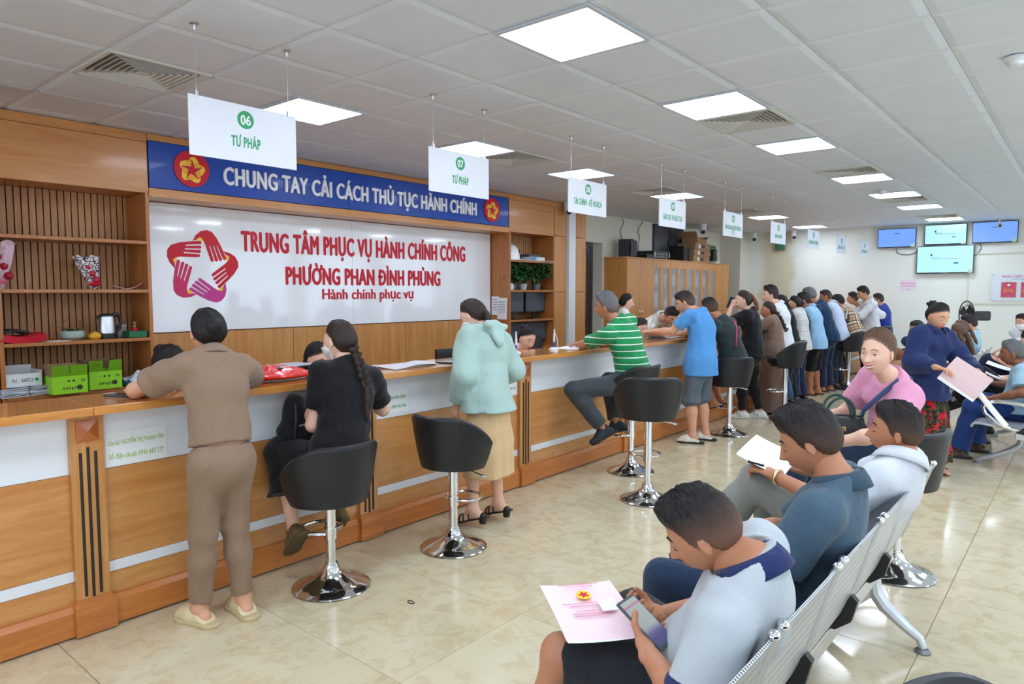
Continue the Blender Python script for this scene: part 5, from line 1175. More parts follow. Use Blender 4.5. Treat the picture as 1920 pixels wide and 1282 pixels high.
    # hands
    for sd in 'LR':
        ar = arms[sd]
        if ar.get('hide'): continue
        Hf = Fld(h*.42 if res < 2 else h*.5, .01); dd = ar.get('d'); dd = vn(J['w'+sd]-J['e'+sd]) if dd is None else A(*dd)
        hand_field(Hf, J['w'+sd], dd, ar.get('n', (0,0,-1)), 1 if sd == 'L' else -1, ar.get('curl', .4), s*.98*(.93 if fem else 1), ar.get('spread', .06), ar.get('thumb', .45))
        V, F_ = Hf.net(); VV.append(V); FF.append(F_+base); MI.append(np.zeros(len(F_), int)); base += len(V)
    me = mkmesh('person', np.concatenate(VV)-root, np.concatenate([np.asarray(f) for f in FF]), [sk, lips or (M_LIPR if fem else M_LIPS), M_TEETH], True)
    me.polygons.foreach_set('material_index', np.concatenate(MI).astype(np.int32))
    body = put('person', me, None, tuple(root)); tag(body, label, 'person')
    def child(name, V, F_, mat, sm=True, par=None):
        o = put(name, mkmesh(name, np.asarray(V)-root, F_, mat, sm), par or body); return o
    def mbchild(name, mb, mat, par=None, sm=True): return child(name, np.array(mb.V), mb.F, mat, sm, par)
    # --- hair
    st, hc, th, fade = hair[:4]; hm = hairmat('hair_%s_%s' % (hc, skin_), HAIRC[hc], sk.node_tree.nodes['Principled BSDF'].inputs['Base Color'].default_value if False else {'fair': srgb(206,164,142), 'mid': srgb(180,136,112), 'tan': srgb(150,108,86), 'dark': srgb(120,84,64)}[skin_])
    style = {'short': 'short', 'high2': 'high'}.get(st, 'women')
    hp, hfaces, fd = hair_cap(style, th, fade if style == 'short' else 0, fat, hair[4] if len(hair) > 4 else 0.0, *({0: (96, 64), 1: (64, 44), 2: (36, 26)}[res]))
    ho = child('hair', head+(hp*hs)@HB.T, hfaces, hm); at = ho.data.attributes.new('fade', 'FLOAT', 'POINT'); at.data.foreach_set('value', fd.astype(np.float32))
    fl = None
    HF = lambda: Fld(h*.6, .012)
    if st == 'bun':
        fl = HF(); c = A(0, -.105, hair[5] if len(hair) > 5 else .035); fl.ball(hl(c), .040*hs); rr_ = random.Random(int(label.__hash__()) % 99 if False else 5)
        for k in range(8): a = k*.785; fl.ball(hl(c+A(.026*math.cos(a), -.008+.006*(k % 2), .026*math.sin(a))), .018*hs, k=.006)
    elif st == 'high2':
        fl = HF(); fl.ball(hl((0,-.10,-.02)), .036*hs); fl.cone(hl((.05,-.05,-.03)), hl((0,-.09,-.03)), .022*hs, .03*hs); fl.cone(hl((-.05,-.05,-.03)), hl((0,-.09,-.03)), .022*hs, .03*hs)
    elif st == 'topbun':
        fl = HF(); c = A(0, -.095, .075); fl.ball(hl(c), .034*hs)
        for k in range(9): a = k*.9; fl.ball(hl(c+A(.03*math.cos(a), -.01+.02*math.sin(a*1.7), .026*math.sin(a))), .017*hs, k=.006)
    elif st in ('pony', 'ponylow', 'braid', 'long', 'curly'):
        fl = HF(); z0 = {'pony': .07, 'ponylow': .0, 'braid': -.03, 'long': -.02, 'curly': -.02}[st]; L = hair[5] if len(hair) > 5 else .3
        dn = A(0,0,-1); bk = -fs; p = hl((0, -.092, z0)); n_ = {'braid': 13, 'curly': 13}.get(st, 9); prev = p
        out = .035 if st == 'pony' else .006
        for k in range(n_):
            q = (k+1)/n_; tgt = p+dn*L*q+bk*(out*math.sin(min(1, q*1.6)*PI*.5)+{'pony': .06, 'braid': .17, 'curly': .15, 'long': .10, 'ponylow': .10}[st]*q**.8)
            if st == 'braid':
                sgn = -1 if k % 2 else 1; c = tgt+rs*sgn*.010; fl.cone(c+rs*sgn*.008+dn*-.012, c-rs*sgn*.006+dn*.016, .0165*(1.15-.5*q), .012*(1.1-.5*q), k=.004)
            elif st == 'curly':
                c = tgt+rs*.018*math.sin(k*1.9)+bk*.012*math.cos(k*2.3); fl.ball(c, (.034-.012*q)*hs, k=.01); fl.ball(c+rs*.02*math.cos(k*2.7), .02*hs, k=.008)
            else: fl.cone(prev, tgt, (.026-.010*abs(q-.45))*(1.2 if st == 'long' else 1)*hs, (.024-.014*q)*(1.2 if st == 'long' else 1)*hs, k=.012)
            prev = tgt
        if st == 'braid':
            e = prev; fl.chain([e, e+dn*.06+bk*.005, e+dn*.14+bk*.006, e+dn*.20], [.010, .013, .011, .003], k=.006)
        if st == 'long':
            for q in (-1, 1): fl.chain([hl((q*.06, -.04, .0)), hl((q*.068, -.05, -.09)), hl((q*.06, -.055, -.17)), hl((q*.05, -.06, -.24))], [.026, .026, .022, .01])
    if fl is not None:
        V, F_ = fl.net(.0025, 90, 3); o2 = child('hair_tail' if st in ('pony', 'ponylow', 'braid', 'curly', 'long') else 'hair_bun', V, F_, hairmat('hair_auburn_tail', HAIRC['auburn'], srgb(0,0,0)) if (len(hair) > 6 and hair[6] == 'auburn') else hm); at = o2.data.attributes.new('fade', 'FLOAT', 'POINT')
    # --- face details
    if res < 2:
        pt = lambda x, z, dy=0.0: surf_pt(X, Y, Z, x, z)+A(0, dy, 0)
        for q in (-1, 1):
            br = MB(); L_ = [pt(q*(.015+.032*k/7), .034+.0055*math.sin(PI*(k/7)**.8)-.003*k/7, .0008) for k in range(8)]; br.tube([hl(p) for p in L_], [(.0014+.0017*math.sin(PI*min(1, (k+1.2)/8)))*hs*(.8 if fem else 1.15) for k in range(8)], 6); o = mbchild('eyebrow', br, hm); o.data.attributes.new('fade', 'FLOAT', 'POINT')
            if look == 'down':
                m = MB(); L_ = [pt(q*(.018+.026*k/6), .0045-.004*math.sin(PI*k/6), .0012) for k in range(7)]; m.tube([hl(p) for p in L_], [.0007+.0009*math.sin(PI*k/6) for k in range(7)], 5); mbchild('eyelashes', m, M_IRIS)
            else:
                ow = .0042 if look == 'smile' else .0058; m = MB(); top_ = []; bot = []
                for k in range(9):
                    x_ = q*(.0175+.0275*k/8); e_ = math.sin(PI*k/8); top_.append(hl(pt(x_, .0085+ow*e_, .0012))); bot.append(hl(pt(x_, .0085-ow*.75*e_, .0012)))
                m.add(top_+bot, [(k, k+1, 9+k+1, 9+k) if q > 0 else (k, 9+k, 9+k+1, k+1) for k in range(8)]); mbchild('eye', m, M_EYEW)
                ir = MB().ell(hl(pt(q*.0315, .0085, -.0012)), (.0052*hs,)*3, 12, 8); mbchild('iris', ir, M_IRIS)
                ls = MB().tube(top_, [.0006+.0008*math.sin(PI*k/8) for k in range(9)], 5); mbchild('eyelashes', ls, M_IRIS)
    if mask:
        G = []
        for z_ in np.linspace(-.022, -.112, 9):
            row = []
            for k in np.linspace(-1, 1, 15):
                x_ = k*(.066-.02*max(0, (-z_-.06)/.05)); p = surf_pt(X, Y, Z, x_, max(z_, -.105)); row.append(hl(p+A(0, .006+.008*math.exp(-(k/.45)**2)*math.exp(-((z_+.05)/.04)**2), -.006 if z_ < -.1 else 0)))
            G.append(row)
        mbchild('face_mask', MB().sheet(G, .002), mask)
        st_ = MB()
        for q in (-1, 1): st_.tube([hl((q*.058, .055, -.03)), hl((q*.076, .02, -.01)), hl((q*.08, -.012, .02)), hl((q*.082, -.022, -.0)), hl((q*.076, .01, -.04)), hl((q*.06, .04, -.075))], .0014, 5)
        mbchild('mask_loop', st_, mask)
    if glasses:
        g = MB()
        for q in (-1, 1):
            g.tube([hl(surf_pt(X, Y, Z, q*.0315, .008)*A(0,1,0)+A(q*.0325+.021*math.cos(a), .012, .008+.016*math.sin(a))) for a in np.linspace(0, 2*PI, 18, endpoint=False)], .0013, 5, True)
            g.tube([hl((q*.053, .082, .012)), hl((q*.075, .05, .014)), hl((q*.082, -.005, .018))], .0013, 5)
        g.tube([hl((-.011, .103, .011)), hl((0, .105, .014)), hl((.011, .103, .011))], .0013, 5); mbchild('glasses', g, M_STEEL, sm=True)
    # --- top
    if top:
        e = top.get('e', .012)*s; C = Fld(h, .035); hem = top.get('hem', .10)*s; fl_ = top.get('flare', .012)
        torso(C, e, 0, True)
        hb_ = pel-A(0,0,1)*hem if hem > 0 else pel-up*hem
        if hem > 0: C.cone(waist, pel, (.128 if fem else .135)*s*w+e, (.158 if fem else .156)*s*w+e, fs, .82); C.cone(pel+A(0,0,.02), hb_, (.158 if fem else .156)*s*w+e, (.164 if fem else .162)*s*w+e+fl_, fs, .84, cb=True); C.cut(hb_, A(0,0,-1), .30)
        else: C.cut(hb_, -up)
        C.cut(neck+nu*(.014+top.get('neckcut', .0)), nu*.85+nf*.32, .105*s)
        sl = top.get('sleeve', .5)
        for sd in 'LR':
            a, el, wv = sh[sd], J['e'+sd], J['w'+sd]; wide = top.get('wide', .0)
            if sl <= 1: C.cone(a, a+(el-a)*sl, .055*s+e, (.049-.006*sl)*s+e+wide, cb=True)
            else:
                C.cone(a, el, .055*s+e, .044*s+e+wide); C.cone(el, el+(wv-el)*(sl-1), .046*s+e+wide, .031*s+e*.9+wide*.4, cb=True)
            if top.get('puff'): C.ball(a+up*.012-rs*(.012 if sd == 'L' else -.012), .066*s+e)
        V, F_ = C.net(top.get('fold', .006), top.get('ff', 30), top.get('seed', len(label) % 5))
        to = child(top.get('name', 'shirt'), V, F_, top['mat'])
        if top.get('collar') is not None:
            m = MB(); G = []
            cr = neck_r*s*1.12+.006
            for k, a in enumerate(np.linspace(-2.75, 2.75, 26)):
                d_ = -nf*math.cos(a)+nr*math.sin(a); dr = .030*(abs(a)/2.75)**2; c0 = neck+nu*.004-nu*dr+nf*.010*(abs(a)/2.75)
                G.append([c0+d_*(cr+.034)+nu*-.022, c0+d_*(cr+.025)+nu*.004, c0+d_*(cr+.009)+nu*.032, c0+d_*(cr+.002)+nu*.024])
            m.sheet(G, .004); o = mbchild('collar', m, top['collar'], to)
        if top.get('cuff') is not None and sl <= 1:
            for sd in 'LR':
                a, el = sh[sd], J['e'+sd]; q = Fld(h*.7, .01); p1 = a+(el-a)*sl; q.cone(p1-vn(el-a)*.024, p1+vn(el-a)*.002, (.049-.006*sl)*s+e+wide+.003, (.049-.006*sl)*s+e+wide+.003, ca=True, cb=True); V, F_ = q.net(); child('cuff', V, F_, top['cuff'], True, to)
        if top.get('hood'):
            q = Fld(h*.9, .025)
            for a in np.linspace(-1.9, 1.9, 11): d_ = -fs*math.cos(a)+rs*math.sin(a); q.ball(neck-up*.012+d_*(neck_r*s+.040+e*.5)+up*(-.015*math.cos(a)+.006*abs(a)), .030*s)
            q.cone(neck-fs*(.10*s+e*.6)-up*.02, neck-fs*(.135*s+e)-up*.12, .062*s, .034*s, fs, .6); q.cone(neck-fs*(.10*s+e)-rs*.075, neck-fs*(.10*s+e)+rs*.075, .03*s, .03*s); V, F_ = q.net(.006, 40, 2); child('hood', V, F_, top['mat'], True, to)
    # --- bottom
    if bottom:
        e = bottom.get('e', .012)*s; C = Fld(h, .03); typ = bottom['type']
        wt = pel+up*bottom.get('rise', .09)*s
        C.cone(pel-up*.01, wt, (.150 if fem else .146)*s*w+e, (.134 if fem else .140)*s*w+e, fh, .76, cb=True)
        if typ in ('pants', 'shorts'):
            for sd in 'LR':
                p, k_, an = hip[sd], J['k'+sd], J['a'+sd]; en = bottom.get('to', .96); kw = max(bottom.get('knee', .064)*s, .060*s*w)+e*.6; hw_ = bottom.get('hemr', .06)*s+e*.6
                if typ == 'shorts':
                    q = bottom.get('to', 1.0)
                    if q <= 1: C.cone(p, p+(k_-p)*q, .080*s*w+e, kw+.018, cb=True)
                    else: C.cone(p, k_, .080*s*w+e, kw+.018); C.cone(k_, k_+(an-k_)*(q-1), kw+.018, kw+.02, cb=True)
                else:
                    C.cone(p, k_, .080*s*w+e, kw); km = k_+(an-k_)*min(.38, en*.9); kc = max(kw*.97, .060*s*w+e*.5); C.cone(k_, km, kw, kc); C.cone(km, k_+(an-k_)*en, kc, hw_, cb=True)
            C.ball(pel-A(0,0,.02)-fh*.03*s, .088*s*w+e)
        elif typ == 'skirt':
            hz = bottom['hem']; b0 = pel-A(0,0,.02); cc = A(*(skirt_c or pel)); hb = A(cc[0], cc[1], hz); r1 = bottom.get('r', .20)*s
            C.cone(b0, b0+(hb-b0)*.45, .152*s*w+e, (.16*s*w+r1)/2+e, fh, .8); C.cone(b0+(hb-b0)*.4, hb, (.16*s*w+r1)/2+e, r1+e, fh, .82, cb=True)
        V, F_ = C.net(bottom.get('fold', .0055), bottom.get('ff', 26), 1+len(label) % 4)
        if typ == 'skirt':
            c0 = pel; ang = np.arctan2(V[:,1]-c0[1], V[:,0]-c0[0]); q = np.clip((c0[2]-V[:,2])/(c0[2]-bottom['hem']), 0, 1); pl = bottom.get('pleat', .008)*q*np.sin(ang*bottom.get('np', 9)+1.2*np.sin(ang*2)); V[:,0] += pl*np.cos(ang); V[:,1] += pl*np.sin(ang)
        bo = child(bottom.get('name', {'pants': 'trousers', 'shorts': 'shorts', 'skirt': 'skirt'}[typ]), V, F_, bottom['mat'])
        if bottom.get('belt'):
            q = Fld(h*.8, .01); q.cone(wt-up*.035*s, wt-up*.002, (.134 if fem else .142)*s*w+e+.005, (.134 if fem else .142)*s*w+e+.005, fh, .76, ca=True, cb=True); V, F_ = q.net(); child('belt', V, F_, bottom['belt'], True, bo)
    # --- shoes
    if shoes:
        for sd in 'LR': shoe(child, J['a'+sd], A(*legs[sd].get('d', fh)), s, shoes, legs[sd].get('pitch', 0), h)
    if extra: extra(child, mbchild, dict(neck=neck, pel=pel, sh=sh, J=J, fs=fs, rs=rs, up=up, hl=hl, chest=chest, waist=waist, upper=upper))
    return body
def surf_pt(X, Y, Z, x, z):
    m = (Y > 0); d = (X-x)**2+(Z-z)**2+np.where(m, 0, 9); i = np.argsort(d.ravel())[:4]; wgt = 1/(d.ravel()[i]+1e-8); wgt /= wgt.sum()
    return A(x, float((Y.ravel()[i]*wgt).sum()), z)
def foot_frame(an, d, pitch):
    d = vn(A(d[0], d[1], 0)); f = vn(d*math.cos(pitch)-A(0,0,math.sin(pitch))); r = np.cross(f, A(0,0,1)); r = vn(r); u = np.cross(r, f); return f, r, u
def foot_prims(F, an, d, s, pitch=0):
    f, r, u = foot_frame(an, d, pitch); o = an-u*.05*s
    F.cone(an, o-f*.03*s, .033*s, .028*s); F.cone(o-f*.03*s, o+f*.10*s-u*.005*s, .028*s, .030*s, u, .75); F.cone(o+f*.09*s-u*.006*s, o+f*.145*s-u*.012*s, .036*s, .026*s, u, .5); F.cone(an+f*.01, o+f*.09*s, .03*s, .024*s)
def shoe(child, an, d, s, sp, pitch, h):
    f, r, u = foot_frame(an, d, pitch); o = an-u*.062*s; typ = sp['type']; hh = min(h, .010)*.75; mat = sp['mat']
    sole = lambda th, r0, r1, x0=-.075, x1=.16, off=0.0: Fld(hh, .02).cone(o+f*x0*s-u*(off), o+f*.03*s-u*off, r0*s, r0*s*.92).cone(o+f*.03*s-u*off, o+f*.10*s-u*off, r0*s*.92, r1*s).cone(o+f*.10*s-u*off, o+f*(x1-r1)*s-u*off, r1*s, r1*s*.85).cut(o-u*(off+.0), u).cut(o-u*(off+th), -u)
    if typ in ('shoe', 'clog', 'sneaker'):
        U = Fld(hh, .02); k = 1.12 if typ == 'clog' else 1.0
        U.cone(o-f*.05*s+u*.012*s, o+f*.06*s+u*.012*s, .040*s*k, .042*s*k); U.cone(o+f*.06*s+u*.006*s, o+f*.125*s+u*.0*s, .046*s*k, .038*s*k, u, .8)
        if typ != 'clog': U.cone(o-f*.05*s+u*.01, an-f*.012*s+u*.0, .036*s, .040*s, cb=True); U.cone(o+f*.05*s+u*.02*s, an+f*.02*s, .036*s, .036*s)
        else: U.cone(o+f*.05*s+u*.03*s, o+f*.10*s+u*.02*s, .045*s, .038*s); U.cut(an-f*.0-u*.012, u*.9-f*.6)
        U.cut(o+u*-.004, -u); V, F_ = U.net(); m = child('shoe', V, F_, mat)
        q = sole(.020*(1.5 if typ == 'clog' else 1), .046*k, .052*k); V, F_ = q.net(); child('sole', V, F_, sp.get('sole', M_RUBBER), True, m)
        if sp.get('stripe') is not None:
            for x_ in (.02, .05):
                sb = MB()
                for sd in (-1, 1): sb.tube([o+f*x_*s+r*sd*.047*s+u*.0, o+f*(x_+.012)*s+r*sd*.044*s+u*.03*s, o+f*(x_+.02)*s+r*sd*.03*s+u*.05*s], .0045, 5)
                child('stripe', np.array(sb.V), sb.F, sp['stripe'], True, m)
        if typ == 'clog' and sp.get('holes'):
            hb = MB()
            for i in range(3):
                for j in (-1, 0, 1): hb.ell(o+f*(.075+.02*i)*s+r*j*.022*s+u*(.062-.010*i-.010*abs(j))*s, (.0045,)*3, 8, 5)
            child('vent_hole', np.array(hb.V), hb.F, sp['holes'], True, m)
    else:                                     # sandals and heels on a bare foot
        hl_ = sp.get('heel', 0.0); q = sole(.014, .036, .046); V, F_ = q.net(); m = child('sandal', V, F_, mat)
        sb = MB()
        for x_ in ((.06, .10) if typ == 'sandal' else (.03, .075, .11)): sb.tube([o+f*(x_*s)+r*.046*s*math.cos(a)+u*(.048*math.sin(a)*(1.15-x_*3.2)+.002)*s for a in np.linspace(0, PI, 9)], .007 if typ == 'sandal' else .0055, 6)
        child('strap', np.array(sb.V), sb.F, mat, True, m)
        if hl_: hq = Fld(hh, .01).cone(o-f*.06*s-u*.004, o-f*.058*s-A(0,0,hl_), .03*s, .024*s, cb=True); V, F_ = hq.net(); child('heel', V, F_, mat, True, m)
# ---- the people of the photograph (metres; counter along y, customers face -x)
def LG(l, r, dl=None, dr=None, z=.082, **k):
    a = {'L': dict(a=(l[0], l[1], l[2] if len(l) > 2 else z)), 'R': dict(a=(r[0], r[1], r[2] if len(r) > 2 else z))}
    if dl is not None: a['L']['d'] = dl
    if dr is not None: a['R']['d'] = dr
    for q, v in k.items(): a[q[-1]][q[:-1]] = v
    return a
def AM(le, lw, re, rw, **k):
    a = {'L': dict(e=le, w=lw), 'R': dict(e=re, w=rw)}
    for q, v in k.items(): a[q[-1]][q[:-1]] = v
    return a
def poly(n): return cloth(*n) if isinstance(n, tuple) else n
C_BEIGE = cloth('beige_suit_cloth', srgb(142,116,96)); C_BLACK = cloth('black_cotton', srgb(18,18,22)); C_BLACK2 = cloth('black_trouser_cloth', srgb(22,22,26))
C_TEAL = cloth('teal_jersey', srgb(170,196,188)); C_SAND = cloth('sand_skirt_cloth', srgb(222,188,144)); C_GREENS = cloth('green_striped_jersey', srgb(34,140,84), stripes(.058, .009, srgb(226,236,220), 2, .1))
C_CHAR = cloth('charcoal_trouser', srgb(66,72,78)); C_BLUEP = cloth('blue_pique', srgb(84,150,214)); C_GREYS = cloth('grey_shorts_cloth', srgb(92,104,114)); C_DKGREEN = cloth('dark_green_tee', srgb(40,52,54))
C_BROWN = cloth('brown_dress_cloth', srgb(126,102,88)); C_WHITE = cloth('white_shirt_cloth', srgb(228,230,236)); C_JEANS = cloth('blue_jeans', srgb(52,84,120)); C_NAVYJ = cloth('dark_navy_jeans', srgb(34,44,72)); C_GSTRIPE = cloth('grey_striped_tee', srgb(214,212,208), stripes(.02, .005, srgb(170,170,170), 2))
C_LBLUE = cloth('light_blue_pique', srgb(150,192,226)); C_NAVY = cloth('deep_navy_shirt', srgb(24,52,82)); C_LAV = cloth('lavender_shirt', srgb(198,210,234)); C_PLAID = cloth('checked_shirt', srgb(192,160,124), plaid); C_DKJ = cloth('dark_slate_trouser', srgb(48,60,76))
C_WPOLO = cloth('pale_grey_pique', srgb(184,190,196)); C_NCOL = cloth('navy_rib', srgb(32,44,92)); C_STEEL = cloth('steel_blue_polo', srgb(72,94,112)); C_STEELC = cloth('steel_blue_rib', srgb(54,76,94)); C_WDOT = cloth('white_dobby_shirt', srgb(208,212,220)); C_GREYT = cloth('stone_grey_trouser', srgb(140,142,136)); C_PINK = cloth('pink_tee', srgb(228,156,188)); C_DJEANS = cloth('dark_denim', srgb(38,56,82)); C_NJACK = cloth('navy_jacket', srgb(32,46,92)); C_FLOR = cloth('floral_skirt', srgb(40,44,34), floral)
C_LBS = cloth('pale_blue_shirt', srgb(160,196,212)); C_BJEANS = cloth('bright_blue_jeans', srgb(36,64,126)); C_OSTR = cloth('cream_striped_polo', srgb(226,222,212), stripes(.045, .005, srgb(110,108,110), 0, 0, (0,.35,0))); C_OWH = cloth('clerk_white_blouse', srgb(232,230,230))
S_BROWN = dict(type='shoe', mat=plain('brown_shoe', srgb(74,52,42), .4)); S_BLACK = dict(type='shoe', mat=plain('black_shoe', srgb(24,24,26), .35)); S_DARK = dict(type='shoe', mat=plain('dark_suede_shoe', srgb(36,42,52), .7))
S_SAND = dict(type='sandal', mat=plain('dark_sandal', srgb(52,40,36), .6), bare=True)

# 1 woman in the beige suit, leaning on the counter
person('standing woman in a beige suit and cream clogs leaning on the counter', (2.875,.035,.80), (2.75,.065,1.285), (2.672,.085,1.405), (-1,.05), (-1,.12,-.22),
    AM((2.50,-.20,1.135), (2.36,.0,1.125), (2.53,.40,1.135), (2.36,.22,1.125), nL=(0,0,-1), nR=(0,0,-1), curlL=.2, curlR=.2), LG((2.80,-.06), (2.87,.13), (-1,-.25), (-1,.1), kL=(2.83,-.045,.455), kR=(2.845,.105,.46)),
    'mid', ('bun','black',.020,0,0,.02), dict(mat=C_BEIGE, sleeve=.66, hem=-.082, e=.022, collar=C_BEIGE, puff=False, wide=.014), dict(type='pants', mat=C_BEIGE, to=.93, knee=.060, hemr=.048, e=.012, rise=.072),
    dict(type='clog', mat=plain('cream_clog', srgb(214,198,160), .55), sole=plain('cream_clog_sole', srgb(200,182,142), .6), holes=plain('clog_charm', srgb(120,84,70), .4), bare=True), True, .96, .97, res=0)
# 2 woman with the braid, seated
person('seated woman in black with a long braid and a white mask', (2.95,.67,.71), (2.86,.795,1.195), (2.785,.79,1.325), (-1,.25), (-1,-.32,-.12),
    AM((2.80,.60,.88), (2.58,.74,.99), (2.79,1.10,.90), (2.56,.98,1.0), nL=(0,1,0), nR=(0,-1,0), curlL=.6, curlR=.6), LG((2.745,.50,.30), (2.70,.83,.32), (-.8,.1), (-.8,.35), kL=(2.575,.545,.70), kR=(2.575,.83,.70), pitchL=.75, pitchR=.5),
    'fair', ('braid','darkbrown',.020,0,0,.26), dict(mat=C_BLACK, sleeve=.72, hem=.10, e=.014, wide=.008), dict(type='pants', mat=C_BLACK, to=.52, knee=.085, hemr=.11, e=.016, name='wide_trousers'),
    dict(type='shoe', mat=plain('olive_suede', srgb(112,92,58), .85), sole=plain('olive_sole', srgb(92,76,50), .9)), True, .97, 1.0, hipface=(-1,.0), res=0, mask=M_MASK)
# 3 woman in the teal hoodie
person('standing woman in a teal hoodie, sand skirt and black heels', (2.885,1.95,.845), (2.77,2.05,1.325), (2.672,2.03,1.435), (-1,.2), (-.86,-.28,-.52),
    AM((2.815,1.79,1.035), (2.735,1.80,.84), (2.83,2.27,1.05), (2.66,2.22,.93), curlL=.5, nL=(0,1,0), nR=(0,-1,0), curlR=.4), LG((2.87,1.815,.125), (2.90,2.045,.125), (-1,-.25), (-1,.0), pitchL=.3, pitchR=.3),
    'fair', ('ponylow','darkbrown',.022,0,0,.14), dict(mat=C_TEAL, sleeve=1.9, hem=.05, e=.030, flare=.03, wide=.02, fold=.008, ff=22, hood=True, name='hoodie'), dict(type='skirt', mat=C_SAND, hem=.345, r=.185, pleat=.006, np=7),
    dict(type='heels', mat=plain('black_heel_leather', srgb(22,20,20), .35), heel=.052, bare=True), True, .98, .97, res=0, mask=M_MASK)
# 4 man in the green striped polo, seated
person('grey-haired man in a green and white striped polo sitting on a stool', (2.965,3.84,.815), (2.86,3.685,1.345), (2.785,3.63,1.485), (-1,-.05), (-1,-.3,-.12),
    AM((2.56,3.60,1.135), (2.40,3.80,1.125), (2.60,4.02,1.135), (2.40,3.86,1.13), nL=(0,0,-1), nR=(0,0,-1)), LG((2.84,3.50,.42), (2.74,3.88,.40), (-.55,-.8), (-.8,-.4), kL=(2.665,3.30,.77), kR=(2.60,3.98,.78), pitchL=.45, pitchR=.3),
    'tan', ('short','grey',.022,.35,.004), dict(mat=C_GREENS, sleeve=.72, hem=.055, e=.014, collar=C_GREENS, wide=.006), dict(type='pants', mat=C_CHAR, to=.90, knee=.064, hemr=.060, e=.010, belt=M_BLACKP, rise=.10), S_DARK, False, 1.0, 1.13, hipface=(-1,-.25), res=0)
# 5 man in the blue polo
person('standing man in a bright blue polo, grey shorts and white clogs', (2.87,5.40,.845), (2.79,5.50,1.37), (2.665,5.425,1.49), (-1,.0), (-.85,-.30,-.42),
    AM((2.62,5.215,1.19), (2.40,5.17,1.185), (2.60,5.74,1.17), (2.40,5.62,1.125), nL=(.2,.3,-1), nR=(0,0,-1), curlL=[.5,.7,.8,.8], curlR=.3), LG((2.86,5.25), (2.90,5.49), (-1,-.35), (-1,-.1)),
    'mid', ('short','black',.024,.4,.006), dict(mat=C_BLUEP, sleeve=.70, hem=.12, e=.017, collar=C_BLUEP, wide=.01), dict(type='shorts', mat=C_GREYS, to=1.08, knee=.066, e=.012),
    dict(type='clog', mat=plain('white_clog', srgb(226,222,210), .5), sole=plain('black_clog_sole', srgb(26,26,28), .6), holes=plain('clog_hole', srgb(90,88,84), .6), bare=True), False, 1.0, 1.17, res=0)
# 6 seated man with the pink strap
def strap6(child, mbchild, k):
    m = MB(); P = [k['neck']+k['rs']*.10-k['fs']*.05, k['upper']-k['fs']*.115+k['rs']*.06, k['chest']-k['fs']*.135-k['rs']*.03, k['waist']-k['fs']*.125-k['rs']*.12]; m.tube([p for p in P], .009, 6); mbchild('bag_strap', m, plain('hot_pink_strap', srgb(206,44,110), .5))
person('seated man in a dark green tee with a hot pink bag strap', (2.985,6.02,.80), (2.83,6.0,1.285), (2.70,5.985,1.425), (-1,.05), (-1,.25,-.35), AM((2.56,5.76,1.14), (2.40,5.95,1.125), (2.56,6.24,1.14), (2.40,6.1,1.125), nL=(0,0,-1), nR=(0,0,-1)), LG((2.79,5.93,.36), (2.76,6.17,.36), (-1,-.3), (-1,0), kL=(2.60,5.88,.76), kR=(2.60,6.16,.76), pitchL=.3, pitchR=.3), 'tan', ('short','black',.014,.75), dict(mat=C_DKGREEN, sleeve=.7, hem=.10, e=.02, wide=.01), dict(type='shorts', mat=C_BLACK2, to=.95), dict(type='sandal', mat=plain('black_sandal', srgb(26,26,28), .6), bare=True), False, 1.0, 1.08, res=1, extra=strap6)
# 7 woman on the phone in black
person('standing woman in black with a high ponytail holding a phone to her ear', (2.85,6.90,.85), (2.80,6.92,1.365), (2.735,6.87,1.50), (-1,-.12), (-.9,-.55,-.05), AM((2.60,6.66,1.20), (2.625,6.775,1.425), (2.62,7.16,1.15), (2.45,7.1,1.12), dL=(.35,.15,1), nL=(.4,1,0), curlL=.7, nR=(0,0,-1)), LG((2.70,7.02), (2.86,7.2), (-1,-.5), (-1,-.35)), 'fair', ('pony','darkbrown',.018,0,0,.20,'auburn'), dict(mat=C_BLACK, sleeve=.75, hem=.04, e=.022, wide=.014), dict(type='pants', mat=C_BLACK2, to=.9, knee=.052, hemr=.042, e=.006), dict(type='sneaker', mat=plain('white_sneaker', srgb(232,230,224), .5), sole=plain('white_sneaker_sole', srgb(222,220,214), .6), stripe=plain('dark_green_stripe', srgb(24,64,54), .5)), True, 1.0, 1.0, res=1)
phone(2.612, 6.80, 1.475, .2, 'phone held at the ear of the woman in black', .15, .072, tilt=(1.2, .3, ))
# 8 woman in the brown dress
person('standing woman in a long brown dress with curly dark hair', (2.85,7.68,.80), (2.785,7.78,1.235), (2.715,7.80,1.355), (-1,-.15), (-1,-.5,-.05), AM((2.62,7.52,1.10), (2.45,7.6,1.125), (2.62,8.0,1.1), (2.45,7.9,1.125), nL=(0,0,-1), nR=(0,0,-1)), LG((2.82,7.58), (2.88,7.78), (-1,-.2), (-1,0)), 'tan', ('curly','darkbrown',.020,0,0,.26), dict(mat=C_BROWN, sleeve=1.75, hem=.03, e=.018, wide=.008), dict(type='skirt', mat=C_BROWN, hem=.03, r=.235, pleat=.012, np=8, name='dress_skirt', skirt_c=None), S_SAND, True, .95, 1.05, res=1)
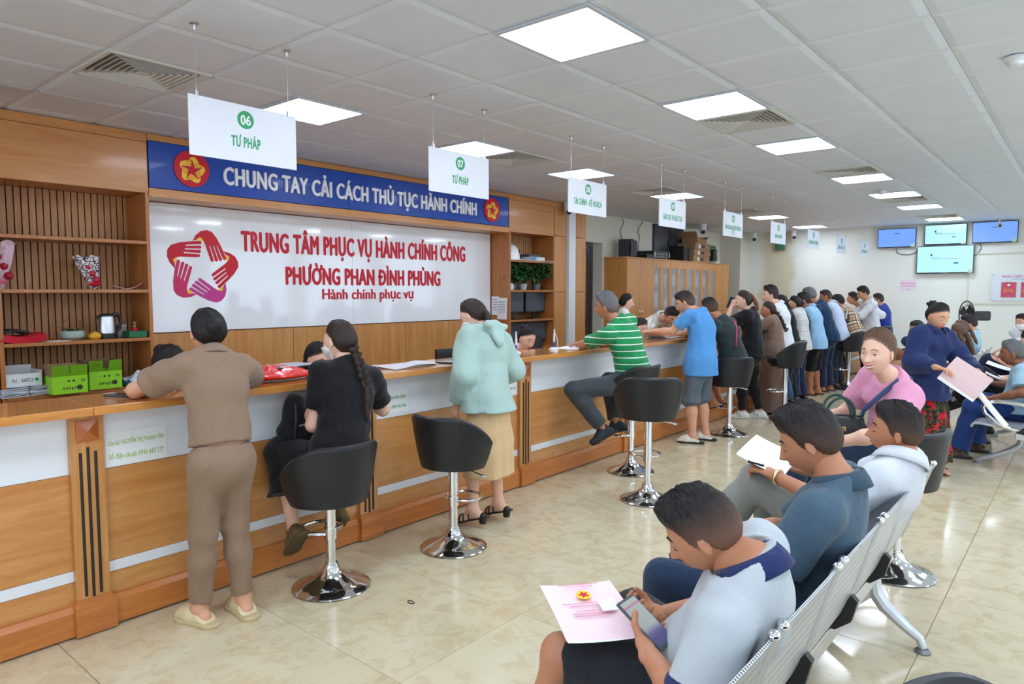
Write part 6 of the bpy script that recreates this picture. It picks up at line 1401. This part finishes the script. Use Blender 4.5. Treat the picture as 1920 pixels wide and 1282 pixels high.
# 9 tall man in white with glasses
person('tall man in a white shirt and glasses standing behind the brown dress', (2.76,8.28,.87), (2.68,8.28,1.42), (2.59,8.23,1.565), (-1,-.1), (-1,-.55,-.08), AM((2.52,8.02,1.15), (2.42,8.15,1.125), (2.52,8.52,1.15), (2.42,8.4,1.125), nL=(0,0,-1), nR=(0,0,-1)), LG((2.74,8.24), (2.82,8.46), (-1,-.1), (-1,.1)), 'fair', ('short','black',.030,.1,.012), dict(mat=C_WHITE, sleeve=.8, hem=.16, e=.022, collar=C_WHITE, wide=.014), dict(type='pants', mat=C_JEANS, to=.94), S_BLACK, False, 1.03, .98, res=1, glasses=True, look='open')
# 10 woman in the striped tee with a dark strap
def strap10(child, mbchild, k):
    m = MB(); m.tube([k['neck']+k['rs']*.07-k['up']*.01, k['upper']-k['fs']*.10+k['rs']*.045, k['chest']-k['fs']*.125+k['rs']*.03, k['waist']-k['fs']*.12+k['rs']*.025], .010, 6); mbchild('bag_strap', m, plain('navy_strap', srgb(48,50,74), .6))
person('woman in a pale grey striped tee with a dark shoulder strap, on the phone', (2.83,8.84,.83), (2.76,8.93,1.315), (2.675,9.0,1.425), (-1,.0), (-1,-.4,-.05), AM((2.56,8.70,1.17), (2.60,8.88,1.37), (2.6,9.15,1.1), (2.45,9.05,1.125), dL=(.2,.2,1), nL=(.3,1,0), curlL=.7, nR=(0,0,-1)), LG((2.80,8.78), (2.84,8.98), (-1,-.1), (-1,.1)), 'mid', ('bun','black',.022,0,0,.02), dict(mat=C_GSTRIPE, sleeve=.7, hem=.06, e=.018, wide=.008), dict(type='pants', mat=C_NAVYJ, to=.95, knee=.07, hemr=.075), S_BLACK, True, .96, 1.05, res=1, extra=strap10)
phone(2.59, 8.9, 1.43, .2, 'phone held by the woman in the striped tee', .15, .072, tilt=(1.2, .3))
# 10b dark-haired woman half hidden
person('dark-haired woman half hidden left of the striped tee', (2.78,8.62,.84), (2.68,8.66,1.32), (2.58,8.70,1.445), (-1,-.3), (-1,-.6,-.05), AM((2.42,8.55,1.15), (2.36,8.68,1.125), (2.42,8.9,1.15), (2.36,8.8,1.125), nL=(0,0,-1), nR=(0,0,-1)), LG((2.78,8.55), (2.80,8.7)), 'mid', ('long','black',.020,0), dict(mat=C_BLACK, sleeve=.7), dict(type='pants', mat=C_BLACK2), S_BLACK, True, .95, .9, res=2)
# 11 man in light blue
person('man in a light blue polo and knee-length black shorts', (2.87,9.48,.85), (2.76,9.50,1.355), (2.66,9.49,1.475), (-1,.0), (-1,-.35,-.2), AM((2.56,9.28,1.14), (2.42,9.4,1.125), (2.56,9.75,1.14), (2.42,9.65,1.125), nL=(0,0,-1), nR=(0,0,-1)), LG((2.76,9.62), (2.82,9.80), (-1,-.1), (-1,.1)), 'tan', ('short','black',.026,.2), dict(mat=C_LBLUE, sleeve=.72, hem=.10, e=.02, collar=C_LBLUE), dict(type='shorts', mat=C_BLACK, to=1.12, knee=.07), S_SAND, False, .98, 1.0, res=1)
# 12 man in navy
person('man in a deep navy shirt and navy trousers bending over the counter', (2.88,10.08,.89), (2.72,10.02,1.42), (2.60,9.96,1.55), (-1,.0), (-1,-.3,-.3), AM((2.52,9.80,1.14), (2.40,9.95,1.125), (2.52,10.26,1.14), (2.40,10.12,1.125), nL=(0,0,-1), nR=(0,0,-1)), LG((2.78,10.15), (2.84,10.36), (-1,-.1), (-1,.1)), 'tan', ('short','grey',.024,.2), dict(mat=C_NAVY, sleeve=1.6, hem=.04, e=.02, collar=C_NAVY), dict(type='pants', mat=C_NAVYJ, to=.95, knee=.07, hemr=.07), S_SAND, False, 1.02, 1.02, res=1)
# 13 man in lavender
person('man in a pale lavender long-sleeved shirt right of the navy shirt', (2.88,10.70,.87), (2.72,10.76,1.395), (2.61,10.80,1.525), (-1,.0), (-1,-.3,-.2), AM((2.52,10.52,1.14), (2.40,10.66,1.125), (2.52,11.0,1.14), (2.40,10.86,1.125), nL=(0,0,-1), nR=(0,0,-1)), LG((2.80,10.78), (2.84,11.0), (-1,-.1), (-1,.1)), 'tan', ('short','black',.012,.7), dict(mat=C_LAV, sleeve=1.85, hem=.06, e=.02, collar=C_LAV), dict(type='pants', mat=C_DKJ, to=.96), S_BROWN, False, 1.0, .98, res=2)
# 14 checked shirt, seated
person('person in a tan and black checked shirt leaning over from a stool', (3.03,11.22,.82), (2.80,11.28,1.305), (2.68,11.30,1.435), (-1,.05), (-1,-.1,-.4), AM((2.54,11.06,1.14), (2.40,11.2,1.125), (2.54,11.5,1.14), (2.40,11.4,1.125), nL=(0,0,-1), nR=(0,0,-1)), LG((2.80,11.1,.36), (2.78,11.36,.36), (-1,0), (-1,0), kL=(2.62,11.08,.76), kR=(2.62,11.36,.76), pitchL=.3, pitchR=.3), 'mid', ('short','black',.028,.0), dict(mat=C_PLAID, sleeve=1.7, hem=.12, e=.03, flare=.02), dict(type='pants', mat=C_BLACK2), S_BLACK, False, 1.0, 1.02, res=1)
# 15, 16, 17
person('dark-haired man in white left of the far man in glasses', (2.78,13.0,.86), (2.68,12.85,1.355), (2.56,12.74,1.485), (-1,-.1), (-1,-.4,-.1), AM((2.46,12.48,1.14), (2.38,12.6,1.125), (2.46,12.96,1.14), (2.38,12.82,1.125), nL=(0,0,-1), nR=(0,0,-1)), LG((2.78,12.92), (2.80,13.12)), 'mid', ('short','black',.02,.4), dict(mat=C_WHITE, sleeve=1.6, e=.02, collar=C_WHITE), dict(type='pants', mat=C_DKJ), S_BLACK, False, .98, 1.0, res=2)
person('standing man in a white shirt and glasses looking down at the far end', (2.94,12.60,.90), (2.88,12.52,1.445), (2.81,12.45,1.585), (-.8,-.6), (-.8,-.5,-.4), AM((2.82,12.30,1.17), (2.62,12.42,1.18), (3.08,12.72,1.18), (2.70,12.62,1.15), nL=(0,.5,-1), nR=(0,-.5,-1)), LG((2.92,12.52), (2.98,12.70), (-1,-.3), (-1,-.3)), 'mid', ('short','black',.026,.2), dict(mat=C_WHITE, sleeve=1.8, hem=.02, e=.02, collar=C_WHITE), dict(type='pants', mat=C_JEANS, belt=M_BLACKP), S_BLACK, False, 1.03, .96, res=1, glasses=True)
person('person in royal blue hidden behind the far man in glasses', (3.02,13.2,.85), (2.98,13.15,1.33), (2.92,13.12,1.46), (-1,0), (-1,-.2,-.2), AM((2.86,12.95,1.1), (2.6,13.0,1.12), (2.86,13.35,1.1), (2.6,13.3,1.12)), LG((3.0,13.1), (3.02,13.3)), 'mid', ('short','black',.02,.3), dict(mat=cloth('royal_blue_shirt', srgb(40,62,150)), sleeve=1.6, hem=.1, e=.03), dict(type='pants', mat=C_JEANS), S_BLACK, False, .96, 1.0, res=2)

# ---- staff behind the counter (facing the customers)
SEAT = lambda x, y: LG((x+.3, y-.1), (x+.3, y+.1), (1,0), (1,0), kL=(x+.38, y-.1, .52), kR=(x+.38, y+.1, .52))
TRS = dict(type='pants', mat=C_BLACK2)
person('seated clerk with a black bun, behind the counter left of the beige suit', (1.42,.30,.56), (1.60,.29,1.02), (1.735,.30,1.165), (1,.05), (.92,.25,-.45), AM((1.62,.5,.80), (1.85,.42,.775), (1.62,.08,.8), (1.85,.18,.775), nL=(0,0,-1), nR=(0,0,-1)), SEAT(1.42,.3), 'fair', ('bun','black',.022,0,0,.05), dict(mat=C_OWH, sleeve=.7), TRS, S_BLACK, True, .97, .95, res=1)
person('seated clerk with a white mask, hidden behind the braided woman', (1.45,1.40,.55), (1.62,1.37,1.0), (1.74,1.36,1.125), (1,-.1), (.95,.1,-.35), AM((1.66,1.58,.80), (1.88,1.5,.775), (1.66,1.16,.8), (1.88,1.26,.775), nL=(0,0,-1), nR=(0,0,-1)), SEAT(1.45,1.38), 'fair', ('long','black',.022,0), dict(mat=C_BLACK, sleeve=1.6), TRS, S_BLACK, True, .95, .9, res=1, mask=M_MASK)
person('seated clerk with tied black hair looking down beside the pen stands', (1.42,3.75,.56), (1.62,3.77,1.01), (1.76,3.79,1.145), (1,-.1), (.86,-.28,-.42), AM((1.66,3.97,.80), (1.88,3.9,.775), (1.66,3.57,.8), (1.88,3.68,.775), nL=(0,0,-1), nR=(0,0,-1)), SEAT(1.42,3.78), 'fair', ('topbun','black',.018,0), dict(mat=C_OWH, sleeve=.8), TRS, S_BLACK, True, .97, .95, res=0)
person('seated clerk with dark tied hair between the green and blue polos', (1.48,5.88,.56), (1.68,5.90,1.02), (1.83,5.92,1.165), (1,-.1), (.88,-.2,-.35), AM((1.72,5.97,.82), (1.9,5.95,.80), (1.72,5.57,.8), (1.92,5.68,.775), nL=(0,0,-1), nR=(0,0,-1)), SEAT(1.48,5.79), 'fair', ('bun','darkbrown',.022,0,0,.03), dict(mat=C_BLACK, sleeve=.8), TRS, S_BLACK, True, .97, .95, res=0)
person('standing clerk in a white blouse in front of the cabinet', (.88,7.10,.86), (.90,7.11,1.33), (.92,7.14,1.46), (.75,.6), (.75,.62,-.12), AM((.85,6.9,1.08), (1.05,7.1,1.0), (1.05,7.28,1.06), (1.18,7.3,.95), nL=(0,0,-1), nR=(0,0,-1)), LG((.85,7.15), (.95,7.02), (.7,.6), (.7,.6)), 'fair', ('ponylow','black',.02,0,0,.12), dict(mat=C_OWH, sleeve=.8, hem=.08, e=.018), TRS, S_BLACK, True, .98, .92, res=1)
person('clerk in a cream striped polo bending over the counter', (1.36,6.92,.93), (1.83,6.48,1.275), (2.02,6.36,1.315), (.8,-.55), (.62,-.35,-.75), AM((1.93,6.60,1.10), (2.2,6.45,1.135), (1.85,6.25,1.08), (2.18,6.2,1.13), nL=(0,0,-1), nR=(0,0,-1)), LG((1.30,6.98), (1.42,6.82), (.7,-.6), (.7,-.6)), 'mid', ('short','black',.016,.65), dict(mat=C_OSTR, sleeve=.8, hem=.10, e=.02, collar=C_OSTR, wide=.012), TRS, S_BLACK, False, 1.0, 1.05, res=0, headup=(.5,-.3,.8))

# ---- waiting people
BX_ = 5.33
ph_scr = NT('phone_screen_page'); v = ph_scr.coord('Object', (1,1,1)); sp_ = ph_scr.n('ShaderNodeSeparateXYZ'); ph_scr.l(v, sp_.inputs[0])
ph_scr.set(Base_Color=(.02,.02,.02,1), Roughness=.15, Emission_Strength=.5); ph_scr.l(ph_scr.ramp(ph_scr.math('ADD', ph_scr.math('MULTIPLY', sp_.outputs[1], 6.0), .5), [(.05, srgb(60,70,110)), (.3, srgb(80,70,130)), (.42, srgb(150,160,160)), (.8, srgb(170,180,176)), (.84, srgb(190,100,170)), (.87, srgb(176,184,180))]), ph_scr.b.inputs['Emission Color'])
# foreground man in the pale polo
person('seated man in a pale grey polo with navy collar looking at his phone', (5.255,.22,.51), (5.425,.14,.915), (5.300,.125,.975), (-1,-.12), (-.80,-.22,-.56), AM((5.385,-.12,.615), (5.195,.02,.65), (5.24,.46,.64), (5.13,.235,.655), dL=(-.45,.80,.1), nL=(.55,0,.83), curlL=[.45,.5,.55,.6], thumbL=.5, dR=(-.45,-.75,.15), nR=(.3,-.1,.9), curlR=[.7,.8,.9,.9]), LG((4.80,.02), (4.80,.36), (-1,-.1), (-1,.1), kL=(4.88,.06,.52), kR=(4.86,.42,.52)), 'tan', ('short','black',.020,.95,.012), dict(mat=C_WPOLO, sleeve=.80, hem=.02, e=.020, collar=C_NCOL, cuff=C_NCOL, wide=.014, fold=.004), dict(type='shorts', mat=cloth('black_shorts', srgb(34,36,42)), to=.9), dict(type='sandal', mat=M_BLACKP, bare=True), False, 1.0, 1.04, res=0, neck_r=.058, nk=0)
# man in steel blue
person('seated man in a steel blue polo holding a small phone and a wristwatch on', (5.25,.90,.51), (5.445,.88,.985), (5.345,.875,1.10), (-1,-.08), (-.86,-.15,-.42), AM((5.30,.63,.69), (5.06,.755,.67), (5.20,1.16,.68), (5.06,.99,.70), dL=(-.45,.80,.1), nL=(.55,0,.83), curlL=[.45,.5,.55,.6], dR=(-.75,-.55,.15), nR=(-.1,.1,-1), curlR=[.2,.6,.8,.9]), LG((4.82,.74), (4.80,1.06), (-1,-.1), (-1,.1), kL=(4.87,.74,.53), kR=(4.85,1.08,.53)), 'tan', ('short','black',.028,.35,.014), dict(mat=C_STEEL, sleeve=.80, hem=.02, e=.020, collar=C_STEELC, wide=.016, fold=.005), dict(type='pants', mat=C_DJEANS, to=.95), S_DARK, False, 1.0, 1.0, res=0, nk=0,
    extra=lambda child, mb, k: [mb('wristwatch', MB().tube([k['J']['wL']+(k['J']['eL']-k['J']['wL'])*.12+.033*(A(0,0,1)*math.cos(a)+vn(np.cross(k['J']['eL']-k['J']['wL'], A(0,0,1)))*math.sin(a)) for a in np.linspace(0, 2*PI, 18, endpoint=False)], .009, 6, True), M_CHROME)])
# man in white, turned away
person('seated man in a white shirt and stone grey trousers with papers on his knee', (5.255,1.72,.51), (5.485,1.68,.915), (5.445,1.735,1.015), (-1,.1), (-.97,-.20,-.02), AM((5.30,1.42,.72), (5.00,1.50,.80), (5.25,1.98,.72), (5.0,1.9,.74), dL=(-.8,.3,.12), nL=(-.1,.2,-.9), curlL=[.5,.6,.7,.8], nR=(0,0,1), curlR=.6), LG((4.58,1.62,.34), (4.85,1.92), (-1,.2), (-1,.1), kL=(4.90,1.62,.72), kR=(4.86,1.92,.54), pitchL=.25), 'tan', ('short','black',.020,.55,.012), dict(mat=C_WDOT, sleeve=.78, hem=.02, e=.020, collar=C_WDOT, wide=.016, fold=.004), dict(type='pants', mat=C_GREYT, to=.93, knee=.074, hemr=.075, e=.016), S_DARK, False, 1.0, 1.02, res=0, nk=0, neck_r=.06, fat=1.04,
    extra=lambda child, mb, k: [mb('wristwatch', MB().tube([k['J']['wL']+(k['J']['eL']-k['J']['wL'])*.12+.032*(A(0,0,1)*math.cos(a)+vn(np.cross(k['J']['eL']-k['J']['wL'], A(0,0,1)))*math.sin(a)) for a in np.linspace(0, 2*PI, 18, endpoint=False)], .008, 6, True), plain('gold', (.83,.62,.35,1), .2, 1.0))])
# smiling woman in pink
def strapP(child, mbchild, k):
    P = [k['neck']-k['rs']*.085-k['fs']*.06+k['up']*.004, k['neck']-k['rs']*.085+k['up']*.010+k['fs']*.02, k['upper']+k['fs']*.125-k['rs']*.06, k['chest']+k['fs']*.185-k['rs']*.0, k['waist']+k['fs']*.17+k['rs']*.07, k['waist']+k['fs']*.14+k['rs']*.14]
    G = [[p+vn(k['rs']+k['up']*.6)*s_ for s_ in (-.013, 0, .013)] for p in np.array([P[0]]+[P[i]+(P[i+1]-P[i])*q for i in range(5) for q in (.33, .66, 1.0)])]; mbchild('bag_strap', MB().sheet(G, .004), cloth('denim_strap', srgb(62,78,112)))
person('smiling woman in a pink tee with a denim shoulder strap on a bar stool', (5.24,2.72,.72), (5.255,2.555,1.165), (5.205,2.475,1.288), (-.62,-.78), (-.30,-.94,-.13), AM((5.30,2.28,.90), (5.02,2.30,.80), (5.0,2.72,.92), (4.90,2.46,.86), dL=(-.8,.1,-.2), nL=(0,.3,-1), curlL=.4, nR=(0,0,-1), curlR=.5), LG((4.78,2.36,.36), (4.80,2.66,.36), (-1,-.2), (-1,-.1), kL=(4.86,2.35,.75), kR=(4.83,2.68,.77), pitchL=.3, pitchR=.3), 'fair', ('high2','brown',.026,0), dict(mat=C_PINK, sleeve=.70, hem=.10, e=.016, wide=.012, fold=.004), dict(type='pants', mat=C_DJEANS, to=.95), S_BLACK, True, .98, .95, hipface=(-1,-.3), res=0, smile=1, look='smile', fat=.96, nk=0, extra=strapP)
# woman in the navy jacket
person('standing woman in a navy hooded jacket and floral skirt handing over papers', (4.99,5.40,.82), (5.01,5.48,1.265), (5.035,5.47,1.395), (.72,-.62), (.72,-.58,-.36), AM((5.22,5.60,1.0), (5.36,5.38,.94), (4.90,5.27,1.00), (5.10,5.10,.985), curlL=.5, nL=(0,0,-1), dR=(.9,-.25,-.15), nR=(-.1,-.1,-1), curlR=[.4,.5,.5,.6]), LG((5.05,5.52), (4.98,5.30), (.8,-.5), (.8,-.6)), 'mid', ('topbun','black',.016,0), dict(mat=C_NJACK, sleeve=1.92, hem=.15, e=.030, flare=.03, wide=.014, fold=.007, hood=True, collar=C_NJACK, name='jacket'), dict(type='skirt', mat=C_FLOR, hem=.13, r=.215, pleat=.016, np=10), S_SAND, True, .98, .90, res=0)
# man in light blue on the far bench
person('seated man in a pale blue shirt and bright jeans taking the papers', (5.57,6.46,.51), (5.60,6.45,.925), (5.515,6.43,1.035), (-1,-.05), (-.97,-.12,-.14), AM((5.62,6.14,.70), (5.40,6.20,.625), (5.56,6.72,.68), (5.36,6.62,.72), nL=(0,.4,1), curlL=.5, nR=(0,0,1), curlR=.5), LG((5.14,6.30), (5.24,6.72), (-1,-.1), (-1,.1), kL=(5.24,6.26,.52), kR=(5.24,6.66,.54)), 'dark', ('short','grey',.016,.4), dict(mat=C_LBS, sleeve=.78, hem=.03, e=.022, collar=C_LBS, wide=.016), dict(type='pants', mat=C_BJEANS, to=.96, knee=.074, hemr=.076, e=.014), S_BROWN, False, 1.0, 1.0, res=0)
person('seated person with crossed legs in black trousers behind the pale blue shirt', (5.57,7.10,.51), (5.66,7.10,.97), (5.62,7.10,1.11), (-1,0), (-1,-.1,-.4), AM((5.6,6.9,.72), (5.38,7.0,.72), (5.6,7.3,.72), (5.38,7.2,.72), nL=(0,0,1), nR=(0,0,1)), LG((4.98,7.10,.44), (5.2,7.25), (-1,.1), (-1,0), kL=(5.22,7.06,.76), kR=(5.24,7.2,.52), pitchL=.5), 'fair', ('long','black',.02,0), dict(mat=C_BLACK, sleeve=.8), dict(type='pants', mat=C_BLACK, to=.86, knee=.075, hemr=.075), S_BLACK, True, .98, 1.0, res=1)
person('seated person in navy trousers with a raised knee and papers', (5.57,7.75,.51), (5.66,7.75,.98), (5.62,7.75,1.11), (-1,0), (-1,-.1,-.4), AM((5.6,7.55,.75), (5.36,7.65,.84), (5.6,7.95,.75), (5.36,7.85,.84), nL=(0,0,1), nR=(0,0,1)), LG((4.98,7.8,.5), (5.2,7.9), (-1,.1), (-1,0), kL=(5.22,7.75,.86), kR=(5.24,7.85,.52), pitchL=.3), 'mid', ('short','black',.02,.3), dict(mat=C_NAVY, sleeve=.8), dict(type='pants', mat=C_NAVYJ), S_BLACK, False, 1.0, 1.0, res=2)
person('masked man in glasses at the far right picture edge', (5.28,12.05,.52), (5.27,12.03,1.0), (5.235,11.98,1.13), (-.6,-.8), (-.6,-.8,-.1), AM((5.1,11.85,.75), (5.0,11.8,.7), (5.4,11.9,.75), (5.2,11.7,.7)), LG((4.95,11.7), (5.15,11.62), (-.6,-.8), (-.6,-.8), kL=(5.02,11.78,.52), kR=(5.2,11.7,.52)), 'mid', ('short','black',.026,.2), dict(mat=C_WHITE, sleeve=.8), TRS, S_BLACK, False, 1.0, 1.0, res=1, mask=M_MASK, glasses=True, look='open')
person('long-haired woman seated on the bench by the fan', (4.72,9.05,.50), (4.80,9.05,.95), (4.755,9.04,1.075), (-1,0), (-1,.35,-.35), AM((4.68,8.85,.72), (4.48,8.95,.7), (4.68,9.25,.72), (4.48,9.15,.7)), SEAT(4.0,9.05), 'mid', ('long','brown',.022,0), dict(mat=C_BLACK, sleeve=.8), TRS, S_BLACK, True, .98, 1.0, res=2)
person('woman in a tan top with brown hair next to the long-haired woman', (4.70,9.60,.50), (4.76,9.60,.98), (4.715,9.60,1.10), (-1,0), (-1,.2,-.3), AM((4.66,9.4,.72), (4.46,9.5,.7), (4.66,9.8,.72), (4.46,9.7,.7)), SEAT(4.0,9.6), 'mid', ('ponylow','brown',.022,0,0,.2), dict(mat=cloth('tan_top', srgb(196,168,124)), sleeve=.8), TRS, S_BLACK, True, .98, 1.0, res=2)
person('man in a pale denim shirt in front of the standing fan', (4.70,10.35,.52), (4.76,10.35,1.02), (4.72,10.33,1.15), (-1,0), (-1,-.15,-.3), AM((4.66,10.12,.75), (4.46,10.25,.7), (4.66,10.58,.75), (4.46,10.45,.7)), SEAT(4.0,10.35), 'mid', ('short','black',.03,.1), dict(mat=C_LBS, sleeve=.8, collar=C_LBS), TRS, S_BLACK, False, 1.0, 1.0, res=2, mask=M_MASK)
person('dark-haired man with a blue mask behind the navy jacket', (4.30,8.9,.52), (4.34,8.85,.98), (4.315,8.80,1.105), (-.5,-.85), (-.55,-.83,-.1), AM((4.1,8.7,.75), (4.05,8.55,.7), (4.5,8.7,.75), (4.35,8.5,.7)), LG((4.1,8.5), (4.3,8.45), (-.5,-.85), (-.5,-.85), kL=(4.14,8.55,.52), kR=(4.32,8.52,.52)), 'tan', ('short','black',.022,.3), dict(mat=C_NAVY, sleeve=.8), TRS, S_BLACK, False, 1.0, 1.0, res=2, mask=M_MASKB)
person('person with auburn hair in dark green bending forward behind the pink tee', (4.70,6.45,.50), (4.63,6.30,.95), (4.60,6.14,.93), (-.5,-.85), (-.35,-.7,-.75), AM((4.48,6.15,.72), (4.62,6.0,.72), (4.82,6.1,.75), (4.75,5.95,.72)), LG((4.45,6.1), (4.65,6.02), (-.5,-.85), (-.5,-.85), kL=(4.46,6.14,.52), kR=(4.68,6.08,.52)), 'mid', ('long','auburn',.022,0), dict(mat=C_DKGREEN, sleeve=.8, e=.03), TRS, S_BLACK, True, .98, 1.0, res=1)

# ---- things they hold
def phone_at(c, top_, n, label, **k):
    n = vn(n); t_ = vn(A(*top_)-n*np.dot(A(*top_), n)); x_ = np.cross(t_, n); o = phone(c[0], c[1], c[2], 0, label, **k)
    o.rotation_euler = Matrix(np.stack([x_, t_, n], 1).tolist()).to_euler(); return o
phone_at((5.15,.085,.69), (-.83,0,.55), (.55,-.05,.83), 'grey smartphone with a lit page held by the man in the pale polo', L=.165, W=.08, mat=plain('phone_grey', srgb(70,78,80), .35), screen=ph_scr.m)
phone_at((5.01,.82,.715), (-.83,0,.55), (.55,-.05,.83), 'small black phone held by the man in steel blue', L=.14, W=.066)
phone(4.90, 1.555, .838, .5, 'black phone under the hand of the man in white', .15, .072, tilt=(.1, .25))
M_PINKP = plain('pink_certificate', srgb(244, 214, 224), .6)
def paper(label, c, eu, ev, w, h, mat, bend=.0, name='document', cat='document', layers=1):
    eu, ev = vn(eu), vn(A(*ev)-vn(eu)*np.dot(A(*ev), vn(eu))); en = np.cross(eu, ev); r = thing(name, label, cat, tuple(c))
    for q in range(layers):
        G = [[eu*w*(u_-.5+.012*q)+ev*h*(v_-.5-.015*q)+en*(bend*(u_-.5)**2*4+bend*.6*math.sin(4*v_+q)-.003*q) for u_ in np.linspace(0, 1, 7)] for v_ in np.linspace(0, 1, 8)]; MB().sheet(G, .0015).build('sheet', mat if q == 0 else M_PAPER, r, True)
    return r, eu, ev, en
# pink land certificate in the foreground
r, eu, ev, en = paper('pink certificate with a red and gold seal held over the floor', (4.955,.105,.66), (.60,.78,-.02), (-.78,.60,.12), .235, .30, M_PINKP, .006, layers=2)
MB().prism([(.024*math.cos(a), .024*math.sin(a)) for a in np.linspace(0, 2*PI, 20, endpoint=False)], en*.012+ev*.065, eu, ev, en, .001).build('seal', M_YEL, r); MB().prism([(.019*math.cos(a)*(1 if k % 2 else .45), .019*math.sin(a)*(1 if k % 2 else .45)) for k, a in enumerate(np.linspace(0, 2*PI, 10, endpoint=False))], en*.0132+ev*.065, eu, ev, en, .001).build('star', M_RED, r)
for q, (yy, ww_) in enumerate(((.125, .13), (.115, .09), (.02, .16), (.008, .12), (-.02, .1), (-.032, .13), (-.044, .12))): MB().prism([(-ww_/2, -.0018), (ww_/2, -.0018), (ww_/2, .0018), (-ww_/2, .0018)], en*.012+ev*yy, eu, ev, en, .0008).build('print_line', plain('rose_print', srgb(222,150,170), .7), r)
MB().sheet([[eu*(.03+.05*a)+ev*(-.03+.05*b)+en*(.014+.01*a*b) for a in (0, .5, 1)] for b in (0, .5, 1)], .001).build('slip', M_PAPER, r, True)
paper('white form in a plastic sleeve on the knee of the man in white', (4.93,1.66,.845), (.75,.1,-.28), (-.15,1,.12), .22, .34, M_PAPER, .006, layers=2)
paper('pink document held out by the woman in the navy jacket', (5.30,5.10,.905), (.80,-.1,-.52), (.45,.2,.72), .31, .23, plain('rose_paper', srgb(226,196,198), .7), .008, layers=2)
paper('long white folded paper hanging from the pink document', (5.47,5.28,.66), (.55,.1,-.75), (.6,.3,.5), .36, .045, M_PAPER, .01)
paper('white papers on the lap of the person in navy trousers', (5.36,7.55,.80), (.9,0,-.25), (.1,1,.1), .3, .2, M_PAPER, .01, layers=2)
paper('white papers on the crossed legs behind the pale blue shirt', (5.36,7.05,.745), (.8,.2,-.3), (.0,1,.1), .25, .2, M_PAPER, .012, layers=2)
# handbag of the woman in pink
r = thing('handbag', 'dark handbag with green handles on the lap of the woman in pink', 'bag', (5.03,2.44,.81), .5); F_ = Fld(.009, .02); F_.cone((-.11,0,.05), (.11,0,.05), .045, .045, (0,1,0), .8); F_.cone((-.10,0,.10), (.10,0,.10), .035, .035, (0,1,0), .7); V, F2 = F_.net(.004, 40, 2); put('body', mkmesh('body', V, F2, plain('dark_bag_leather', srgb(36,38,42), .35), True), r)
for s_ in (-1, 1): MB().tube([(-.075*math.cos(a), s_*(.03+.03*math.sin(a)), .12+.115*math.sin(a)) for a in np.linspace(0, PI, 17)], .008, 8).build('handle', plain('bottle_green_leather', srgb(28,64,58), .4), r, True)
MB().box(-.03, .03, -.048, -.04, .05, .075, .003).build('clasp', plain('gold', (.83,.62,.35,1), .2, 1.0), r)
# black backpack on the lap of the braided woman
r = thing('backpack', 'black backpack held between the braided woman and the counter', 'bag', (2.625,.60,.77), .2); F_ = Fld(.010, .03); F_.cone((0,0,.07), (0,0,.20), .085, .075, (1,0,0), .7); F_.cone((-.0,-.06,.05), (0,.06,.05), .06, .06); V, F2 = F_.net(.006, 26, 1); put('body', mkmesh('body', V, F2, C_BLACK2, True), r); MB().tube([(.06,-.05,.22),(.08,-.07,.12),(.06,-.06,.02)], .01, 6).build('strap', M_BLACKP, r, True); MB().box(.055, .062, -.03, .03, .09, .10).build('zip', M_STEEL, r)
